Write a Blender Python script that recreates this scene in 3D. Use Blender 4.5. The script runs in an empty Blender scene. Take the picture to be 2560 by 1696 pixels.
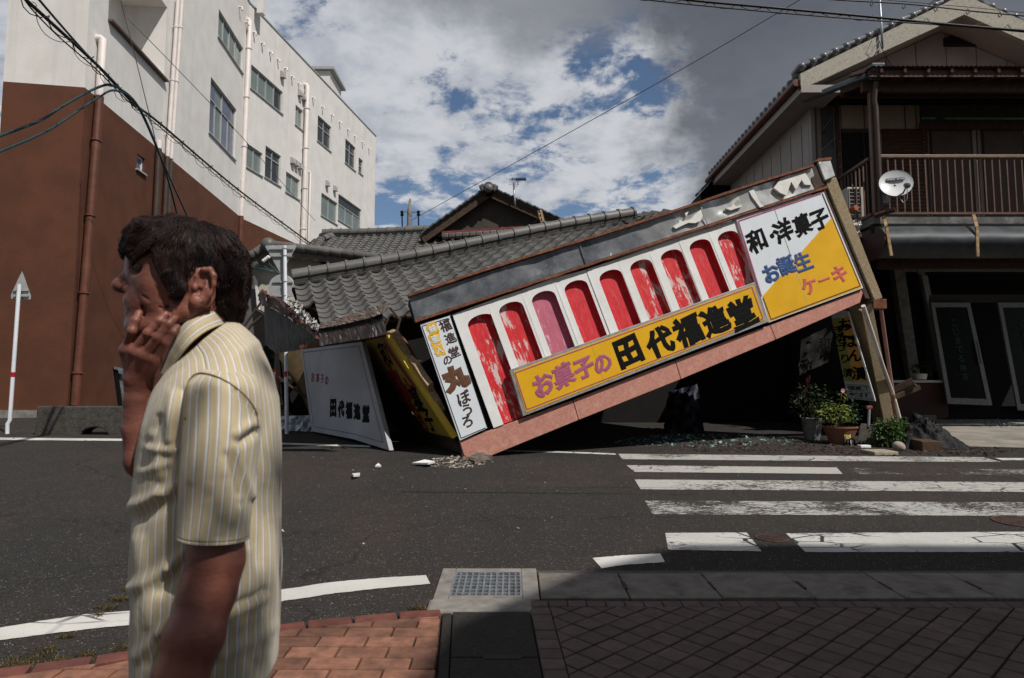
import bpy, bmesh, math, random
import numpy as np
from mathutils import Matrix, Vector
sc = bpy.context.scene
COL = sc.collection
rad = math.radians
# ---------------------------------------------------------------- camera, sky, sun, exposure
FPX = 1707.0                                   # focal length for a 2560 px wide picture (24 mm on 36 mm)
PITCH = math.atan(142 / FPX)
CAMH = 1.25
SLOPE = 80 / FPX                               # the street climbs gently away from the camera
cam_d = bpy.data.cameras.new('camera'); cam = bpy.data.objects.new('camera', cam_d); COL.objects.link(cam)
cam_d.sensor_width = 36.0; cam_d.lens = 36.0 * FPX / 2560.0
cam_d.clip_start = 0.05; cam_d.clip_end = 2000
cam.location = (0, 0, CAMH); cam.rotation_euler = (math.pi / 2 + PITCH, 0, 0)
cam_d.dof.use_dof = True; cam_d.dof.focus_distance = 10.5; cam_d.dof.aperture_fstop = 7.1
sc.camera = cam

SUN_DIR = Vector((-0.55, 0.58, -1.0)).normalized()      # the way the light travels
SUN_EL = math.asin(-SUN_DIR.z)
SUN_AZ = math.atan2(-SUN_DIR.x, -SUN_DIR.y)             # clockwise from +Y
world = bpy.data.worlds.new('World'); sc.world = world; world.use_nodes = True

def build_world():
    nt = world.node_tree; N = nt.nodes; L = nt.links; N.clear()
    def nd(t, **k):
        n = N.new(t)
        for a, b in k.items(): setattr(n, a, b)
        return n
    def val(x):
        n = nd('ShaderNodeValue'); n.outputs[0].default_value = x; return n.outputs[0]
    def math_(op, a, b=None, clamp=False):
        n = nd('ShaderNodeMath', operation=op, use_clamp=clamp)
        for i, s in enumerate((a, b)):
            if s is None: continue
            if isinstance(s, (int, float)): n.inputs[i].default_value = s
            else: L.new(s, n.inputs[i])
        return n.outputs[0]
    def smooth(x, lo, hi):
        n = nd('ShaderNodeMapRange', interpolation_type='SMOOTHSTEP')
        L.new(x, n.inputs[0]); n.inputs[1].default_value = lo; n.inputs[2].default_value = hi
        return n.outputs[0]
    def mixc(f, a, b):
        n = nd('ShaderNodeMix', data_type='RGBA')
        if isinstance(f, (int, float)): n.inputs[0].default_value = f
        else: L.new(f, n.inputs[0])
        for s, i in ((a, 6), (b, 7)):
            if isinstance(s, tuple): n.inputs[i].default_value = (*s, 1)
            else: L.new(s, n.inputs[i])
        return n.outputs[2]
    out = nd('ShaderNodeOutputWorld')
    sky = nd('ShaderNodeTexSky', sky_type='NISHITA'); sky.sun_disc = False
    sky.sun_elevation = SUN_EL; sky.sun_rotation = SUN_AZ
    sky.air_density = 1.0; sky.dust_density = 0.0; sky.ozone_density = 2.5; sky.altitude = 300
    bg1 = nd('ShaderNodeBackground'); L.new(sky.outputs[0], bg1.inputs[0]); bg1.inputs[1].default_value = 0.078
    tc = nd('ShaderNodeTexCoord'); d = tc.outputs['Generated']
    sx = nd('ShaderNodeSeparateXYZ'); L.new(d, sx.inputs[0])
    h = math_('ADD', math_('MAXIMUM', sx.outputs[2], 0.0), 0.18)
    px = math_('DIVIDE', sx.outputs[0], h); py = math_('DIVIDE', sx.outputs[1], h)
    cb = nd('ShaderNodeCombineXYZ'); L.new(px, cb.inputs[0]); L.new(py, cb.inputs[1]); p = cb.outputs[0]
    def noise(vec, scale, detail=6, rough=0.55, dist=0.0, off=0.0):
        n = nd('ShaderNodeTexNoise', noise_dimensions='4D'); L.new(vec, n.inputs['Vector']); n.inputs['W'].default_value = off
        n.inputs['Scale'].default_value = scale; n.inputs['Detail'].default_value = detail
        n.inputs['Roughness'].default_value = rough; n.inputs['Distortion'].default_value = dist
        return n
    n_big = noise(p, 0.9, 4, 0.5, 0.2, 3.1).outputs[0]
    n_mid = noise(p, 4.4, 9, 0.66, 0.30, 1.3).outputs[0]
    n_sm = noise(p, 9.0, 8, 0.6, 0.2, 7.7).outputs[0]
    n_dir = noise(d, 2.6, 7, 0.6, 0.3, 5.0).outputs[0]
    # broken white altocumulus
    a = math_('ADD', math_('MULTIPLY', n_mid, 0.72), math_('MULTIPLY', n_big, 0.34))
    a = math_('ADD', a, math_('MULTIPLY', n_sm, 0.36))
    low = smooth(sx.outputs[2], 0.10, 0.36)
    a = math_('ADD', a, math_('MULTIPLY', low, 0.10))
    m_alto = math_('MULTIPLY', smooth(a, 0.728, 0.825), 0.93)
    c_alto = mixc(smooth(n_sm, 0.35, 0.65), (0.43, 0.455, 0.51), (0.62, 0.63, 0.655))
    # heavy grey masses
    def mass(c, lo, hi):
        v = Vector(c).normalized()
        n = nd('ShaderNodeVectorMath', operation='DOT_PRODUCT'); L.new(d, n.inputs[0]); n.inputs[1].default_value = v
        x = math_('ADD', n.outputs['Value'], math_('MULTIPLY', math_('SUBTRACT', n_dir, 0.5), 0.22))
        x = math_('ADD', x, math_('MULTIPLY', math_('SUBTRACT', n_mid, 0.5), 0.06))
        return smooth(x, lo, hi)
    m1 = mass((0.86, 1, 0.60), 0.895, 0.938)
    m2 = mass((0.0, 0.50, 1.0), 0.812, 0.862)
    m3 = mass((0.1, -0.9, 0.8), 0.55, 0.80)  # unseen mass behind the viewpoint, added to lower the ambient light
    n_g = noise(p, 1.5, 4, 0.5, 0.3, 9.4).outputs[0]
    c_g1 = mixc(smooth(n_g, 0.3, 0.7), (0.105, 0.115, 0.14), (0.16, 0.172, 0.20))
    c_g2 = mixc(smooth(n_g, 0.34, 0.70), (0.15, 0.165, 0.20), (0.30, 0.312, 0.335))
    def add(prev, mask, colr):
        b = nd('ShaderNodeBackground'); b.inputs[1].default_value = 1.0; L.new(colr, b.inputs[0])
        m = nd('ShaderNodeMixShader'); L.new(mask, m.inputs[0]); L.new(prev, m.inputs[1]); L.new(b.outputs[0], m.inputs[2])
        return m.outputs[0]
    s = add(bg1.outputs[0], m_alto, c_alto)
    s = add(s, math_('MULTIPLY', m2, 0.96), c_g2)
    s = add(s, math_('MULTIPLY', m1, 0.97), c_g1)
    s = add(s, math_('MULTIPLY', m3, 0.9), c_g2)
    L.new(s, out.inputs[0])
build_world()

sun_d = bpy.data.lights.new('sun', 'SUN'); sun = bpy.data.objects.new('sun', sun_d); COL.objects.link(sun)
sun_d.energy = 4.2; sun_d.angle = rad(0.55); sun_d.color = (1.0, 0.955, 0.89)
sun.rotation_euler = SUN_DIR.to_track_quat('-Z', 'Y').to_euler()
sun.location = (6, -6, 12)
sc.view_settings.view_transform = 'Standard'; sc.view_settings.look = 'None'
sc.view_settings.exposure = 0.0; sc.view_settings.gamma = 1.0; sc.view_settings.use_curve_mapping = False

# ---------------------------------------------------------------- measuring helpers (survey of the place from the camera stand)
CP = np.array((0, 0, CAMH))
def ray(x, y):
    u = (x - 1280) / FPX; v = (848 - y) / FPX
    return np.array((u, math.cos(PITCH) - v * math.sin(PITCH), math.sin(PITCH) + v * math.cos(PITCH)))
def gnd(x, y, dz=0.0):
    d = ray(x, y); t = (CAMH - dz) / (SLOPE * d[1] - d[2]); return CP + d * t
def W(x, y, Y):
    d = ray(x, y); return CP + d * (Y / d[1])
def onpl(x, y, o, n):
    d = ray(x, y); return CP + d * (np.dot(o - CP, n) / np.dot(d, n))
def gz(y, dz=0.0): return SLOPE * y + dz
def nrm(v): v = np.asarray(v, float); return v / np.linalg.norm(v)
RNG = random.Random(7)

# ---------------------------------------------------------------- mesh builder
class MB:
    def __init__(s): s.v = []; s.f = []
    def add(s, vs, fs):
        b = len(s.v); s.v += [tuple(map(float, p)) for p in vs]; s.f += [tuple(b + i for i in f) for f in fs]; return s
    def hexa(s, p):             # 4 bottom/back corners then 4 top/front corners
        return s.add(p, [(0, 3, 2, 1), (4, 5, 6, 7), (0, 1, 5, 4), (1, 2, 6, 5), (2, 3, 7, 6), (3, 0, 4, 7)])
    def box(s, c, size, ax=None):
        c = np.asarray(c, float); h = np.asarray(size, float) / 2
        X, Y, Z = (np.eye(3) if ax is None else np.asarray(ax, float))
        q = []
        for z in (-1, 1):
            for x, y in ((-1, -1), (1, -1), (1, 1), (-1, 1)):
                q.append(c + X * x * h[0] + Y * y * h[1] + Z * z * h[2])
        return s.hexa(q)
    def quad(s, a, b, c, d, n=None, t=0.02):    # a slab: quad a b c d thickened by -n*t
        a, b, c, d = [np.asarray(p, float) for p in (a, b, c, d)]
        if n is None: n = nrm(np.cross(b - a, d - a))
        n = np.asarray(n, float)
        return s.hexa([a - n * t, b - n * t, c - n * t, d - n * t, a, b, c, d])
    def prism(s, pts, n, t):                    # polygon thickened by -n*t
        pts = [np.asarray(p, float) for p in pts]; n = np.asarray(n, float); k = len(pts)
        vs = pts + [p - n * t for p in pts]
        fs = [tuple(range(k)), tuple(range(2 * k - 1, k - 1, -1))]
        fs += [(i, i + k, (i + 1) % k + k, (i + 1) % k) for i in range(k)]
        return s.add(vs, fs)
    def bar(s, a, b, w, h=None, up=(0, 0, 1)):
        a = np.asarray(a, float); b = np.asarray(b, float); h = h or w
        d = b - a; L = np.linalg.norm(d); d = d / L
        up = np.asarray(up, float)
        if abs(np.dot(up, d)) > 0.98: up = np.array((0, 1.0, 0))
        x = nrm(np.cross(d, up)); z = np.cross(x, d)
        return s.box((a + b) / 2, (w, L, h), (x, d, z))
    def tube(s, path, r, n=8, cap=True):
        P = [np.asarray(p, float) for p in path]; k = len(P)
        rs = r if hasattr(r, '__len__') else [r] * k
        up = np.array((0.13, 0.21, 0.97)); vs = []; prev = None
        for i in range(k):
            t = nrm(P[min(i + 1, k - 1)] - P[max(i - 1, 0)])
            if prev is None:
                x = np.cross(t, up)
                if np.linalg.norm(x) < 0.1: x = np.cross(t, (1, 0, 0))
                x = nrm(x)
            else:
                x = nrm(prev - t * np.dot(prev, t))
            y = np.cross(t, x); prev = x
            for j in range(n):
                a = 2 * math.pi * j / n
                vs.append(P[i] + (x * math.cos(a) + y * math.sin(a)) * rs[i])
        fs = []
        for i in range(k - 1):
            for j in range(n):
                a = i * n + j; b = i * n + (j + 1) % n
                fs.append((a, b, b + n, a + n))
        if cap: fs += [tuple(range(n - 1, -1, -1)), tuple(range((k - 1) * n, k * n))]
        return s.add(vs, fs)
    def lathe(s, prof, c, n=24, axis=(0, 0, 1), cap=True):   # prof: (radius, height)
        z = nrm(axis); x = np.cross(z, (0, 1, 0))
        if np.linalg.norm(x) < .1: x = np.cross(z, (1, 0, 0))
        x = nrm(x); y = np.cross(z, x); c = np.asarray(c, float); vs = []
        for r, h in prof:
            for j in range(n):
                a = 2 * math.pi * j / n; vs.append(c + z * h + (x * math.cos(a) + y * math.sin(a)) * r)
        fs = []
        for i in range(len(prof) - 1):
            for j in range(n):
                a = i * n + j; b = i * n + (j + 1) % n; fs.append((a, b, b + n, a + n))
        if cap: fs += [tuple(range(n - 1, -1, -1)), tuple(range((len(prof) - 1) * n, len(prof) * n))]
        return s.add(vs, fs)
    def grid(s, P, nu, nv, thick=None):         # P(i,j)->point; open sheet
        vs = [P(i, j) for j in range(nv + 1) for i in range(nu + 1)]
        fs = [(j * (nu + 1) + i, j * (nu + 1) + i + 1, (j + 1) * (nu + 1) + i + 1, (j + 1) * (nu + 1) + i) for j in range(nv) for i in range(nu)]
        return s.add(vs, fs)
    def mesh(s, name, off=(0, 0, 0)):
        me = bpy.data.meshes.new(name); o = np.asarray(off, float)
        v = np.asarray(s.v, float).reshape(-1, 3) - o
        me.from_pydata(v.tolist(), [], s.f); me.update(); return me

ROOT = {}
def rootloc(o):
    while o.parent: o = o.parent
    return ROOT.get(o.name, (0, 0, 0))
def tag(o, label=None, cat=None, group=None, kind=None):
    if label: o['label'] = label
    if cat: o['category'] = cat
    if group: o['group'] = group
    if kind: o['kind'] = kind
    return o
def thing(name, label, cat, loc, group=None):
    o = bpy.data.objects.new(name, None); COL.objects.link(o); o.location = tuple(map(float, loc)); o.empty_display_size = 0.2
    ROOT[o.name] = tuple(map(float, loc)); return tag(o, label, cat, group)
def finish(me, mat, smooth=False, angle=None):
    if mat is not None: me.materials.append(mat)
    if smooth:
        me.polygons.foreach_set('use_smooth', [True] * len(me.polygons))
        if angle: me.set_sharp_from_angle(angle=rad(angle))
    return me
def bevel(o, w=0.004, seg=2, ang=35):
    m = o.modifiers.new('bevel', 'BEVEL'); m.width = w; m.segments = seg; m.limit_method = 'ANGLE'; m.angle_limit = rad(ang); return o
def part(parent, name, mb, mat, smooth=False, angle=None, bev=None, label=None, kind=None):
    me = finish(mb.mesh(name, rootloc(parent)), mat, smooth, angle)
    o = bpy.data.objects.new(name, me); COL.objects.link(o); o.parent = parent
    if bev: bevel(o, bev)
    return tag(o, label, kind=kind)
def top(name, mb, mat, label=None, cat=None, group=None, kind=None, smooth=False, angle=None, bev=None, origin=None):
    v = np.asarray(mb.v, float)
    if origin is None: origin = ((v[:, 0].min() + v[:, 0].max()) / 2, (v[:, 1].min() + v[:, 1].max()) / 2, v[:, 2].min())
    me = finish(mb.mesh(name, origin), mat, smooth, angle)
    o = bpy.data.objects.new(name, me); COL.objects.link(o); o.location = tuple(map(float, origin)); ROOT[o.name] = tuple(map(float, origin))
    if bev: bevel(o, bev)
    return tag(o, label, cat, group, kind)
def inst(parent, name, me, M):
    o = bpy.data.objects.new(name, me); COL.objects.link(o); o.parent = parent
    o.matrix_basis = Matrix.Translation(-Vector(rootloc(parent))) @ M; return o
def frame(o, x, y, z):
    return Matrix(((x[0], y[0], z[0], o[0]), (x[1], y[1], z[1], o[1]), (x[2], y[2], z[2], o[2]), (0, 0, 0, 1)))

# ---------------------------------------------------------------- materials
MATS = {}
class NT:
    def __init__(s, name):
        s.m = bpy.data.materials.new(name); s.m.use_nodes = True; s.t = s.m.node_tree
        s.N = s.t.nodes; s.L = s.t.links; s.N.clear()
        s.out = s.N.new('ShaderNodeOutputMaterial'); s.b = s.N.new('ShaderNodeBsdfPrincipled'); s.L.new(s.b.outputs[0], s.out.inputs[0])
        s.tc = s.N.new('ShaderNodeTexCoord')
    def n(s, t, **k):
        q = s.N.new(t)
        for a, b in k.items(): setattr(q, a, b)
        return q
    def setin(s, sock, v):
        if isinstance(v, bpy.types.NodeSocket): s.L.new(v, sock)
        elif isinstance(v, (tuple, list)): sock.default_value = (*v, 1) if len(v) == 3 and sock.type == 'RGBA' else v
        else: sock.default_value = v
    def math(s, op, a, b=None, clamp=False):
        q = s.n('ShaderNodeMath', operation=op, use_clamp=clamp); s.setin(q.inputs[0], a)
        if b is not None: s.setin(q.inputs[1], b)
        return q.outputs[0]
    def mix(s, f, a, b):
        q = s.n('ShaderNodeMix', data_type='RGBA'); s.setin(q.inputs[0], f); s.setin(q.inputs[6], a); s.setin(q.inputs[7], b); return q.outputs[2]
    def mapped(s, sc=(1, 1, 1), coord='Object', rot=(0, 0, 0)):
        q = s.n('ShaderNodeMapping'); s.L.new(s.tc.outputs[coord], q.inputs[0]); q.inputs['Scale'].default_value = sc; q.inputs['Rotation'].default_value = rot; return q.outputs[0]
    def noise(s, scale, detail=5, rough=.55, vec=None, dist=0.0):
        q = s.n('ShaderNodeTexNoise'); s.L.new(vec or s.tc.outputs['Object'], q.inputs['Vector'])
        q.inputs['Scale'].default_value = scale; q.inputs['Detail'].default_value = detail; q.inputs['Roughness'].default_value = rough; q.inputs['Distortion'].default_value = dist
        return q.outputs[0]
    def voro(s, scale, feature='F1', vec=None, out=0):
        q = s.n('ShaderNodeTexVoronoi', feature=feature); s.L.new(vec or s.tc.outputs['Object'], q.inputs['Vector']); q.inputs['Scale'].default_value = scale; return q.outputs[out]
    def step(s, x, lo, hi):
        q = s.n('ShaderNodeMapRange', interpolation_type='SMOOTHSTEP'); s.setin(q.inputs[0], x); q.inputs[1].default_value = lo; q.inputs[2].default_value = hi; return q.outputs[0]
    def bump(s, h, strength=.3, dist=.01):
        q = s.n('ShaderNodeBump'); s.L.new(h, q.inputs['Height']); q.inputs['Strength'].default_value = strength; q.inputs['Distance'].default_value = dist
        if s.b.inputs['Normal'].links: s.L.new(s.b.inputs['Normal'].links[0].from_socket, q.inputs['Normal'])
        s.L.new(q.outputs[0], s.b.inputs['Normal'])
    def rand(s): return s.n('ShaderNodeObjectInfo').outputs['Random']
    def set(s, **k):
        nm = dict(col='Base Color', rough='Roughness', metal='Metallic', spec='Specular IOR Level', alpha='Alpha', trans='Transmission Weight', sss='Subsurface Weight', sheen='Sheen Weight', coat='Coat Weight')
        for a, b in k.items(): s.setin(s.b.inputs[nm[a]], b)
        return s
def mat(name, c, var=.12, rough=.7, scale=6, bump=.15, bscale=60, metal=0.0, dirt=None, dirt_amt=.5, rnd=0.0, spec=.35, rough_var=.1, dist=.004):
    if name in MATS: return MATS[name]
    t = NT(name); c = np.array(c)
    n1 = t.noise(scale, 6, .6)
    col = t.mix(t.step(n1, .3, .7), tuple(np.clip(c * (1 - var), 0, 1)), tuple(np.clip(c * (1 + var), 0, 1)))
    if dirt is not None:
        d = t.step(t.noise(scale * .37, 7, .65, dist=.4), .48, .72)
        col = t.mix(t.math('MULTIPLY', d, dirt_amt), col, dirt)
    if rnd:
        q = t.n('ShaderNodeHueSaturation'); t.L.new(col, q.inputs['Color'])
        t.L.new(t.math('ADD', t.math('MULTIPLY', t.rand(), 2 * rnd), 1 - rnd), q.inputs['Value']); col = q.outputs[0]
    t.set(col=col, rough=t.math('ADD', t.math('MULTIPLY', n1, 2 * rough_var), rough - rough_var, True), metal=metal, spec=spec)
    if bump: t.bump(t.noise(bscale, 5, .6), bump, dist)
    MATS[name] = t.m; return t.m

# ---------------------------------------------------------------- lettering
GLY = {}
def glyph(ch, bold=0.02):
    k = (ch, bold)
    if k not in GLY:
        c = bpy.data.curves.new('glyph', 'FONT'); c.body = ch; c.resolution_u = 3; c.bevel_depth = bold; c.bevel_resolution = 0
        o = bpy.data.objects.new('glyph', c); me = bpy.data.meshes.new_from_object(o)
        v = np.array([tuple(p.co) for p in me.vertices]); keep = v[:, 2] > -1e-6
        f = [tuple(p.vertices) for p in me.polygons if all(keep[i] for i in p.vertices)]
        ids = np.flatnonzero(keep); mp = {int(i): n for n, i in enumerate(ids)}; v = v[ids]; f = [tuple(mp[i] for i in q) for q in f]
        lo, hi = v.min(0) + bold, v.max(0) - bold
        v[:, :2] = (v[:, :2] - (lo + hi)[:2] / 2) / max((hi - lo)[:2]); v[:, 2] /= max(bold, 1e-6)
        GLY[k] = (v, f)
        bpy.data.objects.remove(o); bpy.data.curves.remove(c); bpy.data.meshes.remove(me)
    return GLY[k]
def letter(parent, ch, mapf, mat_, size=1.0, bold=.02, brush=0.0, n=None, t=.003, rot=0.0, asp=1.0, name='letter'):
    """mapf(x,y)->world for the letter's own unit square; n: outward normal"""
    v, f = glyph(ch, bold); vs = []; n = np.asarray(n, float); sx = sum(map(ord, ch)) % 7
    for x, y, z in v:
        if brush:
            x, y = x + brush * (.035 * math.sin(7 * y + 2 * x + sx) + .012 * math.sin(23 * y + 9 * x)), y + brush * (.10 * x + .03 * math.sin(6 * x + sx) + .012 * math.sin(25 * x - 7 * y))
        x *= size * asp; y *= size
        if rot: x, y = x * math.cos(rot) - y * math.sin(rot), x * math.sin(rot) + y * math.cos(rot)
        vs.append(np.asarray(mapf(x, y)) + n * t * (.35 + .65 * z))
    m = MB(); m.add(vs, f)
    return part(parent, name, m, mat_)
def bilerp(c00, c10, c11, c01):
    A = [np.asarray(p, float) for p in (c00, c10, c11, c01)]
    return lambda u, v: A[0] * (1 - u) * (1 - v) + A[1] * u * (1 - v) + A[2] * u * v + A[3] * (1 - u) * v
# ================================================================ GROUND
def asphalt():
    t = NT('asphalt'); o = t.tc.outputs['Object']
    big = t.noise(.35, 4, .6, dist=.5); mid = t.noise(2.2, 6, .65)
    fine = t.noise(75, 5, .75); agg = t.voro(60)
    c = t.mix(t.step(big, .42, .60), (.027, .0252, .0235), (.041, .031, .028))
    c = t.mix(t.step(mid, .35, .75), c, (.024, .023, .022))
    c = t.mix(t.math('MULTIPLY', t.step(fine, .48, .66), .7), c, (.080, .073, .066))
    c = t.mix(t.math('MULTIPLY', t.step(fine, .52, .30), .6), c, (.018, .018, .018))
    sp = t.math('MULTIPLY', t.step(agg, .25, .10), t.step(t.noise(23, 2), .50, .60))
    c = t.mix(sp, c, (.34, .33, .31))
    c = t.mix(t.math('MULTIPLY', t.step(t.noise(.9, 7, .7, vec=t.mapped((.35, 1.3, 1)), dist=.8), .56, .72), .55), c, (.026, .025, .024))
    wv = t.mapped((.55, .55, .55)); w2 = t.n('ShaderNodeVectorMath', operation='ADD'); t.L.new(wv, w2.inputs[0])
    nz = t.n('ShaderNodeTexNoise'); nz.inputs['Scale'].default_value = 3.0; nz.inputs['Detail'].default_value = 6; t.L.new(o, nz.inputs['Vector'])
    s3 = t.n('ShaderNodeVectorMath', operation='SCALE'); t.L.new(nz.outputs['Color'], s3.inputs[0]); s3.inputs['Scale'].default_value = .35; t.L.new(s3.outputs[0], w2.inputs[1])
    crack = t.step(t.voro(.55, 'DISTANCE_TO_EDGE', w2.outputs[0]), .006, .0015)
    c = t.mix(t.math('MULTIPLY', crack, .5), c, (.012, .012, .012))
    t.set(col=c, rough=.92, spec=.12); t.bump(fine, .55, .006); t.bump(crack, -.4, .01); t.bump(t.noise(420, 2), .4, .003)
    return t.m
M_ASPH = asphalt()
def paint(name, wear, crack=0.0, tone=(.60, .585, .55)):
    t = NT(name)
    n1 = t.noise(42, 8, .78, vec=t.mapped((.5, 1, 1))); n2 = t.noise(1.7, 5, .6); n3 = t.noise(120, 3, .7)
    a = t.math('ADD', t.math('MULTIPLY', n1, .5), t.math('ADD', t.math('MULTIPLY', n2, .35), t.math('MULTIPLY', n3, .2)))
    hole = t.step(a, .525 + .22 * wear, .475 + .22 * wear - .02) if wear < 1 else 1.0
    keep = t.step(a, .38 + .2 * wear, .43 + .2 * wear)
    if crack:
        e = t.voro(5.5, 'DISTANCE_TO_EDGE', t.mapped((.55, 1.3, 1), rot=(0, 0, .7)))
        k = t.math('MULTIPLY', t.step(e, .05, .02), t.step(t.noise(1.1, 3), .44, .56))
        keep = t.math('MULTIPLY', keep, t.math('SUBTRACT', 1.0, t.math('MULTIPLY', k, crack)))
    tr = t.n('ShaderNodeBsdfTransparent'); mx = t.n('ShaderNodeMixShader')
    c = t.mix(t.step(n2, .3, .7), tone, tuple(np.array(tone) * .8))
    c = t.mix(t.math('MULTIPLY', t.step(n3, .5, .72), .45), c, tuple(np.array(tone) * .55))
    t.set(col=c, rough=.75, spec=.3)
    t.L.new(keep, mx.inputs[0]); t.L.new(tr.outputs[0], mx.inputs[1]); t.L.new(t.b.outputs[0], mx.inputs[2]); t.L.new(mx.outputs[0], t.out.inputs[0])
    return t.m
M_PAINT = paint('road_paint', .05, .8); M_PAINT2 = paint('road_paint_worn', .42, .7, (.46, .45, .42)); M_PAINT3 = paint('road_paint_faded', .85, 0, (.42, .41, .38)); M_PAINT1 = paint('road_paint_cracked', .2, 1.0, (.50, .49, .47))
M_CONC = mat('concrete', (.20, .19, .175), .18, .85, 9, .35, 150, dirt=(.06, .055, .05), dirt_amt=.6)
M_CONC_D = mat('dark_concrete', (.075, .07, .065), .2, .88, 14, .5, 130, dirt=(.03, .028, .026), dirt_amt=.6)

HX0, HX1, HY0, HY1 = -.335, .055, 3.715, 4.135         # hole over the drain pit
m = MB(); xs = [-160, HX0, HX1, 160]; ys = [-30, HY0, HY1, 220]
vs = [(x, y, gz(y)) for y in ys for x in xs]
m.add(vs, [(j * 4 + i, j * 4 + i + 1, (j + 1) * 4 + i + 1, (j + 1) * 4 + i) for j in range(3) for i in range(3) if not (i == 1 and j == 1)])
top('road', m, M_ASPH, kind='structure', origin=(0, 0, 0))

def stripe(name, tp, bt, mt, dz=.004, jit=.004, n=40):
    """painted band between two pixel polylines measured on the street plane"""
    tp = [gnd(x, y) for x, y in tp]; bt = [gnd(x, y) for x, y in bt]
    def samp(P, t):
        P = np.array(P); s = np.r_[0, np.cumsum(np.linalg.norm(np.diff(P, axis=0), axis=1))]; s /= s[-1]
        return np.array([np.interp(t, s, P[:, k]) for k in range(3)])
    r = random.Random(name + str(tp[0][0])); vs = []
    for i in range(n + 1):
        for P in (tp, bt):
            q = samp(P, i / n); q[1] += r.uniform(-jit, jit); q[0] += r.uniform(-jit, jit); vs.append((q[0], q[1], gz(q[1], dz)))
    m = MB(); m.add(vs, [(2 * i, 2 * i + 1, 2 * i + 3, 2 * i + 2) for i in range(n)])
    return top(name, m, mt, kind='structure', origin=(0, 0, 0))
stripe('crosswalk_stripe', [(1546, 1135.5), (2100, 1141), (2457, 1144)], [(1556, 1149), (2100, 1154), (2503, 1156)], M_PAINT2)
stripe('crosswalk_stripe', [(1565, 1164), (2092, 1170)], [(1586, 1181), (2106, 1186)], M_PAINT2)
stripe('crosswalk_stripe', [(2118, 1171), (2700, 1176)], [(2150, 1186), (2700, 1190)], M_PAINT3)
stripe('crosswalk_stripe', [(1587, 1200), (2700, 1208)], [(1602, 1224.5), (2700, 1232)], M_PAINT2)
stripe('crosswalk_stripe', [(1613, 1253), (2700, 1258)], [(1632, 1287), (2700, 1292)], paint('road_paint_thin', .62, .8, (.46, .45, .43)))
stripe('crosswalk_stripe', [(1664, 1334), (1866, 1333)], [(1671, 1376), (1903, 1380)], M_PAINT1)
stripe('crosswalk_stripe', [(1964, 1335), (2700, 1330)], [(2014, 1382), (2700, 1382)], M_PAINT1)
stripe('edge_line', [(1481, 1397), (1560, 1390), (1650, 1385.5)], [(1503, 1422.5), (1560, 1414), (1663, 1407)], M_PAINT, n=20)
stripe('edge_line', [(-60, 1583), (0, 1572), (122, 1551), (224, 1537), (339, 1528), (520, 1502), (706, 1476), (830, 1457), (959, 1446), (1063, 1440)],
       [(-60, 1615), (0, 1603), (122, 1587), (224, 1574), (339, 1563), (520, 1534), (706, 1505), (830, 1486), (959, 1472), (1077, 1461)], M_PAINT, n=80)
stripe('edge_line', [(-80, 1094), (330, 1098), (705, 1108), (925, 1114.5)], [(-80, 1100), (330, 1103.5), (705, 1112), (925, 1119)], M_PAINT)
stripe('edge_line', [(1240, 1126), (1388, 1129), (1538, 1134.5)], [(1240, 1129), (1388, 1132.5), (1540, 1138)], M_PAINT)
stripe('edge_line', [(2486, 1146), (2700, 1147)], [(2505, 1151.5), (2700, 1152)], M_PAINT)

def manhole(px, py, r, label, dz=.006):
    c = gnd(px, py); m = MB(); nn = nrm((0, -SLOPE, 1))
    m.lathe([(r, 0), (r, .006), (r * .96, .009), (r * .93, .005), (r * .9, .005)], (c[0], c[1], gz(c[1], .001)), 32, nn)
    for k in range(-4, 5):
        w = math.sqrt(max(0, .85 ** 2 - (k * .19) ** 2)) * r
        m.box((c[0], c[1] + k * .19 * r, gz(c[1] + k * .19 * r, .008)), (2 * w, .05 * r, .005))
    o = top('manhole_cover', m, mat('rusty_iron', (.055, .032, .026), .3, .75, 18, .4, 90), label, 'manhole cover')
    return o
manhole(1930, 1347, .115, 'small reddish iron manhole cover in the gap of the nearest crosswalk stripe')
manhole(2560, 1306, .22, 'dark manhole cover cut by the right edge between crosswalk stripes')
manhole(2545, 1098, .42, 'brown manhole cover in the pale concrete apron by the broken glass')

# drain inlet with grating ------------------------------------------------
def gp(x, y, dz=0.0): return np.array((x, y, gz(y, dz)))
def gslab(m, x0, x1, y0, y1, z0, z1, sk=(0, 0, 0, 0)):
    m.hexa([gp(x0 + sk[0], y0, z0), gp(x1 + sk[1], y0, z0), gp(x1 + sk[2], y1, z0), gp(x0 + sk[3], y1, z0),
            gp(x0 + sk[0], y0, z1), gp(x1 + sk[1], y0, z1), gp(x1 + sk[2], y1, z1), gp(x0 + sk[3], y1, z1)])
dr = thing('storm_drain', 'square concrete storm drain inlet with a galvanised grating at the kerb', 'storm drain', gp(-.13, 3.85))
m = MB()
gslab(m, -.415, HX0, 3.66, 4.20, -.05, .022); gslab(m, HX1, .145, 3.66, 4.20, -.05, .022)
gslab(m, HX0, HX1, 3.66, HY0, -.05, .022); gslab(m, HX0, HX1, HY1, 4.20, -.05, .022)
part(dr, 'surround', m, mat('drain_concrete', (.20, .187, .166), .2, .85, 11, .4, 160, dirt=(.08, .075, .07)), bev=.006)
m = MB(); gslab(m, -.43, .115, 3.475, 3.655, -.05, .03); part(dr, 'kerb_lip', m, mat('drain_concrete', (0, 0, 0)), bev=.02)
m = MB()
for (a, b) in (((HX0, HY0), (HX1, HY0)), ((HX1, HY0), (HX1, HY1)), ((HX1, HY1), (HX0, HY1)), ((HX0, HY1), (HX0, HY0))):
    m.add([gp(*a, 0), gp(*b, 0), gp(*b, -.5), gp(*a, -.5)], [(0, 1, 2, 3)])
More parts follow.
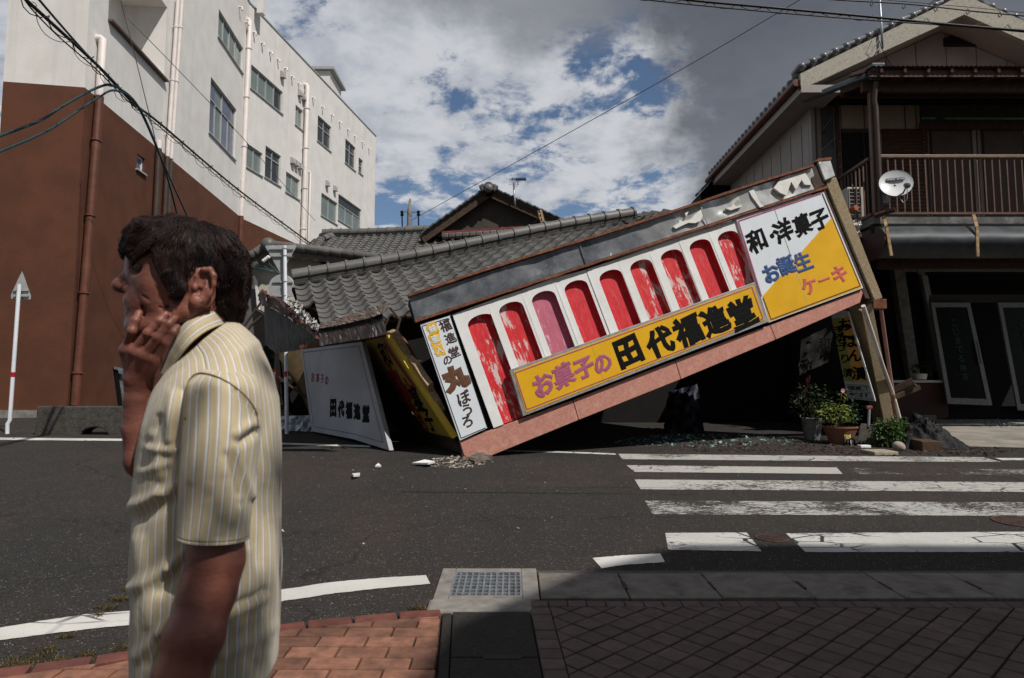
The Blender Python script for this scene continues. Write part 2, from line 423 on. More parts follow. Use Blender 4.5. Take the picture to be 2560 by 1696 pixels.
m.add([gp(HX0, HY0, -.5), gp(HX1, HY0, -.5), gp(HX1, HY1, -.5), gp(HX0, HY1, -.5)], [(0, 1, 2, 3)])
part(dr, 'pit', m, M_CONC_D)
M_GALV = mat('galvanised_steel', (.33, .36, .39), .2, .45, 30, .1, 80, metal=.75, dirt=(.12, .11, .10), dirt_amt=.4)
m = MB(); e = .012
gslab(m, HX0, HX1, HY0, HY0 + e, -.03, .02); gslab(m, HX0, HX1, HY1 - e, HY1, -.03, .02)
gslab(m, HX0, HX0 + e, HY0 + e, HY1 - e, -.03, .02); gslab(m, HX1 - e, HX1, HY0 + e, HY1 - e, -.03, .02)
part(dr, 'grating_frame', m, M_GALV)
for k in range(1, 11):
    x = HX0 + (HX1 - HX0) * k / 11; m = MB(); gslab(m, x - .005, x + .005, HY0 + e, HY1 - e, -.03, .018); part(dr, 'grating_bar', m, M_GALV)
for k in range(1, 7):
    y = HY0 + (HY1 - HY0) * k / 7; m = MB(); gslab(m, HX0 + e, HX1 - e, y - .006, y + .006, -.025, .0165); part(dr, 'grating_bar', m, M_GALV)

# kerbside ditch covers ------------------------------------------------------
def cover_mat():
    t = NT('ditch_cover_concrete'); n = t.noise(9, 6, .6)
    c = t.mix(t.step(n, .3, .7), (.125, .110, .096), (.185, .167, .146))
    c = t.mix(t.math('MULTIPLY', t.step(t.noise(4, 6, .65), .5, .7), .6), c, (.055, .052, .048))
    s = t.voro(17, vec=t.mapped((1, 1, .05))); t.set(col=c, rough=.85, spec=.3)
    t.bump(t.step(s, .35, .22), .5, .008); t.bump(t.noise(150, 4), .3, .004); return t.m
ditch = thing('gutter', None, None, gp(1.5, 3.9)); tag(ditch, kind='structure')
M_COV = cover_mat()
xb = [.149, .622, 1.11, 1.598, 2.07, 2.555, 3.04, 3.52]
for i in range(7):
    m = MB(); z = RNG.uniform(.018, .026); gslab(m, xb[i] + .004, xb[i + 1] - .004, 3.685, 4.115, -.05, z)
    o = part(ditch, 'ditch_cover', m, M_COV, bev=.006)
    if i < 6:                              # lifting slot across the joint
        m = MB(); gslab(m, xb[i + 1] - .012, xb[i + 1] + .012, 3.83, 3.95, z - .02, z + .0015); part(ditch, 'lifting_slot', m, mat('slot_dark', (.012, .011, .01), bump=0))
m = MB(); gslab(m, .149, 3.52, 3.64, 3.683, -.05, .004); part(ditch, 'channel', m, M_CONC_D)
m = MB(); gslab(m, .149, 3.52, 4.117, 4.19, -.05, .012); part(ditch, 'back_kerb', m, mat('kerb_dark', (.06, .056, .052), .2, .85, 12, .4, 120), bev=.006)

# brick pavement -------------------------------------------------------------
def clip(poly, p, n):
    out = []
    for a, b in zip(poly, poly[1:] + poly[:1]):
        da, db = np.dot(a - p, n), np.dot(b - p, n)
        if da >= 0: out.append(a)
        if da * db < 0: out.append(a + (b - a) * (da / (da - db)))
    return out
def paver(parent, name, poly, z0, z1, mt, bevw=.004):
    """poly: 2-d ground outline; chamfered top"""
    c = sum(poly) / len(poly); k = len(poly); vs = []
    jit = RNG.uniform(-.0015, .0015); tx, ty = RNG.uniform(-.006, .006), RNG.uniform(-.006, .006)
    for zz, sh in ((z0, 1), (z1 - bevw, 1), (z1, None)):
        for p in poly:
            q = p if sh == 1 else c + (p - c) * (1 - bevw / max(.01, np.linalg.norm(p - c)) * 1.2)
            vs.append(gp(q[0], q[1], zz + jit + (q[0] - c[0]) * tx + (q[1] - c[1]) * ty if zz != z0 else zz))
    fs = [tuple(range(2 * k, 3 * k))]
    for r in range(2): fs += [(r * k + i, r * k + (i + 1) % k, (r + 1) * k + (i + 1) % k, (r + 1) * k + i) for i in range(k)]
    m = MB(); m.add(vs, fs); return part(parent, name, m, mt)
M_BRICK = mat('orange_paving_brick', (.185, .086, .055), .3, .82, 14, .4, 150, dirt=(.075, .038, .026), dirt_amt=.5, rnd=.36)
M_BRICK_R = mat('red_kerb_brick', (.125, .040, .030), .25, .8, 14, .3, 170, dirt=(.09, .04, .03), rnd=.18)
M_PAV = mat('brown_paver', (.090, .064, .054), .2, .82, 16, .3, 170, dirt=(.058, .043, .038), dirt_amt=.6, rnd=.16)
M_SAND = mat('joint_sand', (.022, .019, .016), .25, .9, 40, .4, 200)
pv = thing('pavement', None, None, gp(0, 2.9)); tag(pv, kind='structure')
cur = [gnd(x, y, .03)[:2] for x, y in ((-260, 1712), (-120, 1690), (0, 1671), (92, 1661), (194, 1646), (306, 1634), (500, 1594), (702, 1562), (782, 1553), (865, 1544), (959, 1535), (1028, 1529.5), (1104, 1525))]
cur = np.array(cur)
def curve_at(x): return np.interp(x, cur[:, 0], cur[:, 1])
def xr(y): a, b = gnd(1104, 1525, .03), gnd(1089, 1696, .03); return a[0] + (b[0] - a[0]) * (y - a[1]) / (b[1] - a[1])
# bed under the pavers
m = MB(); NB = 40; X0 = -2.7
top_ = [(X0 + (xr(3.4) - X0) * i / NB) for i in range(NB + 1)]
vs = []
for x in top_: vs += [gp(x, curve_at(x), .014), gp(x, .2, .014), gp(x, curve_at(x), -.03)]
m.add(vs, [(3 * i + 1, 3 * i + 4, 3 * i + 3, 3 * i) for i in range(NB)] + [(3 * i, 3 * i + 3, 3 * i + 5, 3 * i + 2) for i in range(NB)])
part(pv, 'bed', m, M_SAND)
KW = .085                                                # kerb brick width
s = np.r_[0, np.cumsum(np.linalg.norm(np.diff(cur, axis=0), axis=1))]
def cp(t): return np.array([np.interp(t, s, cur[:, k]) for k in range(2)])
t0 = s[-1]
while t0 > .1:
    a, b = t0 - .008, max(0, t0 - .207); P, Q = cp(a), cp(b); d = nrm(P - Q); n2 = np.array((d[1], -d[0]))
    Pi, Qi = P + n2 * KW, Q + n2 * KW
    paver(pv, 'kerb_brick', [Q, Qi, Pi, P][::-1] if False else [Qi, Pi, P, Q], -.03, .034, M_BRICK_R); t0 -= .215
row = 0; y = 3.47
while y > 2.2:
    y1 = y - .1085; off = (.108 if row % 2 else 0) + .01; x = xr(y) - .004 + .0
    first = True
    while x > -2.3:
        L = (.104 if (first and row % 2) else .212); first = False
        poly = [np.array((x - L + .009, y1 + .009)), np.array((x, y1 + .009)), np.array((x, y)), np.array((x - L + .009, y))]
        xc = x - L / 2; ta = nrm(np.array((.1, curve_at(xc + .05) - curve_at(xc - .05)))); nn = np.array((ta[1], -ta[0]))
        pp = np.array((xc, curve_at(xc))) + nn * (KW + .006)
        poly = clip(poly, pp, nn)
        if len(poly) > 2:
            ar = abs(sum(a[0] * b[1] - a[1] * b[0] for a, b in zip(poly, poly[1:] + poly[:1]))) / 2
            if ar > .0008: paver(pv, 'brick', poly, .0, .032, M_BRICK)
        x -= L
    y = y1; row += 1
# middle slab strip over a side drain
sl = thing('footpath_slab', None, None, gp(-.1, 2.8)); tag(sl, kind='structure')
def xl2(y): a, b = gnd(1324, 1509, .03), gnd(1361, 1696, .03); return a[0] + (b[0] - a[0]) * (y - a[1]) / (b[1] - a[1])
M_SLAB = mat('slab_dark', (.022, .019, .0165), .5, .9, 60, .8, 90, dirt=(.012, .011, .010), dirt_amt=.8)
for i, (ya, yb) in enumerate(((2.95, 3.47), (2.42, 2.945), (1.9, 2.415), (1.35, 1.895))):
    m = MB(); m.hexa([gp(xr(ya) + .055, ya, -.02), gp(xl2(ya) - .006, ya, -.02), gp(xl2(yb) - .006, yb, -.02), gp(xr(yb) + .055, yb, -.02),
                      gp(xr(ya) + .055, ya, .026), gp(xl2(ya) - .006, ya, .026), gp(xl2(yb) - .006, yb, .026), gp(xr(yb) + .055, yb, .026)])
    part(sl, 'slab', m, M_SLAB, bev=.006)
m = MB(); m.hexa([gp(xr(1.3) + .006, 1.3, -.02), gp(xr(1.3) + .05, 1.3, -.02), gp(xr(3.47) + .05, 3.47, -.02), gp(xr(3.47) + .006, 3.47, -.02),
                  gp(xr(1.3) + .006, 1.3, .02), gp(xr(1.3) + .05, 1.3, .02), gp(xr(3.47) + .05, 3.47, .02), gp(xr(3.47) + .006, 3.47, .02)])
part(sl, 'side_rail', m, M_SLAB, bev=.004)
m = MB(); gslab(m, -.12, .04, 2.925, 2.965, .02, .0285); part(sl, 'hand_hole', m, mat('slot_dark', (0, 0, 0)))
# right pavers: soldier row, border column and diagonal squares
def yt(x): return 3.615 - .006 * x
bed = MB(); bed.add([gp(xl2(1.0), 1.0, .012), gp(4.2, 1.0, .012), gp(4.2, 3.63, .012), gp(xl2(3.63), 3.63, .012)], [(0, 1, 2, 3)]); part(pv, 'bed', bed, M_SAND)
x = xl2(3.6)
while x < 3.4:
    paver(pv, 'border_paver', [np.array((x + .003, yt(x) - .085)), np.array((x + .094, yt(x) - .085)), np.array((x + .094, yt(x))), np.array((x + .003, yt(x)))], 0, .03, M_PAV); x += .097
y = yt(0) - .092
while y > 2.2:
    xa, xb_ = xl2(y), xl2(y - .1)
    paver(pv, 'border_paver', [np.array((xb_, y - .096)), np.array((xb_ + .096, y - .096)), np.array((xa + .096, y)), np.array((xa, y))], 0, .03, M_PAV); y -= .1
S = .114; c45 = math.cos(rad(43)); s45 = math.sin(rad(43)); e1 = np.array((c45, s45)); e2 = np.array((-s45, c45)); ox = np.array((.35, 2.9))
for i in range(-18, 34):
    for j in range(-25, 18):
        a = ox + e1 * i * S + e2 * j * S; g = .0042
        poly = [a + e1 * g + e2 * g, a + e1 * (S - g) + e2 * g, a + e1 * (S - g) + e2 * (S - g), a + e1 * g + e2 * (S - g)]
        c = sum(poly) / 4
        if not (.0 < c[0] < 3.0 and 2.38 < c[1] < 3.62): continue
        if abs(c[0]) * 1707 / c[1] > 1400: continue
        poly = clip(poly, np.array((0, yt(c[0]) - .089)), np.array((0, -1.0)))
        if len(poly) > 2:
            xa, xb_ = xl2(3.6) + .1, xl2(2.0) + .1; dd = nrm(np.array((xa - xb_, 1.6))); poly = clip(poly, np.array((xb_, 2.0)), np.array((dd[1], -dd[0])))
        if len(poly) > 2:
            ar = abs(sum(p[0] * q[1] - p[1] * q[0] for p, q in zip(poly, poly[1:] + poly[:1]))) / 2
            if ar > .0006: paver(pv, 'paving_tile', poly, 0, .03, M_PAV, .003)

# pale concrete apron before the right house
m = MB(); pts = [(2195, 1046), (2700, 1040), (2900, 1130), (2420, 1118), (2290, 1112)]
m.add([(lambda q: (q[0], q[1], gz(q[1], .010)))(gnd(x, y)) for x, y in pts], [(0, 4, 3, 2, 1)][::1]); m.f = [tuple(reversed(f)) for f in m.f]
top('apron', m, mat('apron_concrete', (.26, .235, .20), .2, .88, 3, .3, 90, dirt=(.11, .10, .09), dirt_amt=.5), kind='structure')

# ================================================================ LEFT BUILDING
def wall_grid(m, O, U, u0, u1, z0, z1, holes, depth, n):
    """vertical wall with rectangular openings and their reveals. holes: (ua,ub,za,zb)"""
    us = sorted({u0, u1, *[h for q in holes for h in q[:2] if u0 < h < u1]}); zs = sorted({z0, z1, *[h for q in holes for h in q[2:4] if z0 < h < z1]})
    P = lambda u, z, d=0: np.array((O[0] + U[0] * u, O[1] + U[1] * u, z)) - n * d
    for a, b in zip(us, us[1:]):
        for c, d in zip(zs, zs[1:]):
            mu, mz = (a + b) / 2, (c + d) / 2
            if any(h[0] < mu < h[1] and h[2] < mz < h[3] for h in holes): continue
            m.add([P(a, c), P(b, c), P(b, d), P(a, d)], [(0, 1, 2, 3)])
    for h in holes:
        if not (u0 <= h[0] and h[1] <= u1 and z0 <= h[2] and h[3] <= z1): continue
        a, b, c, d = h
        for (p, q) in (((a, c), (b, c)), ((b, c), (b, d)), ((b, d), (a, d)), ((a, d), (a, c))):
            m.add([P(*p), P(*p, depth), P(*q, depth), P(*q)], [(0, 1, 2, 3)])
ZB = 8.74; ZT = 18.3; ZG = .5
def at_z(x, y, z):
    d = ray(x, y); return CP + d * ((z - CAMH) / d[2])
A0, A1, B1, = at_z(8, 204, ZB), at_z(212, 219, ZB), at_z(606, 547, ZB)
C1 = np.array((-8.98, 43.8, 0)); AL = np.array((A0[0] - .9, 26.0, 0))
M_WHITE = mat('white_render', (.68, .655, .625), .05, .85, 2.2, .35, 26, dirt=(.50, .47, .44), dirt_amt=.35, dist=.01)
def streak_render():
    t = NT('white_streak_render'); n = t.noise(1.6, 6, .6); st = t.noise(1.0, 7, .7, vec=t.mapped((2.6, 2.6, .10))); sp = t.noise(.5, 4, .6)
    c = t.mix(t.step(n, .3, .7), (.64, .615, .585), (.71, .685, .655)); c = t.mix(t.math('MULTIPLY', t.step(st, .50, .74), .30), c, (.40, .375, .345)); c = t.mix(t.math('MULTIPLY', t.step(sp, .52, .66), .16), c, (.55, .47, .44))
    t.set(col=c, rough=.86, spec=.3); t.bump(t.noise(26, 5, .6), .35, .01); return t.m
M_WHITE = streak_render()
M_BROWN = mat('brown_render', (.098, .034, .0165), .16, .8, 1.3, .35, 26, dirt=(.062, .022, .014), dirt_amt=.5, dist=.01)
M_ALU = mat('window_frame_grey', (.42, .43, .42), .08, .5, 9, .05, 60, metal=.3)
def glass_mat(name, c, rough=.08):
    t = NT(name); n = t.noise(1.3, 3); t.set(col=t.mix(n, tuple(np.array(c) * .7), tuple(np.array(c) * 1.25)), rough=rough, spec=.8); return t.m
M_GLASS_C = glass_mat('curtained_glass', (.17, .21, .20)); M_GLASS_D = glass_mat('dark_glass', (.035, .042, .045))
lb = thing('apartment_block', 'white and brown rendered four storey block rising at the left behind the man', 'building', (-11, 20, ZG))
def plane(a, b):
    U = nrm((b[0] - a[0], b[1] - a[1], 0)); n = np.array((U[1], -U[0], 0)); return U, n
UA, nA = plane(A0, A1); UB, nB = plane(A1, B1); UC, nC = plane(B1, C1)
LB_ = np.linalg.norm((B1 - A1)[:2]); LC = np.linalg.norm((C1 - B1)[:2])
def uz(x, y, O, U, n):
    q = onpl(x, y, np.asarray(O, float), n); return float(np.dot((q - O)[:2], U[:2])), float(q[2])
def rect(O, U, n, TL, TR, BR, BL):
    q = [uz(*p, O, U, n) for p in (TL, TR, BR, BL)]
    return ((q[0][0] + q[3][0]) / 2, (q[1][0] + q[2][0]) / 2, (q[2][1] + q[3][1]) / 2, (q[0][1] + q[1][1]) / 2)
WB = [rect(A1, UB, nB, (548, 12), (608, 132), (605, 190), (545, 82)), rect(A1, UB, nB, (530, 190), (591, 280), (587, 402), (520, 326))]
WBs = rect(A1, UB, nB, (343, 384), (362.5, 398), (361, 435), (341, 422))
bal = rect(A1, UB, nB, (160, -100), (420, 22), (408, 202), (160, -90)); bR = uz(414, 110, A1, UB, nB)[0]
bal = (.9, bR, uz(408, 202, A1, UB, nB)[1], uz(420, 22, A1, UB, nB)[1])
WC = [rect(B1, UC, nC, *q) for q in (
    ((628, 157), (708, 235), (704, 287), (627, 217)), ((740, 263), (757, 278), (755, 327), (737, 308)),
    ((795, 290), (829, 317), (826, 378), (793, 352)), ((864, 350), (890, 368), (887, 425), (862, 408)), ((897, 395), (908, 402), (906, 438), (896, 430)),
    ((618, 357), (656, 386), (655, 439), (615.5, 418)), ((666, 363), (704, 394), (699, 467), (660, 439)),
    ((716, 428.6), (750, 452), (747, 498), (713.5, 479.6)), ((804, 484.5), (843, 506), (843, 559), (802, 541)), ((846, 488), (904, 522), (902, 577), (845, 557)))]
m = MB()
wall_grid(m, A0, UA, 0, np.linalg.norm((A1 - A0)[:2]), ZB, ZT, [], .15, nA)
wall_grid(m, A1, UB, 0, LB_, ZB, ZT, WB + [bal], .16, nB); wall_grid(m, B1, UC, 0, LC, ZB, ZT, WC, .16, nC)
# left return, back and roof
for a, b in ((AL, A0), (C1, np.array((-20.0, 45.5, 0)))):
    m.add([(a[0], a[1], ZB), (b[0], b[1], ZB), (b[0], b[1], ZT), (a[0], a[1], ZT)], [(0, 1, 2, 3)])
part(lb, 'wall', m, M_WHITE)
m = MB(); LA = np.linalg.norm((A1 - A0)[:2])
wall_grid(m, A0, UA, 0, LA, ZG + .42, ZB, [], .15, nA); wall_grid(m, A1, UB, 0, LB_, ZG, ZB, [WBs], .16, nB); wall_grid(m, B1, UC, 0, LC, ZG, ZB, [], .1, nC)
for a, b in ((AL, A0), (C1, np.array((-20.0, 45.5, 0)))):
    m.add([(a[0], a[1], ZG), (b[0], b[1], ZG), (b[0], b[1], ZB), (a[0], a[1], ZB)], [(0, 1, 2, 3)])
part(lb, 'painted_base', m, M_BROWN)
m = MB(); P = lambda O, U, u, z, n, d: np.array((O[0] + U[0] * u, O[1] + U[1] * u, z)) + n * d
m.hexa([P(A0, UA, -.02, ZG - .2, nA, -.1), P(A0, UA, LA, ZG - .2, nA, -.1), P(A0, UA, LA, ZG - .2, nA, .05), P(A0, UA, -.02, ZG - .2, nA, .05)][::-1] +
       [P(A0, UA, -.02, ZG + .42, nA, -.1), P(A0, UA, LA, ZG + .42, nA, -.1), P(A0, UA, LA, ZG + .42, nA, .05), P(A0, UA, -.02, ZG + .42, nA, .05)][::-1])
part(lb, 'plinth', m, M_CONC)
m = MB(); m.add([(A0[0], A0[1], ZT - .3), (A1[0], A1[1], ZT - .3), (B1[0], B1[1], ZT - .3), (C1[0], C1[1], ZT - .3), (-20, 45.5, ZT - .3), (AL[0], AL[1], ZT - .3)], [(0, 1, 2, 3, 4, 5)])
part(lb, 'roof', m, M_CONC)
m = MB()
for (O, U, n, l) in ((A0, UA, nA, LA), (A1, UB, nB, LB_), (B1, UC, nC, LC)):
    a, b = P(O, U, -.02, ZT + .03, n, -.08), P(O, U, l + .02, ZT + .03, n, -.08); m.bar(a, b, .24, .06)
part(lb, 'parapet_cap', m, M_ALU)
# recessed balcony (top left)
m = MB(); D = 1.3; c = bal
q = lambda u, z, d: P(A1, UB, u, z, nB, -d)
m.add([q(c[0], c[2], D), q(c[1], c[2], D), q(c[1], c[3], D), q(c[0], c[3], D)], [(0, 1, 2, 3)])
for (a, b) in (((c[0], c[2]), (c[1], c[2])), ((c[1], c[2]), (c[1], c[3])), ((c[1], c[3]), (c[0], c[3])), ((c[0], c[3]), (c[0], c[2]))):
    m.add([q(*a, .16), q(*a, D), q(*b, D), q(*b, .16)], [(0, 1, 2, 3)])
part(lb, 'balcony_recess', m, M_WHITE)
m = MB(); m.bar(q(c[0], c[2] + .03, -.06), q(c[1] + .05, c[2] + .03, -.06), .14, .06); part(lb, 'balcony_sill', m, mat('brown_sill', (.10, .06, .045), .2, .6))

def window(parent, O, U, n, r, cols, transom=None, mts=None, depth=.12, fr=.05, frm=None):
    a, b, c, d = r; frm = frm or M_ALU
    q = lambda u, z, e: P(O, U, u, z, n, -e)
    m = MB(); w = fr
    def bar(u0, u1, z0, z1): m.hexa([q(u0, z0, depth), q(u1, z0, depth), q(u1, z0, depth - .05), q(u0, z0, depth - .05), q(u0, z1, depth), q(u1, z1, depth), q(u1, z1, depth - .05), q(u0, z1, depth - .05)])
    bar(a, a + w, c, d); bar(b - w, b, c, d); bar(a + w, b - w, c, c + w); bar(a + w, b - w, d - w, d)
    zt = d - w if transom is None else c + (d - c) * transom
    if transom is not None: bar(a + w, b - w, zt, zt + w)
    for k in range(1, cols):
        u = a + (b - a) * k / cols; bar(u - w / 2, u + w / 2, c + w, zt)
        if transom is not None and k * 2 == cols: bar(u - w / 2, u + w / 2, zt + w, d - w)
    f = part(parent, 'window', m, frm)
    rows = [(c + w, zt, depth - .02)] + ([(zt + w, d - w, depth - .02)] if transom is not None else [])
    for ri, (z0, z1, e) in enumerate(rows):
        for k in range(cols):
            u0, u1 = a + (b - a) * k / cols + w / 2, a + (b - a) * (k + 1) / cols - w / 2
            e2 = e + (.012 if k % 2 else 0) + RNG.uniform(0, .004)
            mm = MB(); mm.hexa([q(u0, z0, e2 + .006), q(u1, z0, e2 + .006), q(u1, z0, e2), q(u0, z0, e2), q(u0, z1, e2 + .006), q(u1, z1, e2 + .006), q(u1, z1, e2), q(u0, z1, e2)])
            part(f, 'pane', mm, (mts[(ri * cols + k) % len(mts)] if mts else M_GLASS_C))
    m = MB(); m.hexa([q(a - .06, c - .05, .02), q(b + .06, c - .05, .02), q(b + .06, c - .05, -.06), q(a - .06, c - .05, -.06), q(a - .06, c - .003, .02), q(b + .06, c - .003, .02), q(b + .06, c - .003, -.06), q(a - .06, c - .003, -.06)])
    part(f, 'sill', m, M_ALU); return f
G, Dk = M_GLASS_C, M_GLASS_D
window(lb, A1, UB, nB, WB[0], 4, None, [G, G, glass_mat('net_curtain_glass', (.25, .27, .25)), G])
M_GLASS_B = glass_mat('blue_reflecting_glass', (.11, .13, .19), .05)
window(lb, A1, UB, nB, WB[1], 4, .64, [M_GLASS_B, G, M_GLASS_B, M_GLASS_B])
window(lb, A1, UB, nB, WBs, 1, None, [M_GLASS_B], frm=mat('white_sash', (.6, .6, .6), .05, .5))
W3 = [(4, None, [G, G, G, Dk]), (2, None, [G]), (2, .62, [Dk, Dk]), (2, .62, [Dk, Dk]), (1, .5, [Dk]), (2, None, [G, G]), (2, .7, [Dk]), (2, None, [G]), (2, None, [G]), (3, .62, [G, G, G, Dk, Dk, Dk])]
for r, (a, b, c) in zip(WC, W3): window(lb, B1, UC, nC, r, a, b, c)
# inner balcony window
qa = uz(318, 85, A1 - nB * D, UB, nB); qb = uz(388, 165, A1 - nB * D, UB, nB)
window(lb, A1 - nB * (D - .14), UB, nB, (qa[0], qb[0], qb[1] - .9, qa[1] + .2), 2, None, [glass_mat('beige_curtain_glass', (.34, .30, .22)), G])
# pipes
M_PIPE_W = mat('white_pipe', (.66, .60, .57), .06, .5, 5, .03); M_PIPE_B = mat('brown_pipe', (.105, .036, .021), .15, .5, 5, .05, dirt=(.22, .09, .05), dirt_amt=.3); M_PIPE_D = mat('dark_brown_pipe', (.055, .035, .026), .15, .5, 5, .03)
def wpipe(name, p0, p1, O, U, n, r, mt, off=.14, elbow=False, clamps=0):
    a, b = onpl(*p0, np.asarray(O) + n * off, n), onpl(*p1, np.asarray(O) + n * off, n); m = MB(); path = [a, b]
    if elbow: path = [a - n * (off + .05), a - n * .05, a - n * .0 + (b - a) * .01, b]
    m.tube(path, r, 12)
    o = part(lb, name, m, mt, smooth=True, angle=50)
    for k in range(clamps):
        c = a + (b - a) * ((k + .6) / clamps); mm = MB(); mm.lathe([(r * 1.25, -.025), (r * 1.25, .025)], c, 12, b - a); mm.bar(c, c - n * off, .03); part(lb, 'pipe_clamp', mm, mt)
    return o
wpipe('drain_pipe', (258, 98), (249, 243), A1, UB, nB, .10, M_PIPE_W, .15, True)
wpipe('drain_pipe', (249, 241), (188, 1014), A1 - UB * .0, UB, nB, .10, M_PIPE_B, .15, clamps=4)
for dx in (0, 10):
    wpipe('drain_pipe', (446 + dx, -10), (419 + dx * .9, 392 + dx * .6), A1, UB, nB, .062, M_PIPE_W, .13, clamps=3)
    wpipe('drain_pipe', (418.5 + dx * .95, 392 + dx), (400 + dx, 760), A1, UB, nB, .068, M_PIPE_D, .13)
wpipe('drain_pipe', (399, 352), (397, 374), A1, UB, nB, .085, M_PIPE_W, .13); wpipe('drain_pipe', (397, 372), (378, 760), A1, UB, nB, .085, M_PIPE_D, .13)
wpipe('drain_pipe', (625, 50), (603, 543), B1, UC, nC, .105, M_PIPE_W, .16, True, 4); wpipe('drain_pipe', (603, 541), (592, 800), B1, UC, nC, .105, M_PIPE_B, .16)
wpipe('drain_pipe', (769, 213), (757, 614), B1, UC, nC, .12, M_PIPE_W, .17, True, 4); wpipe('drain_pipe', (776, 430), (771, 604), B1, UC, nC, .05, M_PIPE_W, .09, True)
for x, y in ((1463, 45), (1503, 137), (1550, 200), (1600, 265), (1650, 320), (1697, 365), (1743, 420), (1783, 470), (1825, 512), (1865, 555), (1913, 600), (1970, 655), (2028, 703), (2077, 748), (2127, 793), (2170, 835), (2216, 872), (2256, 910)):
    O, U, n = (A1, UB, nB) if x < 1515 else (B1, UC, nC)
    a = onpl(x / 2.45, y / 2.45, np.asarray(O), n); m = MB(); m.tube([a - n * .05, a + n * .13, a + n * .15 - np.array((0, 0, .13))], .045, 8); part(lb, 'vent_pipe', m, M_PIPE_W, smooth=True, angle=50)
for x, y in ((1723, 460), (1830, 572), (1853, 597), (1785, 985), (1807, 1000), (1830, 1017), (1998, 1125), (2045, 1155)):
    a = onpl(x / 2.45, y / 2.45, np.asarray(B1), nC); m = MB(); z = np.array((0, 0, 1.0)); w = UC * .13
    m.hexa([a - w - z * .16 - nC * .01, a + w - z * .16 - nC * .01, a + w - z * .16 + nC * .2, a - w - z * .16 + nC * .2, a - w + z * .18 - nC * .01, a + w + z * .18 - nC * .01, a + w + z * .1 + nC * .16, a - w + z * .1 + nC * .16])
    part(lb, 'vent_hood', m, mat('vent_grey', (.36, .35, .34), .1, .5))
# rooftop hut and mast
m = MB(); h0 = np.array((-11.6, 40.6, ZT - .3)); m.box(h0 + (0, 0, 1.3), (1.5, 2.6, 2.6)); hut = part(lb, 'rooftop_hut', m, M_WHITE)
m = MB(); m.box(h0 + (0, 0, 2.7), (2.0, 3.0, .16)); part(hut, 'hut_roof', m, M_ALU)
m = MB(); m.box(h0 + (-.1, -1.31, 1.6), (.7, .05, .6)); part(hut, 'hut_window', m, M_GLASS_D)
a = at_z(670, 20, ZT); m = MB(); m.bar((a[0] - .3, a[1], ZT - .3), (a[0] - .3, a[1], ZT + 2.2), .28); part(lb, 'rooftop_post', m, M_WHITE)
# ================================================================ COLLAPSED SHOP
class Plane:
    def __init__(s, O, U, V):
        s.O = np.asarray(O, float); s.U = nrm(U); V = np.asarray(V, float); V = V - s.U * np.dot(V, s.U); s.V = nrm(V); s.n = np.cross(s.U, s.V)
    def px(s, x, y, off=0.0): return onpl(x, y, s.O + s.n * off, s.n)
    def uv(s, x, y, off=0.0): q = s.px(x, y, off) - s.O; return np.dot(q, s.U), np.dot(q, s.V)
    def at(s, u, v, off=0.0): return s.O + s.U * u + s.V * v + s.n * off
    def slab(s, m, px, off=0.0, t=.03): return m.prism([s.px(x, y, off) for x, y in px], s.n, t)
    def line(s, m, a, b, w, off, t=.004):      # painted / applied strip w pixels wide
        p, q = s.px(*a, off), s.px(*b, off); d = nrm(q - p); x = np.cross(s.n, d); h = w / 2 * np.linalg.norm(p - CP) / FPX
        return m.prism([p - x * h, q - x * h, q + x * h, p + x * h][::1], s.n, t)
    def write(s, parent, ch, x, y, size, mt, off, bold=.02, brush=0.0, rot=0.0, asp=1.0, t=.004):
        u, v = s.uv(x, y, off); k = size * np.linalg.norm(s.px(x, y, off) - CP) / FPX
        return letter(parent, ch, lambda a, b: s.at(u + a, v + b, off), mt, k, bold, brush, s.n, t, rot, asp)
NF = np.array((math.sin(rad(11)) * math.cos(rad(4)), -math.cos(rad(11)) * math.cos(rad(4)), math.sin(rad(4))))
F0 = gnd(1165, 1143); U0 = onpl(2158, 721, F0, NF) - onpl(1150, 1103, F0, NF)
F = Plane(F0, U0, np.cross(NF, nrm(U0)))
shop = thing('collapsed_shop', 'collapsed sweet shop with a tiled roof and an arched red and white front tipped sideways', 'building', F0)
M_PINK = mat('pink_terrazzo', (.42, .19, .148), .14, .75, 26, .4, 120, dirt=(.58, .34, .25), dirt_amt=.5)
M_WPANEL = mat('white_panel', (.70, .70, .69), .05, .5, 4, .06, 25, dirt=(.48, .46, .42), dirt_amt=.3)
M_RUST = mat('rusty_iron_strip', (.13, .045, .022), .45, .8, 22, .4, 90, dirt=(.30, .13, .06), dirt_amt=.6)
M_AGG = mat('exposed_aggregate', (.27, .205, .12), .3, .85, 60, .9, 70, dirt=(.42, .37, .31), dirt_amt=.5, dist=.02)
M_VOID = mat('interior_shade_black', (.007, .0055, .005), .4, .9, 3, .2, 30)  # near-black colour stands in for the shade inside and under things
M_WOOD_D = mat('old_dark_wood', (.055, .034, .022), .35, .8, 9, .4, 60)
M_WOOD_R = mat('red_brown_wood', (.15, .062, .035), .3, .75, 12, .4, 60)
M_TAN = mat('broken_plaster', (.42, .30, .18), .3, .9, 30, .9, 60, dist=.02)
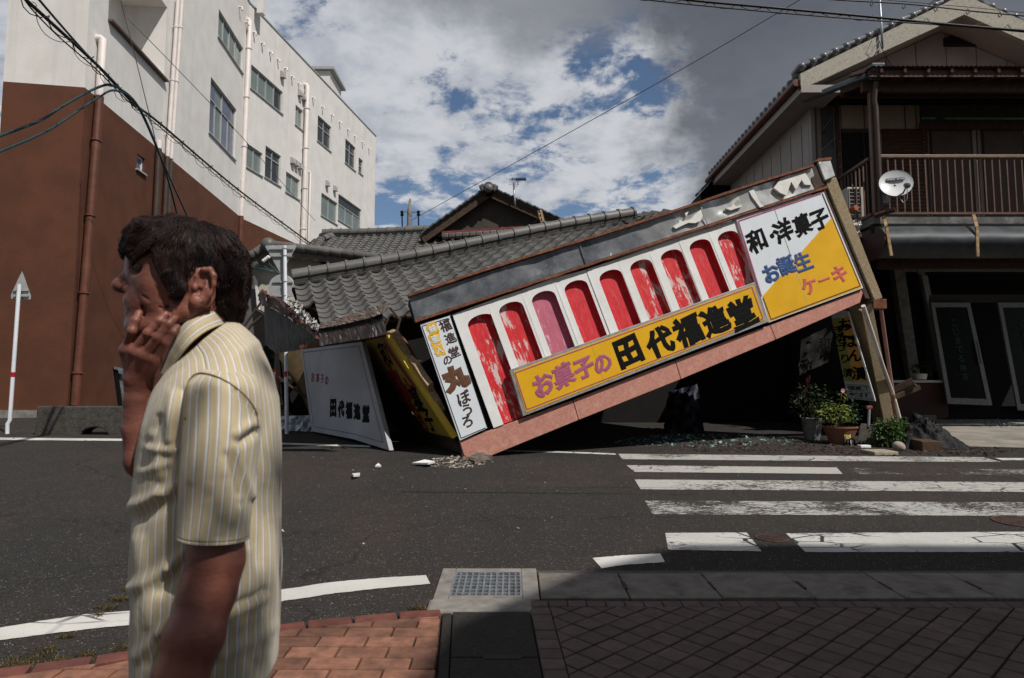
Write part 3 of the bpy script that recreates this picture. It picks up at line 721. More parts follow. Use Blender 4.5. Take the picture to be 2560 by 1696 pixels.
# pink skirting band at the foot of the front, four slabs with dark joints
cuts_b = [(1165, 1143), (1218, 1141), (1446, 1050.5), (1701.5, 948.5), (1939, 849.5), (2150, 757)]
cuts_t = [(1150, 1103), (1150.5, 1103), (1431, 1001), (1687.5, 902), (1924, 813), (2161, 722)]
for i in (0, 2, 3, 4):
    a, b = (0, 2) if i == 0 else (i, i + 1)
    m = MB(); e = 1.0
    if i == 0: poly = [(1160, 1139), (1168, 1143.5), (1186, 1141), (1204, 1147), (1222, 1142), cuts_b[2], cuts_t[2], (1150, 1103)]
    else: poly = [(cuts_b[a][0] + 1.5, cuts_b[a][1] - .6), cuts_b[b], cuts_t[b], (cuts_t[a][0] + 1.5, cuts_t[a][1] - .6)]
    F.slab(m, poly, .012, .14); part(shop, 'skirting_slab', m, M_PINK, bev=.006)
# structural back of the front
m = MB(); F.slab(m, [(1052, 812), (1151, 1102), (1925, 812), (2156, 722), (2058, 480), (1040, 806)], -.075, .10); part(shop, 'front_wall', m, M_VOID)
# arched bays
def red_mat(name, base, white, amt, pinkish=0.0):
    t = NT(name); tilt = math.atan2(F.U[2], F.U[0])
    v = t.mapped((1, 1, 1), rot=(0, tilt, 0)); q = t.n('ShaderNodeVectorMath', operation='ADD'); t.L.new(v, q.inputs[0])
    cx_ = t.n('ShaderNodeCombineXYZ'); rr = t.math('MULTIPLY', t.rand(), 31.0); t.L.new(rr, cx_.inputs[0]); t.L.new(rr, cx_.inputs[2]); t.L.new(cx_.outputs[0], q.inputs[1])
    mp = t.n('ShaderNodeMapping'); t.L.new(q.outputs[0], mp.inputs[0]); mp.inputs['Scale'].default_value = (9, 9, 2.2)
    mp2 = t.n('ShaderNodeMapping'); t.L.new(q.outputs[0], mp2.inputs[0]); mp2.inputs['Scale'].default_value = (5, 5, 1.8)
    n1 = t.noise(1.0, 8, .72, vec=mp2.outputs[0], dist=.6); n2 = t.noise(2.6, 7, .7, vec=mp.outputs[0]); n3 = t.noise(3.0, 4, .6, vec=mp.outputs[0])
    c = t.mix(t.step(n2, .38, .66), base, tuple(np.clip(np.array(base) * 1.22 + .012, 0, 1)))
    c = t.mix(t.math('MULTIPLY', t.step(n3, .5, .8), .5), c, (.62, .18, .20))
    w = t.math('ADD', t.math('MULTIPLY', n1, .7), t.math('MULTIPLY', n2, .3))
    k = t.step(w, .655 - amt, .70 - amt)
    c = t.mix(t.math('MULTIPLY', k, .9), c, white)
    t.set(col=c, rough=.55, spec=.4); t.bump(k, -.25, .004); t.bump(n2, .2, .004); return t.m
M_RED = red_mat('peeling_red_paint', (.50, .012, .018), (.58, .52, .50), .14); M_RED2 = red_mat('scuffed_red_paint', (.50, .014, .022), (.60, .40, .38), .06)
M_PINKP = red_mat('faded_pink_paint', (.42, .105, .16), (.62, .55, .53), .09)
btop = [(1130, 788), (1217, 755.6), (1301.5, 727), (1383, 697), (1465, 675), (1542.7, 649), (1618.6, 622.5), (1693.5, 598), (1767, 575), (1840.7, 551.7)]
apex = [(1196, 789), (1271, 758), (1352, 731), (1433, 704), (1519, 678), (1595, 652.5), (1671, 627.5), (1742, 602), (1812, 581)]
vs_bot = np.mean([F.uv(*p)[1] for p in ((1150, 1103), (1308, 1043))]); v_sign = lambda u: np.interp(u, [F.uv(1274, 925)[0], F.uv(1887, 705)[0]], [F.uv(1274, 925)[1], F.uv(1887, 705)[1]])
ub = [F.uv(*p)[0] for p in btop]; vtop = [F.uv(*p)[1] for p in btop]
HW = .183; RISE = .125
for i in range(9):
    ua, uc = ub[i] + .004, ub[i + 1] - .004; ca, cv = F.uv(*apex[i]); t_ = RNG.uniform(.002, .012)
    v0 = vs_bot + .004 if i == 0 else v_sign(ub[i]) - .05
    hw = HW * (1.08 if i == 0 else 1.0)
    def top_v(u): return np.interp(u, [ua, uc], [vtop[i], vtop[i + 1]])
    NA = 14; arc = [(ca - hw * math.cos(math.pi * k / NA), cv - RISE + RISE * math.sin(math.pi * k / NA) ** .8) for k in range(NA + 1)]
    o0 = .0 + t_; pf = lambda u, v: F.at(u, v, .02 + t_ + .012 * max(0, (v - cv) / .2) * (RNG.random() if False else .5))
    m = MB()
    L = [(ua, v0)] + [(ua, v) for v in (cv - RISE, )]
    m.add([pf(ua, v0), pf(ca - hw, v0), pf(ca - hw, cv - RISE), pf(ua, cv - RISE)], [(0, 1, 2, 3)])
    m.add([pf(ca + hw, v0), pf(uc, v0), pf(uc, cv - RISE), pf(ca + hw, cv - RISE)], [(0, 1, 2, 3)])
    m.add([pf(ua, cv - RISE), pf(ca - hw, cv - RISE), pf(ca - hw, top_v(ca - hw)), pf(ua, top_v(ua))], [(0, 1, 2, 3)])
    m.add([pf(ca + hw, cv - RISE), pf(uc, cv - RISE), pf(uc, top_v(uc)), pf(ca + hw, top_v(ca + hw))], [(0, 1, 2, 3)])
    for (a, b), (c, d) in zip(arc, arc[1:]): m.add([pf(a, b), pf(c, d), pf(c, top_v(c)), pf(a, top_v(a))], [(0, 1, 2, 3)])
    # outer edges of the sheet
    for (p, q) in (((ua, v0), (ua, top_v(ua))), ((uc, top_v(uc)), (uc, v0)), ((ua, top_v(ua)), (uc, top_v(uc)))):
        m.add([pf(*p), pf(*q), pf(*q) - F.n * .04, pf(*p) - F.n * .04], [(3, 2, 1, 0)])
    pan = part(shop, 'arch_panel', m, M_WPANEL)
    m = MB(); dep = -.06
    loop = [(ca - hw, v0)] + arc + [(ca + hw, v0)]
    m.add([F.at(u, v, dep) for u, v in loop], [tuple(range(len(loop)))[::-1]])
    for (a, b), (c, d) in zip(loop, loop[1:]): m.add([pf(a, b), pf(c, d), F.at(c, d, dep), F.at(a, b, dep)], [(0, 1, 2, 3)])
    part(pan, 'arch_recess', m, M_PINKP if i == 2 else (M_RED if i in (0, 1, 5, 6, 8) else M_RED2))
    # joint batten between bays
    m = MB(); x = uc + .004; m.prism([F.at(x - .012, v0, .034), F.at(x + .012, v0, .034), F.at(x + .012, top_v(uc) - .05, .034), F.at(x - .012, top_v(uc) - .05, .034)], F.n, .012)
    if i < 8: part(shop, 'joint_strip', m, M_WPANEL)
# dented sheet metal fascia
def metal_mat():
    t = NT('dented_sheet_metal'); n = t.noise(3.2, 6, .62); n2 = t.noise(1.2, 3, .5); f = t.noise(40, 5, .7)
    u = t.n('ShaderNodeVectorMath', operation='DOT_PRODUCT'); t.L.new(t.tc.outputs['Object'], u.inputs[0]); u.inputs[1].default_value = tuple(F.U)
    c = t.mix(t.step(n, .35, .7), (.13, .145, .17), (.27, .285, .31))
    c = t.mix(t.math('MULTIPLY', t.step(u.outputs['Value'], 2.8, 5.2), .8), c, (.60, .60, .58))  # right end lightened: the metal's bright reflection put into the colour
    c = t.mix(t.math('MULTIPLY', t.step(f, .56, .66), .5), c, (.48, .48, .47))
    peel = t.math('MULTIPLY', t.step(t.math('ADD', t.math('MULTIPLY', n2, .6), t.math('ADD', t.math('MULTIPLY', n, .5), t.math('MULTIPLY', t.step(u.outputs['Value'], 3.8, 6.4), .035))), .655, .668), t.step(u.outputs['Value'], 2.0, 3.0))
    c = t.mix(peel, c, (.66, .63, .57)); nm = t.math('MULTIPLY', t.math('SUBTRACT', 1.0, peel), t.math('SUBTRACT', .48, t.math('MULTIPLY', t.step(u.outputs['Value'], 3.0, 5.0), .12)))
    rg = t.math('ADD', t.math('MULTIPLY', n, .22), .17)
    t.set(col=c, rough=rg, metal=nm, spec=.5); t.bump(t.noise(2.6, 2, .5), .35, .06); t.bump(f, .08, .004); return t.m
M_METAL = metal_mat()
pA, pB, pC, pD = F.uv(1021, 749), F.uv(2018, 428), F.uv(2040, 474), F.uv(1037, 803)
NU, NV = 90, 6; rr = np.random.RandomState(3)
dents = [(rr.rand(), rr.rand(), rr.uniform(.012, .05), rr.uniform(-.02, .012)) for _ in range(26)] + [(rr.uniform(.66, 1), rr.rand(), rr.uniform(.01, .03), rr.uniform(-.03, .03)) for _ in range(34)]
def fasc(i, j):
    s, t = i / NU, j / NV; u = (pD[0] * (1 - s) + pC[0] * s) * (1 - t) + (pA[0] * (1 - s) + pB[0] * s) * t; v = (pD[1] * (1 - s) + pC[1] * s) * (1 - t) + (pA[1] * (1 - s) + pB[1] * s) * t
    o = .085 + .03 * t
    for a, b, r, h in dents: o += h * math.exp(-((s - a) ** 2 / r ** 2 + ((t - b) * .06) ** 2 / r ** 2))
    return F.at(u, v, max(.062, o))
m = MB(); m.grid(fasc, NU, NV)
part(shop, 'metal_fascia', m, M_METAL, smooth=True)
m = MB(); F.slab(m, [(1022, 751), (1038, 803), (2040, 473), (2018, 430)], .045, .3); part(shop, 'fascia_board', m, M_VOID)
M_GLINT = mat('glint_white', (.66, .64, .60), .08, .6, 9, .2, 30)  # torn white patches painted in place of the metal's glints
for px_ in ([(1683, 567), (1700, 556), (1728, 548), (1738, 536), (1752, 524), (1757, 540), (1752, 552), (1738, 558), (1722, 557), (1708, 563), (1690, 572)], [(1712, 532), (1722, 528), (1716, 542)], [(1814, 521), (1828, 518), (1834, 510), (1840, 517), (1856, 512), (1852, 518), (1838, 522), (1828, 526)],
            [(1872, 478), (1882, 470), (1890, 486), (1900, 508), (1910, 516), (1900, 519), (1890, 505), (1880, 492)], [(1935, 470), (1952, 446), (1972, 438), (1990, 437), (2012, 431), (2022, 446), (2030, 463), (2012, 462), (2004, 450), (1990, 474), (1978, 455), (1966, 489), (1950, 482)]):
    m = MB(); F.slab(m, px_, .124, .05); part(shop, 'glint_patch', m, M_GLINT)
for k in (0.385, .69):
    m = MB(); a = F.at(pD[0] + (pC[0] - pD[0]) * k, pD[1] + (pC[1] - pD[1]) * k, .1); b = F.at(pA[0] + (pB[0] - pA[0]) * k, pA[1] + (pB[1] - pA[1]) * k, .13); m.bar(a, b, .02, .008, F.n); part(shop, 'sheet_seam', m, M_METAL)
m = MB()
N = 40
for i in range(N):
    s0, s1 = i / N, (i + 1.02) / N
    q = lambda s: F.at(pA[0] + (pB[0] - pA[0]) * s, pA[1] + (pB[1] - pA[1]) * s + .02 + .012 * math.sin(9 * s) + rr.uniform(-.003, .003), .10)
    m.bar(q(s0), q(s1), .16, .035, F.V)
part(shop, 'rusty_ridge_flashing', m, M_RUST)
m = MB(); a, b = F.uv(1037, 806), F.uv(2058, 473)
for i in range(N):
    q = lambda s: F.at(a[0] + (b[0] - a[0]) * s, a[1] + (b[1] - a[1]) * s, .05); m.bar(q(i / N), q((i + 1.0) / N), .10, .036 + rr.uniform(-.006, .008), F.V)
part(shop, 'rusty_drip_edge', m, M_RUST)
# end box of the fascia with its bright cap
m = MB(); F.slab(m, [(2018, 425), (2038, 474), (2062, 463), (2040, 404)], .09, .35); part(shop, 'fascia_end_box', m, M_WOOD_D, bev=.008)
m = MB(); m2 = [(2045, 405), (2076, 399.5), (2088.5, 440), (2063, 451)]; F.slab(m, m2, .13, .32); part(shop, 'end_cap', m, mat('bright_tin', (.62, .62, .60), .15, .3, 9, .3, 12, metal=.45, dirt=(.30, .28, .25), dirt_amt=.4), bev=.01)
m = MB(); F.slab(m, [(2040, 404), (2045, 397), (2079, 393), (2079, 400)], .14, .34); part(shop, 'rusty_ridge_flashing', m, M_RUST)
# right end pier of the front with exposed aggregate
m = MB(); F.slab(m, [(2063, 452), (2090, 442), (2207, 745), (2187, 752)], .06, .34); part(shop, 'end_pier', m, M_AGG, bev=.01)
m = MB(); F.slab(m, [(2052, 472), (2066, 466), (2187, 752), (2163, 745)], .02, .25); part(shop, 'pier_backing', m, M_WOOD_D, bev=.006)
# tall leaning pier beneath it and its pipe
pb = gnd(2215, 1083); p_t = W(2150, 762, 10.75); dd = nrm(p_t - pb)
m = MB(); m.bar(pb - dd * .1, p_t, .235, .26, (0, -1, .2)); part(shop, 'leaning_pier', m, M_AGG, bev=.012)
m = MB(); m.tube([W(2158, 765, 10.5), W(2207, 915, 11.2), W(2232, 985, 11.9)], .032, 10); m.tube([W(2236, 1000, 12), W(2254, 1066, 12.3)], .034, 10); part(shop, 'white_downpipe', m, M_PIPE_W, smooth=True, angle=50)
m = MB(); m.tube([W(2202, 772, 10.9), W(2245, 1075, 12.4)], .03, 10); part(shop, 'pink_downpipe', m, mat('pink_pipe', (.30, .16, .14), .1, .6), smooth=True, angle=50)
m = MB(); m.box(W(2192, 762, 10.9), (.22, .2, .16)); part(shop, 'rusty_bracket', m, M_RUST, bev=.01)
# dark inside of the shop
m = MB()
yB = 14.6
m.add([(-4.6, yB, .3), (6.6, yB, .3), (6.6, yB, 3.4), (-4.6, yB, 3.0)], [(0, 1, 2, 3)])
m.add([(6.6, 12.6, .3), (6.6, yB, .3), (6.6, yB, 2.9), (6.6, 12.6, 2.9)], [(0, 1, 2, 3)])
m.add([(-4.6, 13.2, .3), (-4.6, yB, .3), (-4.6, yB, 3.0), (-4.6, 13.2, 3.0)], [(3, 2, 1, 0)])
part(shop, 'interior_shade_wall', m, M_VOID)
m = MB(); m.add([(5.98, 11.9, .3), (5.98, 14.6, .3), (5.98, 14.6, 3.2), (5.98, 11.9, 3.0)], [(0, 1, 2, 3)]); part(shop, 'interior_shade_wall', m, M_VOID)  # dark sheet added where the inside of the shop lies in shade
for k in range(0):
    m = MB(); x = RNG.uniform(.5, 3.5); y = RNG.uniform(11.8, 14); m.bar((x, y, gz(y, -.05)), (x + RNG.uniform(-1.2, 1.2), y + RNG.uniform(-.6, .6), gz(y, RNG.uniform(1.0, 2.6))), RNG.uniform(.06, .12)); part(shop, 'fallen_timber', m, M_WOOD_D)

# ---- front roof of pantiles -----------------------------------------------------
def tile_mat(name, c):
    t = NT(name); n = t.noise(7, 6, .65); n2 = t.noise(60, 4, .6)
    c = np.array(c); col = t.mix(t.step(n, .32, .7), tuple(c * .8), tuple(c * 1.2))
    col = t.mix(t.math('MULTIPLY', t.step(t.noise(2.2, 6, .7), .55, .75), .4), col, (.13, .115, .085))
    q = t.n('ShaderNodeHueSaturation'); t.L.new(col, q.inputs['Color']); t.L.new(t.math('ADD', t.math('MULTIPLY', t.rand(), .4), .8), q.inputs['Value'])
    t.set(col=q.outputs[0], rough=t.math('ADD', t.math('MULTIPLY', n, .25), .38), spec=.45); t.bump(n2, .2, .004); return t.m
M_TILE = tile_mat('grey_glazed_tile', (.112, .108, .102)); M_TILE_D = tile_mat('dark_roof_tile', (.075, .078, .082))
def tile_mesh(name, w, l, mt):
    """single wave pantile: dips on the left, rolls up at the right edge, thick front lip. x across, y up the slope"""
    xs = np.linspace(0, 1, 10); z = [.034 - .040 * math.sin(math.pi * min(1, x / .80)) ** 1.0 * 1.0 + (.030 * math.sin(math.pi * max(0, (x - .72)) / .34) if x > .72 else 0) for x in xs]
    ww = w * 1.06; vs = []
    for yy, dz in ((-.02, 0.020), (l * 1.12, -.004)):
        for x, zz in zip(xs, z): vs.append(((x - .5) * ww, yy, zz + dz))
    for x, zz in zip(xs, z): vs.append(((x - .5) * ww, -.02, zz + .020 - .034))
    k = len(xs); m = MB(); m.add(vs, [(i, i + 1, k + i + 1, k + i) for i in range(k - 1)] + [(2 * k + i, 2 * k + i + 1, i + 1, i) for i in range(k - 1)] + [(k - 1, 3 * k - 1, 2 * k - 1), (0, k, 2 * k)])
    me = m.mesh(name); finish(me, mt, True, 40); return me
def ridge_mesh(name, r, l, mt):
    m = MB(); N_ = 9; prof = [(0, r), (l * .86, r * .97), (l * .865, r * 1.16), (l, r * 1.16)]
    vs = []
    for x, q in prof:
        for j in range(N_ + 1):
            a = math.pi * j / N_; vs.append((x, q * math.cos(a), q * math.sin(a) * .95))
    fs = [(i * (N_ + 1) + j, i * (N_ + 1) + j + 1, (i + 1) * (N_ + 1) + j + 1, (i + 1) * (N_ + 1) + j) for i in range(3) for j in range(N_)]
    fs += [tuple(range(N_, -1, -1)), tuple(range(3 * (N_ + 1), 4 * (N_ + 1)))]
    m.add(vs, fs); return finish(m.mesh(name), mt, True, 40)
def project(p):
    q = np.asarray(p, float) - CP; c, s = math.cos(PITCH), math.sin(PITCH)
    y, z = q[1] * c + q[2] * s, -q[1] * s + q[2] * c
    return 1280 + FPX * q[0] / y, 848 - FPX * z / y
class Roof:
    def __init__(s, parent, R0, r, d, w, l, me, mt, sag=None, name='roof_tile'):
        s.R0 = np.asarray(R0, float); s.r = nrm(r); d = np.asarray(d, float); s.d = nrm(d - s.r * np.dot(d, s.r)); s.n = np.cross(s.r, s.d); s.w, s.l = w, l
        if s.n[2] < 0: s.n = -s.n
        s.parent, s.me, s.mt, s.sag, s.name = parent, me, mt, sag or (lambda a, b: 0), name; s.rest = MB(); s.count = 0
    def P(s, a, b, h=0.0): return s.R0 + s.r * a - s.d * b + s.n * (h + s.sag(a, b))
    def tile(s, i, j, skip=None):
        a, b = (i + .5) * s.w, (j + 1) * s.l; e = .05
        o = s.P(a, b); x = nrm(s.P(a + e, b) - s.P(a - e, b)); y = nrm(s.P(a, b - e) - s.P(a, b + e)); z = nrm(np.cross(x, y)); y = np.cross(z, x)
        if skip and skip(o): return
        q = RNG.gauss(0, .012); x = nrm(x + y * q); y = nrm(y - x * q)
        o = o + z * RNG.uniform(-.003, .004) + y * RNG.gauss(0, .006); M = frame(o, x, y, z)
        if s.count < 299: inst(s.parent, s.name, s.me, M)
        else:
            b0 = len(s.rest.v); s.rest.v += [tuple(M @ v.co) for v in s.me.vertices]; s.rest.f += [tuple(b0 + k for k in p.vertices) for p in s.me.polygons]
        s.count += 1
    def done(s):
        if s.rest.v: part(s.parent, 'far_tiles', s.rest, s.mt, smooth=True, angle=40, kind='stuff')
TW, TL_ = .245, .235
sagf = lambda a, b: -.05 * math.sin(a * .9 + .6) * min(1, b) - .03 * math.sin(b * 2.1 + a)
T1 = tile_mesh('pantile', TW, TL_, M_TILE); RM = ridge_mesh('ridge_cap', .105, .31, M_TILE)
roof_base = MB()
rf = Roof(shop, (-3.54, 11.0, 3.06), (1, .27, .25), (-.42, 1, .56), TW, TL_, T1, M_TILE, sagf)
NB_ = 38
bhit = lambda a: float(np.dot(F0 + F.n * -.12 - (rf.R0 + rf.r * a), F.n) / np.dot(-rf.d, F.n))
bmax = lambda a: min(2.05, .35 + a * 3.2) if a < 2.75 else max(.3, min(2.4, bhit(a)))
for k in range(NB_):
    a0, a1 = .12 + k * .2, .12 + (k + 1) * .2; roof_base.quad(rf.P(a0, bmax(a0), -.05), rf.P(a1, bmax(a1), -.05), rf.P(a1, 0, -.05), rf.P(a0, 0, -.05), rf.n, .03)
roof_base.quad(rf.P(-.05, 0, -.05), rf.P(7.6, 0, -.05), rf.P(7.6, 0, -.05) + np.array((-.3, 2.6, -1.0)), rf.P(-.05, 0, -.05) + np.array((-.3, 2.6, -1.0)), (0, .3, .95), .05)
roofp = part(shop, 'front_roof', roof_base, M_WOOD_D)
rf.parent = roofp
hid = lambda o: np.dot(o - F0, F.n) > -.15
for j in range(9):
    for i in range(-1, 29):
        a, b = (i + .5) * TW, (j + 1) * TL_; q = project(rf.P(a, b))
        if q[0] < 726 + (q[1] - 700) * .60: continue
        if q[0] > 1022 and q[1] > 760 - (q[0] - 1022) * .337 + 14: continue
        if q[0] < 1022 and q[1] > 880: continue
        if i < j * .12 - .6 and q[1] < 0: continue
        rf.tile(i, j, hid)
rf.done()
# ridge: two bedding courses and half round caps
for h, wd in ((.02, .24), (.065, .20), (.11, .16)):
    m = MB()
    for k in range(24):
        a0 = .0 + k * .26; p, q = rf.P(a0, 0, h + .02), rf.P(a0 + .253, 0, h + .02); m.bar(p, q, wd, .04, rf.n)
    part(roofp, 'ridge_bed', m, M_TILE)
for k in range(21):
    a = .0 + k * .295; o = rf.P(a, 0, .15); x = nrm(rf.P(a + .1, 0) - rf.P(a, 0)); z = rf.n; y = np.cross(z, x)
    inst(roofp, 'ridge_tile', RM, frame(o, x, y, z))
# broken end of the ridge, loose tiles
for k in range(5):
    o = rf.P(6.05 + k * .2, .05 + .1 * RNG.random(), .05); inst(roofp, 'broken_tile', T1, frame(o, nrm(rf.r + rf.d * RNG.uniform(-.6, .6)), nrm(rf.d - rf.r * .2), rf.n))
# ================================================================ SIGNS ON THE SHOP
M_YEL = mat('yellow_sign_face', (.66, .36, .008), .05, .42, 3, .03, 20, dirt=(.50, .27, .02), dirt_amt=.35)
M_WSIGN = mat('white_sign_face', (.62, .66, .70), .03, .42, 3, .03, 14)
M_BLACK = mat('black_lettering', (.005, .005, .005), .1, .8, 9, 0, spec=.12); M_PINKL = mat('mauve_lettering', (.33, .085, .15), .1, .5, 9, 0)
M_BROWNL = mat('dark_brown_lettering', (.042, .024, .020), .1, .5, 9, 0); M_BROWN2 = mat('brown_lettering', (.105, .045, .022), .1, .5, 9, 0)
M_BLUEL = mat('blue_lettering', (.022, .065, .19), .1, .5, 9, 0); M_REDL = mat('coral_lettering', (.50, .10, .075), .1, .5, 9, 0); M_FRAME = mat('sign_frame_grey', (.28, .275, .27), .15, .5, 12, .1, 60, metal=.3, dirt=(.08, .08, .08))
M_YELL = mat('golden_blot', (.68, .40, .03), .05, .5, 4, 0)
# long yellow name board
S1 = thing('shop_name_sign', 'long yellow name board with mauve and black brush lettering across the tilted shop front', 'sign', F.px(1600, 880, .1))
m = MB(); F.slab(m, [(1308, 1041), (1921, 805), (1887, 705.6), (1274, 925)], .095, .08); part(S1, 'frame', m, M_FRAME, bev=.004)
m = MB(); F.slab(m, [(1315.5, 1031), (1912, 800), (1884, 713), (1283.5, 929)], .101, .03); part(S1, 'face', m, M_YEL)
m = MB()
for a, b in (((1288, 932.5), (1880, 718)), ((1288, 932.5), (1317.5, 1024)), ((1317.5, 1024), (1908, 797)), ((1880, 718), (1908, 797))): F.line(m, a, b, 2.3, .106, .004)
part(S1, 'border_line', m, M_PINKL)
for ch, x, y, s_ in (('お', 1359.5, 961, 52), ('菓', 1409, 938, 58), ('子', 1461, 920, 50), ('の', 1507, 910, 43)): F.write(S1, ch, x, y, s_, M_PINKL, .103, .05, 1.0)
for ch, x, y, s_ in (('田', 1571, 880, 64), ('代', 1650, 855, 68), ('福', 1719, 827, 68), ('進', 1788, 802, 66), ('堂', 1856, 783, 65)): F.write(S1, ch, x, y, s_, M_BLACK, .103, .052, .75)
for k in (.33, .66):
    m = MB(); F.line(m, (1274 + 613 * k, 925 - 219 * k + 5), (1308 + 613 * k, 1041 - 236 * k - 8), 1.0, .1015, .0012); part(S1, 'panel_joint', m, mat('yellow_joint', (.36, .20, .02), 0, .6))
# big corner board
S2 = thing('corner_sign', 'large diagonally divided white and yellow board at the high end of the tilted shop front', 'sign', F.px(2000, 640, .1))
m = MB(); F.slab(m, [(1922, 807), (2158, 720.6), (2058.6, 478), (1840.6, 549)], .06, .05); part(S2, 'face', m, M_WSIGN, bev=.004)
m = MB(); F.slab(m, [(1923, 804), (2155, 719), (2080, 543.5), (1907, 740.5)], .064, .03); part(S2, 'yellow_half', m, M_YEL)
m = MB()
for a, b in (((1846, 553), (2053, 484)), ((1846, 553), (1904, 741))): F.line(m, a, b, 3, .067, .004)
part(S2, 'border_line', m, M_PINKL)
m = MB()
for a, b in (((2056, 484), (2151, 715)), ((2151, 715), (1928, 799)), ((1928, 799), (1908, 745))): F.line(m, a, b, 2.6, .067, .004)
part(S2, 'dark_border_line', m, mat('brown_line', (.10, .05, .02), 0, .5))
for ch, x, y, s_ in (('和', 1891, 602, 51), ('洋', 1957, 577.5, 50), ('菓', 2006, 562, 48), ('子', 2050, 549, 46)): F.write(S2, ch, x, y, s_, M_BLACK, .064, .036, .9)
F.write(S2, '・', 1930.5, 590, 8, M_BLACK, .064, .05)
for ch, x, y, s_ in (('お', 1929, 682.5, 40), ('誕', 1967, 663, 43), ('生', 2007, 654, 42)): F.write(S2, ch, x, y, s_, M_BLUEL, .068, .04)
for ch, x, y, s_ in (('ケ', 2023, 715, 38), ('ー', 2060.5, 699, 27), ('キ', 2099, 685, 37)): F.write(S2, ch, x, y, s_, M_REDL, .068, .04, asp=1.0)
m = MB(); F.line(m, (1936, 521), (2022, 767), 1.0, .0655, .0012); part(S2, 'panel_joint', m, mat('joint_grey', (.40, .38, .33), .3, .6))
# narrow white board at the low end
S3 = thing('narrow_sign', 'narrow white upright board with brown brush lettering at the low end of the tilted front', 'sign', F.px(1130, 940, .1))
m = MB(); F.slab(m, [(1150, 1102), (1220, 1070), (1127, 788), (1050, 811)], .05, .05); part(S3, 'face', m, M_WSIGN, bev=.004)
m = MB()
for a, b in (((1055, 816), (1120, 796)), ((1055, 816), (1153, 1096)), ((1153, 1096), (1214, 1070))): F.line(m, a, b, 1.8, .054, .003)
for a, b in (((1126, 789), (1219, 1069)),): F.line(m, a, b, 2.6, .054, .003)
part(S3, 'border_line', m, M_BLACK)
for (x, y, s_, ch) in ((1081.5, 822, 31, '蜂'), (1088, 848, 31, '蜜'), (1098, 876, 30, '入')):
    u, v = F.uv(x, y, .05); k = s_ * np.linalg.norm(F.px(x, y) - CP) / FPX; r_ = random.Random(s_ + int(x))
    pts = [F.at(u + k * .5 * math.cos(a) * q * (1 / max(abs(math.cos(a)), abs(math.sin(a)))) * .84, v + k * .5 * math.sin(a) * q * (1 / max(abs(math.cos(a)), abs(math.sin(a)))) * .94, .0545) for a, q in ((2 * math.pi * i / 22, r_.uniform(.86, 1.18)) for i in range(22))]
    m = MB(); m.prism(pts, F.n, .003); part(S3, 'golden_blot', m, M_YELL)
    F.write(S3, ch, x, y, s_ * .62, M_WSIGN, .0555, .03)
for ch, x, y, s_ in (('福', 1113, 814.5, 28), ('進', 1126, 846, 27), ('堂', 1135.5, 881, 26), ('の', 1119, 901, 21), ('ぼ', 1160, 994, 33), ('う', 1168.5, 1025, 27), ('ろ', 1168, 1054.5, 26)): F.write(S3, ch, x, y, s_, M_BROWNL, .0515, .03, .8)
F.write(S3, '丸', 1138.5, 946, 60, M_BROWN2, .0515, .095, .8)

# white side board leaning on the street
q = [gnd(779.2, 1079, .03), gnd(973.4, 1127, .02), W(904.5, 854.3, 10.5), None]
P4 = Plane(q[0], q[1] - q[0], q[2] - q[1])
S4 = thing('fallen_white_sign', 'dirty white side board with maroon and peeling black lettering leaning onto the road', 'sign', (q[0] + q[1]) / 2)
M_WDIRT = mat('dirty_white_board', (.36, .365, .39), .1, .5, 1.6, .08, 20, dirt=(.23, .225, .225), dirt_amt=.55)
m = MB(); P4.slab(m, [(779.2, 1079), (880, 1098), (925, 1112), (973.4, 1127), (904.5, 854.3), (752.4, 874.4)], 0, .07); part(S4, 'board', m, M_WDIRT, bev=.006)
m = MB()
for a, b in (((757.5, 881.5), (897, 866)), ((897, 866), (957, 1107)), ((957, 1107), (884, 1085)), ((884, 1085), (784, 1067)), ((784, 1067), (757.5, 881.5))): P4.line(m, a, b, 1.7, .004, .003)
part(S4, 'border_line', m, mat('slate_line', (.12, .12, .16), .1, .6))
tl = math.atan2(1.0, 20)
def write4(ch, x, y, h, mt, bold):
    u, v = P4.uv(x, y); k = h; d = P4.px(x, y + h / 2) - P4.px(x, y - h / 2); k = np.linalg.norm(d)
    letter(S4, ch, lambda a, b: P4.at(u + a, v + b, .002), mt, k * .92, bold, .8, P4.n, .004)
M_MAROON = mat('maroon_lettering', (.20, .055, .06), .15, .55, 9, 0)
for ch, x, y in (('お', 782.5, 943), ('菓', 794.5, 945), ('子', 806, 947), ('の', 817, 952)): write4(ch, x, y, 24, M_MAROON, .03)
for ch, x, y in (('田', 833, 1021), ('代', 853, 1023), ('福', 872.5, 1026), ('進', 893, 1030), ('堂', 915, 1035)): write4(ch, x, y, 42, M_BLACK, .07)
m = MB(); P4.line(m, (800, 991), (952, 1009), 1.0, .003, .002); part(S4, 'panel_joint', m, mat('joint_grey', (0, 0, 0)))

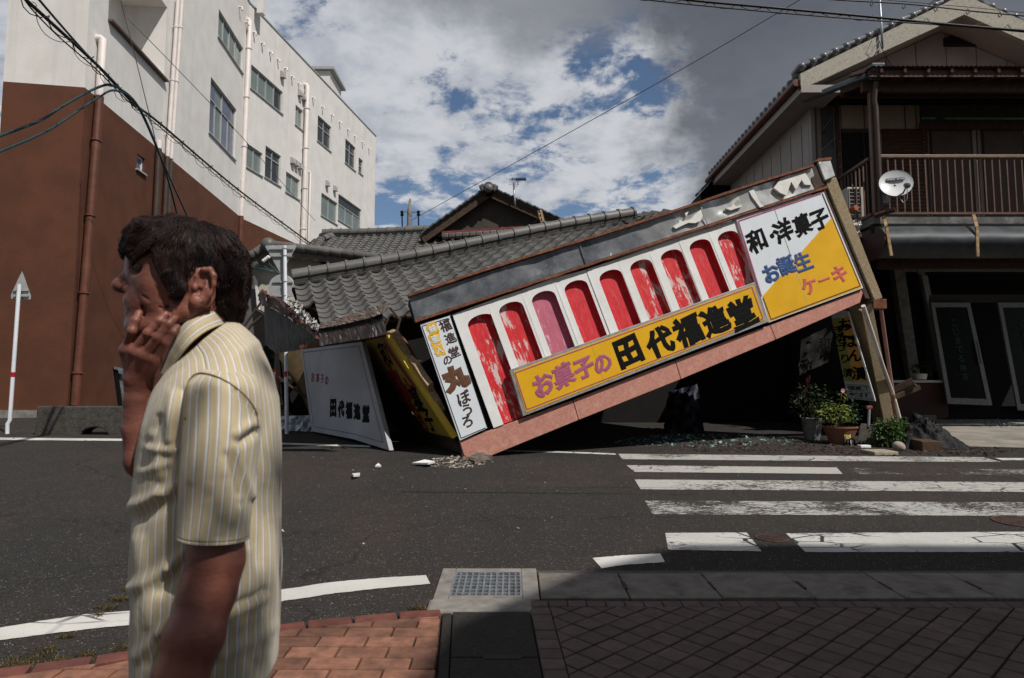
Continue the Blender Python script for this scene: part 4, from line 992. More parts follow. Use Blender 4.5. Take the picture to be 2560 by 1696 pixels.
# yellow board on the overturned side wall
q = [W(1064.5, 1078.7, 10.4), W(1132, 1096, 9.4), W(962, 841.5, 9.75)]
P5 = Plane(q[0], q[1] - q[0], q[2] - q[1])
S5 = thing('yellow_side_sign', 'shaded yellow board with black and red writing on the overturned side wall of the shop', 'sign', q[1])
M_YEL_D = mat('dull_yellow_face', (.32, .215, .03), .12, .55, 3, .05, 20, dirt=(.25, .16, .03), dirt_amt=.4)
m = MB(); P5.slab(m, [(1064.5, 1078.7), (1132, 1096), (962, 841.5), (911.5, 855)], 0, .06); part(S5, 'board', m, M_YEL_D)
m = MB(); P5.slab(m, [(1127, 1095), (1133, 1097), (968, 840), (961, 842)], .03, .08); part(S5, 'frame', m, mat('bright_yellow_trim', (.72, .50, .05), .05, .4), bev=.004)
def on5(ch, zx, zy, size, mt, bold=.03, ang=-56):
    x, y = 900 + zx / 5.227, 830 + zy / 5.227; u, v = P5.uv(x, y); e = 12
    k = np.linalg.norm(P5.px(x, y + size / 10.5) - P5.px(x, y - size / 10.5))
    letter(S5, ch, lambda a, b: P5.at(u + a, v + b, .003), mt, k, bold, .8, P5.n, .004)
M_DRED = mat('deep_red_lettering', (.20, .012, .02), .1, .55, 9, 0)
on5('和', 325, 300, 170, M_BLACK); on5('菓', 740, 880, 190, M_BLACK); on5('子', 900, 1150, 170, M_BLACK)
on5('丸', 500, 660, 250, M_DRED, .09); on5('ぼ', 640, 910, 130, M_DRED, .05); on5('う', 730, 1040, 110, M_DRED, .05); on5('ろ', 820, 1190, 110, M_DRED, .05)
m = MB(); P5.slab(m, [(960, 856), (966, 860), (1040, 970), (1040, 975), (1034, 970), (962, 868)], .004, .003); part(S5, 'red_strip', m, M_DRED)
for k, ch in enumerate('福進堂'): on5(ch, 540 + k * 62, 560 + k * 90, 60, M_DRED, .02) if k else None
# overturned side wall: lower part, broken plaster edge and a split beam
m = MB(); P5.slab(m, [(905, 862), (1064, 1080), (1133, 1097), (1162, 1143), (1120, 1136), (990, 1112), (905, 900)], -.065, .06); part(shop, 'side_wall', m, mat('brown_side_wall', (.07, .045, .027), .3, .85, 6, .3, 50))
edge = [(345, 0), (430, 15), (505, 150), (600, 340), (700, 430), (800, 590), (880, 700), (900, 790), (985, 930), (1045, 1055), (1000, 1005), (900, 860), (760, 640), (640, 400), (500, 230)]
m = MB(); P5.slab(m, [(900 + x / 5.227, 830 + y / 5.227) for x, y in edge], -.03, .09); part(shop, 'broken_plaster', m, M_TAN)
m = MB(); m.bar(W(986, 826, 9.95), W(1062, 950, 9.8), .10, .12); m.bar(W(1060, 946, 9.85), W(1130, 1080, 9.6), .09, .11); part(shop, 'split_beam', m, M_WOOD_R, bev=.008)
m = MB(); m.prism([W(900 + x / 5.227, 830 + y / 5.227, 9.6) for x, y in ((650, 385), (720, 370), (760, 362), (818, 375), (760, 412), (700, 412))], (0, -1, 0), .01); part(shop, 'torn_paper', m, M_WPANEL)
m = MB(); m.prism([W(900 + x / 5.227, 830 + y / 5.227, 9.6) for x, y in ((500, 70), (545, 66), (530, 105), (505, 100))], (0, -1, 0), .01); part(shop, 'torn_paper', m, M_WPANEL)
# crumpled canopy over the side entrance
def strip(parent, name, A, B, mt, n=36, jit=.02, thick=.02, label=None):
    r_ = random.Random(name + str(len(A)))
    def S(P, t):
        P = np.array(P, float); s_ = np.linspace(0, 1, len(P)); return np.array([np.interp(t, s_, P[:, k]) for k in range(3)])
    nv = 5; m = MB()
    offs = [[r_.gauss(0, jit) for _ in range(n + 1)] for _ in range(nv + 1)]
    def Pt(i, j): return S(A, i / n) * (1 - j / nv) + S(B, i / n) * (j / nv) + np.array((0, offs[j][i], offs[j][i] * .6))
    m.grid(Pt, n, nv); o = part(parent, name, m, mt); md = o.modifiers.new('thickness', 'SOLIDIFY'); md.thickness = thick; md.offset = 0; return o
M_BRSHEET = mat('brown_sheet_metal', (.085, .032, .024), .35, .5, 5, .25, 14, dirt=(.16, .07, .05), dirt_amt=.5, spec=.5)
M_WRAP = mat('dark_plastic_wrap', (.022, .014, .012), .5, .38, 9, .45, 14, dirt=(.07, .05, .045), dirt_amt=.4, spec=.5, dist=.02)
M_FOIL = mat('crumpled_silver_foil', (.42, .41, .39), .3, .3, 14, .9, 22, metal=.5, dist=.04)
Q = lambda L, Y0, Y1: [W(x, y, Y0 + (Y1 - Y0) * i / (len(L) - 1)) for i, (x, y) in enumerate(L)]
strip(shop, 'bent_canopy_sheet', Q([(646, 737), (656, 724), (672, 737), (701, 750), (763, 788), (797, 817)], 10.6, 9.15), Q([(650, 757), (660, 763), (690, 775), (725, 795), (765, 825), (803, 850)], 10.4, 9.05), M_BRSHEET)
strip(shop, 'canopy_soffit', Q([(662, 762), (690, 776), (725, 796), (765, 826), (803, 851)], 10.45, 9.1), Q([(664, 862), (690, 882), (720, 880), (765, 872), (803, 862)], 10.8, 9.4), mat('grey_soffit', (.12, .115, .11), .2, .8, 5, .2, 30), jit=.006)
strip(shop, 'canopy_front', Q([(797, 815), (860, 804), (921, 793), (955, 783)], 9.15, 9.0), Q([(800, 866), (860, 856), (921, 846), (968, 836)], 9.0, 8.9), M_WRAP, jit=.005)
strip(shop, 'foil_lining', Q([(716, 745), (745, 755), (770, 785), (800, 812)], 9.6, 9.1), Q([(724, 762), (748, 790), (772, 815), (797, 822)], 9.5, 9.05), M_FOIL, jit=.035, thick=.004)
strip(shop, 'foil_lining', Q([(797, 812), (850, 795), (920, 772), (977, 756)], 9.1, 8.95), Q([(799, 822), (855, 812), (922, 796), (960, 782)], 9.05, 8.9), mat('torn_metal_lining', (.13, .105, .09), .5, .5, 14, .2, 22, metal=.2, dirt=(.16, .06, .03), dirt_amt=.6), jit=.006, thick=.004)
m = MB(); m.bar(W(752, 868, 9.3), W(968, 838, 8.95), .06, .05); part(shop, 'canopy_rail', m, M_RUST)
strip(shop, 'fallen_board', Q([(690, 884), (753, 872)], 13.5, 13.4), Q([(772, 1004), (780, 1075)], 13.5, 13.4), mat('tan_board', (.13, .09, .045), .2, .8), jit=0)
m = MB(); m.add([W(640, 770, 13.8), W(800, 850, 13.8), W(800, 1072, 13.8), W(640, 1070, 13.8)], [(3, 2, 1, 0)]); part(shop, 'dark_side_opening', m, M_VOID)  # flat near-black sheet painted as the shade in the side entrance
for k in range(10):
    m = MB(); x, y = RNG.uniform(640, 770), RNG.uniform(880, 1040); a = W(x, y, RNG.uniform(13.4, 13.7)); m.bar(a, a + np.array((RNG.uniform(-.7, .7), RNG.uniform(-.2, .2), RNG.uniform(-.5, .7))), RNG.uniform(.03, .09)); part(shop, 'fallen_timber', m, M_WOOD_D)
for pts in ([(975, 770), (1000, 800), (990, 835)], [(948, 785), (970, 800), (955, 830)]):
    m = MB(); m.tube([W(x, y, 9.2) for x, y in pts], .02, 6); part(shop, 'torn_wire', m, M_WOOD_D)
c_ = W(993, 798, 10.0)
m = MB(); r_ = random.Random(5)
for k in range(7): m.prism([c_ + np.array((r_.uniform(-.09, .09), r_.uniform(-.03, .03), r_.uniform(-.06, .08))) for _ in range(4)], (0, -1, 0), .006)
part(shop, 'plastic_scrap', m, mat('blue_white_plastic', (.30, .42, .62), .5, .4, 20))

# ================================================================ HOUSES BEHIND
th = thing('tiled_house', 'grey tiled house with a dark triangular gable standing behind the collapsed shop', 'house', (-1.0, 20, gz(20)))
TW2 = .25
T2 = tile_mesh('pantile_far', TW2, .25, M_TILE)
R2 = Roof(th, W(800, 592, 21.0), (1, 0, .030), (0, 1, .50), TW2, .25, T2, M_TILE, lambda a, b: -.02 * math.sin(a * 1.3))
base = MB(); base.quad(R2.P(-.2, 3.6, -.06), R2.P(11, 3.6, -.06), R2.P(11, 0, -.06), R2.P(-.2, 0, -.06), R2.n, .08)
base.quad(R2.P(-.2, 0, -.06), R2.P(11, 0, -.06), R2.P(11, 0, -.06) + np.array((0, 3.0, -1.5)), R2.P(-.2, 0, -.06) + np.array((0, 3.0, -1.5)), (0, .45, .9), .08)
rp2 = part(th, 'main_roof', base, M_WOOD_D); R2.parent = rp2
for j in range(13):
    for i in range(0, 40):
        q = project(R2.P((i + .5) * TW2, (j + 1) * .25)); yl = 697 - (q[0] - 731) * .1914
        if q[1] > yl + 12: continue
        if q[0] < 760 and q[1] > 640: continue
        if i + .5 < -j * .0 : continue
        R2.tile(i, j)
R2.done()
for h, wd in ((.03, .26), (.08, .2)):
    m = MB()
    for k in range(16): m.bar(R2.P(k * .27, 0, h), R2.P(k * .27 + .262, 0, h), wd, .045, R2.n)
    part(rp2, 'ridge_bed', m, M_TILE)
RM2 = ridge_mesh('ridge_cap_far', .115, .30, M_TILE)
for k in range(14):
    o = R2.P(.1 + k * .29, 0, .13); inst(rp2, 'ridge_tile', RM2, frame(o, R2.r, np.cross(R2.n, R2.r), R2.n))
hp = [W(828, 590, 20.9), W(803, 600, 20.3), W(788, 625, 19.2), W(775, 640, 18.6)]
for a, b in zip(hp, hp[1:]):
    d = nrm(b - a); L_ = np.linalg.norm(b - a); k = 0
    while k < L_ - .1:
        x = d; z = nrm(np.array((0, -.3, 1.0)) - x * np.dot((0, -.3, 1.0), x)); inst(rp2, 'ridge_tile', RM2, frame(a + d * k, x, np.cross(z, x), z)); k += .29
# gable
YG = 19.6
ap, gl, gr = W(1222, 478, YG), W(1062, 590, YG), W(1420, 566, YG)
m = MB(); m.prism([gl + np.array((0, .25, 0)), gr + np.array((0, .25, 0)), ap + np.array((0, .25, 0))], (0, -1, 0), .15)
part(th, 'gable_wall', m, mat('dark_mud_wall', (.055, .047, .04), .2, .9, 4, .3, 40, dirt=(.09, .08, .055), dirt_amt=.5))
for e in (gl, gr):
    d = nrm(e - ap); nn = nrm(np.cross(d, (0, -1, 0))); nn = nn if nn[2] > 0 else -nn
    m = MB(); m.bar(ap + d * -.02 - nn * .07, e + d * .12 - nn * .07, .09, .20, nn); part(th, 'barge_board', m, M_WOOD_D)
    L_ = np.linalg.norm(e - ap); n_ = int(L_ / .235)
    slabm = MB(); slabm.hexa([ap + nn * .03 + np.array((0, -.05, 0)), e + d * .15 + nn * .03 + np.array((0, -.05, 0)), e + d * .15 + nn * .03 + np.array((0, 5, 0)), ap + nn * .03 + np.array((0, 5, 0)),
                                ap + nn * .07 + np.array((0, -.05, 0)), e + d * .15 + nn * .07 + np.array((0, -.05, 0)), e + d * .15 + nn * .07 + np.array((0, 5, 0)), ap + nn * .07 + np.array((0, 5, 0))]); part(th, 'gable_roof', slabm, M_TILE_D)
    for k in range(n_ + 1):
        o = ap + d * (k * .235 + .1) + nn * .10; m = MB(); m.box(o + np.array((0, .06, 0)), (.245, .42, .055), (nrm(d + nn * -.12), (0, 1, 0), nrm(nn + d * .12))); part(th, 'verge_tile', m, M_TILE_D, bev=.012)
m = MB(); m.tube([ap + np.array((0, -.22, .06)), ap + np.array((0, 5, .06))], .15, 14); part(th, 'gable_ridge', m, M_TILE_D, smooth=True, angle=40)
m = MB(); m.lathe([(.02, -.09), (.10, -.07), (.13, -.0), (.13, .02)], ap + np.array((0, -.23, .02)), 16, (0, 1, 0)); part(th, 'ridge_end_disc', m, M_TILE, smooth=True)
for sx in (-1, 1):
    m = MB(); m.box(ap + np.array((sx * .17, -.1, .05)), (.16, .24, .20), (nrm((1, 0, -sx * .6)), (0, 1, 0), nrm((sx * .6, 0, 1)))); part(th, 'ridge_end_tile', m, M_TILE_D, bev=.03)
m = MB(); m.bar(W(1105, 584, YG - .1), W(1372, 566, YG - .1), .10, .10); part(th, 'red_flashing', m, mat('red_oxide_strip', (.16, .04, .035), .3, .7))
for k in range(16):
    a, b = W(1105 + k * 17, 592 - k * 1.1, YG - .4), W(1105 + (k + .97) * 17, 592 - (k + .97) * 1.1, YG - .4); m = MB(); m.bar(a, b, .26, .13); part(th, 'apron_tile', m, M_TILE, bev=.03)
m = MB(); m.add([(-6.6, 18.9, gz(18.9)), (3, 18.9, gz(18.9)), (3, 18.9, 4.6), (-6.6, 18.9, 4.6)], [(0, 1, 2, 3)]); part(th, 'wall', m, M_VOID)
# small annex at the left with its own roof and pale wall
an = thing('annex', 'small pale walled annex with a grey tiled roof behind the round sign on the post', 'building', W(700, 900, 14.6))
aY = 14.6
apx, al_, ar_ = W(674, 618, aY), W(606, 662, aY), W(945, 650, aY)
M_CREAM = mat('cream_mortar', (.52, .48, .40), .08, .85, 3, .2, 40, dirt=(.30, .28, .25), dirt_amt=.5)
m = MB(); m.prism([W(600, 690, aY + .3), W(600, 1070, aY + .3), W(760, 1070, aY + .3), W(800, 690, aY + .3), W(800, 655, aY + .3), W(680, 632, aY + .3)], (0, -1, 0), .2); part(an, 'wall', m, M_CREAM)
for a, b, n_ in ((apx, al_, 5), (apx, ar_, 9)):
    d = nrm(b - a); nn = np.cross(d, (0, -1, 0)); nn = nn if nn[2] > 0 else -nn; L_ = np.linalg.norm(b - a)
    m = MB(); m.bar(a - nn * .1, b - nn * .1, .06, .16, nn); part(an, 'fascia', m, mat('weathered_timber', (.12, .105, .09), .3, .8, 10, .3, 60))
    m = MB(); s1 = np.array((0, -.1, 0)); s2 = np.array((0, 3.2, .0)); m.hexa([a + s1 - nn * .02, b + s1 - nn * .02, b + s2 - nn * .02, a + s2 - nn * .02, a + s1 + nn * .04, b + s1 + nn * .04, b + s2 + nn * .04, a + s2 + nn * .04]); part(an, 'roof', m, M_TILE_D)
    for k in range(n_):
        p, q = a + d * L_ * k / n_, a + d * L_ * (k + 1.04) / n_; m = MB(); m.tube([p + nn * .055 + s1 * .5, q + nn * .04 + s1 * .5], [.085, .10], 10); part(an, 'verge_tile', m, M_TILE, smooth=True, angle=50)
m = MB(); m.lathe([(.03, -.12), (.11, -.1), (.16, 0), (.16, .3)], apx + np.array((0, -.1, .03)), 16, (0, 1, 0)); part(an, 'ridge_end_tile', m, M_TILE, smooth=True, angle=50)
m = MB(); m.prism([W(590, 676, aY + .08), W(636, 690, aY + .08), W(668, 860, aY + .08), W(700, 1072, aY + .08), W(590, 1072, aY + .08)], (0, -1, 0), .05); part(an, 'shaded_wall_sheet', m, mat('shaded_wall_sheet', (.11, .10, .10), .15, .85, 4, .2, 40))  # grey sheet before the cream wall, its shade put into the colour
m = MB(); m.bar(W(640, 700, aY - .05), W(655, 850, aY - .05), .05); part(an, 'corner_trim', m, M_WPANEL)
for pts in ([(614, 675), (650, 664), (664, 650), (694, 682), (712, 690)], [(614, 675), (640, 670), (668, 676), (690, 684)], [(640, 672), (655, 662), (672, 676), (690, 680)]):
    m = MB(); m.tube([W(x, y, aY - .25) for x, y in pts], .016, 6); part(an, 'service_cable', m, mat('teal_cable', (.03, .075, .085), .2, .5), smooth=True)
m = MB()
for k in range(4): m.lathe([(.01, 0), (.035, .01), (.045, .05), (.03, .07)], W(655 + 4 * k, 655 - 3 * k, aY - .3), 10, (.8, 0, .5))
part(an, 'insulator', m, M_WPANEL, smooth=True)
for pts in ([(600, 830), (625, 795), (650, 760), (668, 752)], [(602, 845), (630, 812), (655, 790)], [(640, 775), (665, 790)]):
    m = MB(); m.tube([W(x, y, 11.9) for x, y in pts], .022, 6); part(an, 'torn_rebar', m, M_WOOD_D)
# ================================================================ RIGHT HOUSE
rh = thing('balcony_house', 'two storey brown balcony house with a tiled gable at the right edge', 'house', (8.8, 13.5, gz(13.5)))
YF = 13.5; XL = 6.09; YBK = 18.6; XC = 8.83
M_WALLG = mat('grey_siding', (.36, .325, .305), .06, .85, 3, .3, 60, dirt=(.25, .22, .20), dirt_amt=.4)
M_BRN = mat('dark_brown_timber', (.062, .030, .020), .3, .6, 10, .25, 50); M_BRN2 = mat('brown_metal', (.10, .050, .032), .2, .5, 10, .1, 50, spec=.5)
M_PEB = mat('pebbledash', (.46, .43, .36), .12, .9, 60, 1.0, 90, dirt=(.12, .11, .10), dirt_amt=.5, dist=.02)
M_CREAMW = mat('cream_panel', (.34, .285, .20), .06, .8, 4, .1, 40)
za = 8.72                                                # soffit apex, eave 7.05
def zroof(x): return za - abs(x - XC) * .465
m = MB()
wf = [(XL, gz(YF) - .2), (14.6, gz(YF) - .2), (14.6, zroof(14.6)), (XC, za), (XL, zroof(XL))]
# front wall above the shop level only
m.prism([(XL, YF, 4.2), (14.6, YF, 4.2), (14.6, YF, zroof(14.6)), (XC, YF, za), (XL, YF, zroof(XL))], (0, -1, 0), .12)
m.add([(XL, YF + .13, .3), (XL, YBK, .3), (XL, YBK, zroof(XL)), (XL, YF + .13, zroof(XL))], [(3, 2, 1, 0)])
m.add([(XL, YBK, .3), (14.6, YBK, .3), (14.6, YBK, zroof(14.6)), (XC, YBK, za), (XL, YBK, zroof(XL))], [(0, 1, 2, 3, 4)])
part(rh, 'wall', m, M_WALLG)
for k in range(12):                                     # vertical joints of the gable cladding
    x = XL + .35 + k * .62
    if x < XC + 3: mm = MB(); mm.box((x, YF - .004, (zroof(x) + 6.6) / 2), (.012, .008, zroof(x) - 6.6)); part(rh, 'siding_joint', mm, mat('joint_dark', (.14, .12, .11), .1, .9))
for k in range(9):
    y = YF + .45 + k * .56; mm = MB(); mm.box((XL - .004, y, 4.3), (.008, .012, 5.2)); part(rh, 'siding_joint', mm, mat('joint_dark', (0, 0, 0)))
# roof with overhanging eaves
EX, EYF = .50, 12.85
m = MB(); t = .16
for s_ in (-1, 1):
    xe = XC + s_ * (XC - XL + EX) if s_ < 0 else 14.9
    a, b = np.array((XC, EYF + .02, za + .02)), np.array((xe, EYF + .02, zroof(xe) + .02))
    c, d = np.array((xe, YBK + .4, zroof(xe) + .02)), np.array((XC, YBK + .4, za + .02)); up = np.array((0, 0, t))
    m.hexa([a, b, c, d, a + up, b + up, c + up, d + up] if s_ > 0 else [b, a, d, c, b + up, a + up, d + up, c + up])
part(rh, 'roof', m, M_WALLG)
xe = XL - EX; xr_ = 14.9
for x0, x1 in ((XC, xe), (XC, xr_)):
    a, b = np.array((x0, EYF, zroof(x0) + .0)), np.array((x1, EYF, zroof(x1))); m = MB(); h = .36; up = np.array((0, 0, h)); dn = np.array((0, 0, -.05)); n = np.array((0, -.09, 0))
    m.hexa([a + dn, b + dn, b + dn - n * -1, a + dn - n * -1] + [a + up, b + up * (.72 if x1 == xe else 1), b + up * (.72 if x1 == xe else 1) + n, a + up + n]); part(rh, 'barge_board', m, M_PEB)
m = MB(); m.hexa([(xe, EYF - .1, zroof(xe) - .12), (xe + .75, EYF - .1, zroof(xe) - .12), (xe + .75, YBK, zroof(xe) - .12), (xe, YBK, zroof(xe) - .12), (xe, EYF - .1, zroof(xe) + .03), (xe + .75, EYF - .1, zroof(xe) + .03), (xe + .75, YBK, zroof(xe) + .03), (xe, YBK, zroof(xe) + .03)]); part(rh, 'boxed_eave', m, M_WALLG)
M_TGL = mat('silver_grey_tile', (.13, .135, .15), .15, .3, 9, .1, 40, spec=.6)
k = 0; x = xe + .05
while x < 12.6:
    z = zroof(x) + .36 + .05; m = MB(); m.lathe([(.012, -.085), (.05, -.07), (.07, -.04), (.078, 0), (.078, .30)], (x, EYF - .02, z), 14, (0, 1, 0)); part(rh, 'verge_cap', m, M_TGL, smooth=True, angle=60)
    m = MB(); dx = .22; a, b = np.array((x - .02, EYF + .10, z + .01)), np.array((x + .20, EYF + .10, zroof(x + .2) + .41)); m.bar(a, b, .34, .06); part(rh, 'verge_tile', m, M_TGL, bev=.015); x += .222
m = MB(); m.tube([(XC, EYF - .1, za + .62), (XC, YBK, za + .62)], .14, 12); part(rh, 'ridge', m, M_TGL, smooth=True, angle=50)
m = MB(); m.lathe([(.02, -.1), (.16, -.08), (.2, -.02), (.2, .06)], (XC, EYF - .12, za + .60), 16, (0, 1, 0)); part(rh, 'ridge_end_disc', m, M_TGL, smooth=True, angle=50)
for sx in (-1, 1):
    for q in range(3): m = MB(); m.lathe([(.02, -.05), (.09, -.03), (.1, .03), (.03, .06)], (XC + sx * (.24 + q * .12), EYF - .08, za + .62 - q * .07 + (.1 if q == 1 else 0)), 10, (sx * .3, -1, .2)); part(rh, 'ridge_ornament', m, M_TGL, smooth=True)
y = EYF + .1
while y < YBK + .3:                                     # eave tile ends along the side
    m = MB(); m.lathe([(.02, -.05), (.07, -.04), (.085, 0), (.085, .3)], (xe - .02, y, zroof(xe) + .25), 10, (1, 0, .4)); part(rh, 'eave_tile', m, M_TILE_D, smooth=True, angle=60); y += .25
m = MB(); m.tube([(xe - .06, EYF - .05, zroof(xe) + .10), (xe - .06, YBK + .3, zroof(xe) + .10)], .075, 10); part(rh, 'gutter', m, mat('red_brown_gutter', (.115, .034, .024), .2, .45, 9, .05), smooth=True, angle=60)
m = MB(); m.tube([W(1997, 200, 13.1), W(1995, 235, 13.2), W(2000, 255, 13.3), W(2040, 262, 13.4)], .03, 8); part(rh, 'gutter_pipe', m, M_PIPE_D, smooth=True)
# gable vent
m = MB(); c = W(2404, 103, YF - .03); m.prism([c + np.array((-.36, 0, -.11)), c + np.array((.36, 0, -.11)), c + np.array((.36, 0, .06)), c + np.array((0, 0, .21)), c + np.array((-.36, 0, .06))], (0, -1, 0), .03); v_ = part(rh, 'gable_vent', m, mat('vent_black', (.015, .013, .012), .1, .6))
for k in range(5): mm = MB(); mm.box(c + np.array((0, -.02, -.085 + .035 * k)), (.70, .02, .008)); part(v_, 'vent_slat', mm, M_BRN)
# balcony --------------------------------------------------------------------
YBF = 12.1; XBL = (2200 - 1280) / FPX * YBF
def zz(y_px, Y): return W(1280, y_px, Y)[2]
zf = W(2380, 541, YBF)[2]; zr = W(2380, 392, YBF)[2]; XR = 12.5
m = MB(); m.box(((XBL + XR) / 2, (YBF + YF) / 2, zf - .07), (XR - XBL, YF - YBF, .14)); part(rh, 'balcony_floor', m, mat('balcony_slab', (.10, .095, .09), .35, .85, 9, .5, 50, dirt=(.30, .29, .28), dirt_amt=.6))
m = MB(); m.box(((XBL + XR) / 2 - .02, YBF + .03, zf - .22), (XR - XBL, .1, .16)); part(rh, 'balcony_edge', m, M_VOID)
m = MB(); m.bar((XBL + .06, YBF, zr), (XR, YBF, zr), .07, .055); part(rh, 'handrail', m, mat('lit_handrail', (.17, .10, .065), .15, .45, 10, .1, 50, spec=.5), bev=.006)  # lighter copy of the rail brown, with the light on it in the colour
m = MB(); m.bar((XBL, YBF + .05, zr - .02), (XBL, YF, zr - .02), .06, .055); part(rh, 'handrail', m, M_BRN2, bev=.006)
m = MB(); m.bar((XBL, YBF, zf + .05), (XR, YBF, zf + .05), .05, .04); m.bar((XBL, YBF + .03, zf + .05), (XBL, YF, zf + .05), .05, .04); part(rh, 'bottom_rail', m, M_BRN2)
x = XBL + .17
while x < XR: m = MB(); m.box((x, YBF, (zf + zr) / 2), (.022, .022, zr - zf - .07)); part(rh, 'baluster', m, M_BRN2); x += .135
for k in range(9): y = YBF + .14 + k * .14; m = MB(); m.box((XBL, y, (zf + zr) / 2), (.022, .022, zr - zf - .08)); part(rh, 'baluster', m, M_BRN2)
zt = W(2200, 232, YBF)[2]
m = MB(); m.box((XBL + .06, YBF, (zf + zt) / 2), (.10, .10, zt - zf)); part(rh, 'balcony_post', m, M_BRN2, bev=.006)
m = MB(); m.tube([W(2190, 205, 11.95), W(2186, 250, 12.0), W(2190, 270, 12.0), W(2203, 540, 11.98)], .042, 10); part(rh, 'downpipe', m, M_PIPE_D, smooth=True, angle=50)
m = MB(); c = W(2190, 180, 11.92); m.hexa([c + np.array(p) for p in ((-.08, -.07, -.13), (.08, -.07, -.13), (.08, .07, -.13), (-.08, .07, -.13), (-.12, -.1, .12), (.12, -.1, .12), (.12, .1, .12), (-.12, .1, .12))]); part(rh, 'rain_hopper', m, mat('grey_hopper', (.11, .13, .15), .15, .45), bev=.01)
# translucent awning over the balcony: beams, rafters, corrugated sheet
zA = W(2380, 172, 11.85)[2]; zB = zA + .28
m = MB(); n_ = 70; x0a = XBL - .1
def aw(i, j): x = x0a + (XR - x0a) * i / (n_ * 2); y = 11.75 + (YF - 11.75) * j; return (x, y, zA + (zB - zA) * j + (.012 if i % 2 else -.012))
m.grid(aw, n_ * 2, 1); t_ = NT('smoked_corrugated_sheet'); t_.set(col=(.10, .06, .045), rough=.35, spec=.4); part(rh, 'awning_sheet', m, t_.m)
m = MB(); m.box(((x0a + XR) / 2, 11.86, zA - .1), (XR - x0a, .06, .12)); part(rh, 'awning_beam', m, M_BRN)
m = MB(); m.box(((x0a + XR) / 2, 12.12, zA - .22), (XR - x0a, .09, .2)); part(rh, 'awning_beam', m, M_BRN)
m = MB(); m.box(((x0a + XR) / 2, 12.9, zA - .02), (XR - x0a, .06, .10)); part(rh, 'awning_beam', m, M_BRN)
x = x0a + .2
while x < XR: m = MB(); m.bar((x, 11.78, zA - .06), (x, YF, zB - .06), .05, .08); part(rh, 'rafter', m, M_BRN); x += .42
m = MB(); a, b = W(2168, 190, 12.0), W(2008, 252, 13.2); m.bar(a, b, .13, .10); part(rh, 'awning_gutter', m, mat('grey_gutter', (.13, .145, .155), .15, .45), bev=.02)
m = MB(); m.bar(W(2125, 190, 12.1), W(2186, 172, 11.95), .07, .07); part(rh, 'gutter_elbow', m, M_BRN, bev=.01)
m = MB(); m.bar(W(2050, 252, 13.35), W(2190, 195, 12.3), .07, .12); part(rh, 'awning_side_beam', m, M_BRN)
# balcony back wall fittings (front wall plane)
e = YF - .02
def pane(px0, py0, px1, py1, Y, mt, name, th=.03, parent=None):
    a, b = W(px0, py0, Y), W(px1, py1, Y); m = MB(); m.box(((a[0] + b[0]) / 2, Y + th / 2, (a[2] + b[2]) / 2), (abs(b[0] - a[0]), th, abs(a[2] - b[2]))); return part(parent or rh, name, m, mt)
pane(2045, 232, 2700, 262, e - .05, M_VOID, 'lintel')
pane(2102, 262, 2300, 322, e - .01, M_CREAMW, 'upper_panel')
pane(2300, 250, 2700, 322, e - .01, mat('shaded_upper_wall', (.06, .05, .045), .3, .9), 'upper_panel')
for x in (2160, 2262, 2290): pane(x, 262, x + 2, 322, e - .03, M_BRN, 'panel_joint', .02)
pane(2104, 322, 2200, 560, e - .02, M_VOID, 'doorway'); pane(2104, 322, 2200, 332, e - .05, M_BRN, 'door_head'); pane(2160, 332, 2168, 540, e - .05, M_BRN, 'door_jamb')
lv = pane(2205, 322, 2318, 540, e - .01, M_BRN, 'louvre_shutter')
for k in range(24):
    y = 328 + k * 9; a, b = W(2207, y, e - .03), W(2316, y, e - .03); m = MB(); m.hexa([a + np.array(p) for p in ((0, 0, -.05), )] * 0 + [a + np.array((0, .0, -.055)), b + np.array((0, .0, -.055)), b + np.array((0, .03, -.055)), a + np.array((0, .03, -.055)), a + np.array((0, .02, 0)), b + np.array((0, .02, 0)), b + np.array((0, .03, 0)), a + np.array((0, .03, 0))]); part(lv, 'slat', m, M_BRN2)
for x0, x1 in ((2324, 2442), (2454, 2572), (2584, 2700)):
    w_ = pane(x0, 322, x1, 540, e - .02, M_BRN, 'sliding_window'); pane(x0 + 5, 328, x1 - 5, 540, e - .035, mat('drawn_brown_curtain_glass', (.10, .068, .055), .15, .5, 3, .05, spec=.2), 'pane', .02, w_)
for x0, x1 in ((2318, 2326), (2441, 2455), (2571, 2585)): pane(x0, 318, x1, 540, e - .07, M_BRN, 'window_post')
pane(2300, 308, 2700, 324, e - .08, M_BRN, 'window_head')
m = MB(); m.tube([W(2304, 296, 12.9), W(2338, 296, 12.9)], .022, 8); part(rh, 'laundry_pole', m, mat('green_pole', (.03, .14, .07), .1, .4), smooth=True)
m = MB(); m.tube([W(2364, 296, 12.9), W(2640, 297, 12.9)], .022, 8); part(rh, 'laundry_pole', m, mat('green_pole', (0, 0, 0)), smooth=True)
# side screen of brown posts and a smoky sheet with nail heads
pane(2040, 262, 2051, 560, e - .06, M_BRN, 'corner_post', .08); pane(2097, 255, 2104, 640, e - .06, M_BRN, 'screen_post', .06)
pane(2051, 262, 2097, 640, e - .01, mat('smoky_sheet', (.075, .068, .07), .25, .3, 4, .1, spec=.5), 'side_screen', .02)
mm_ = mat('nail_head', (.55, .53, .5), 0, .4)
nl = MB()
for k in range(8):
    for a, b in (((2095, 275), (2060, 320)), ((2088, 345), (2058, 372))):
        p = W(a[0] + (b[0] - a[0]) * k / 7, a[1] + (b[1] - a[1]) * k / 7, e - .02); nl.box(p, (.012, .012, .012))
for k in range(9): nl.box(W(2100, 290 + k * 32, e - .07), (.014, .012, .014))
part(rh, 'nail_heads', nl, mm_, kind='stuff')
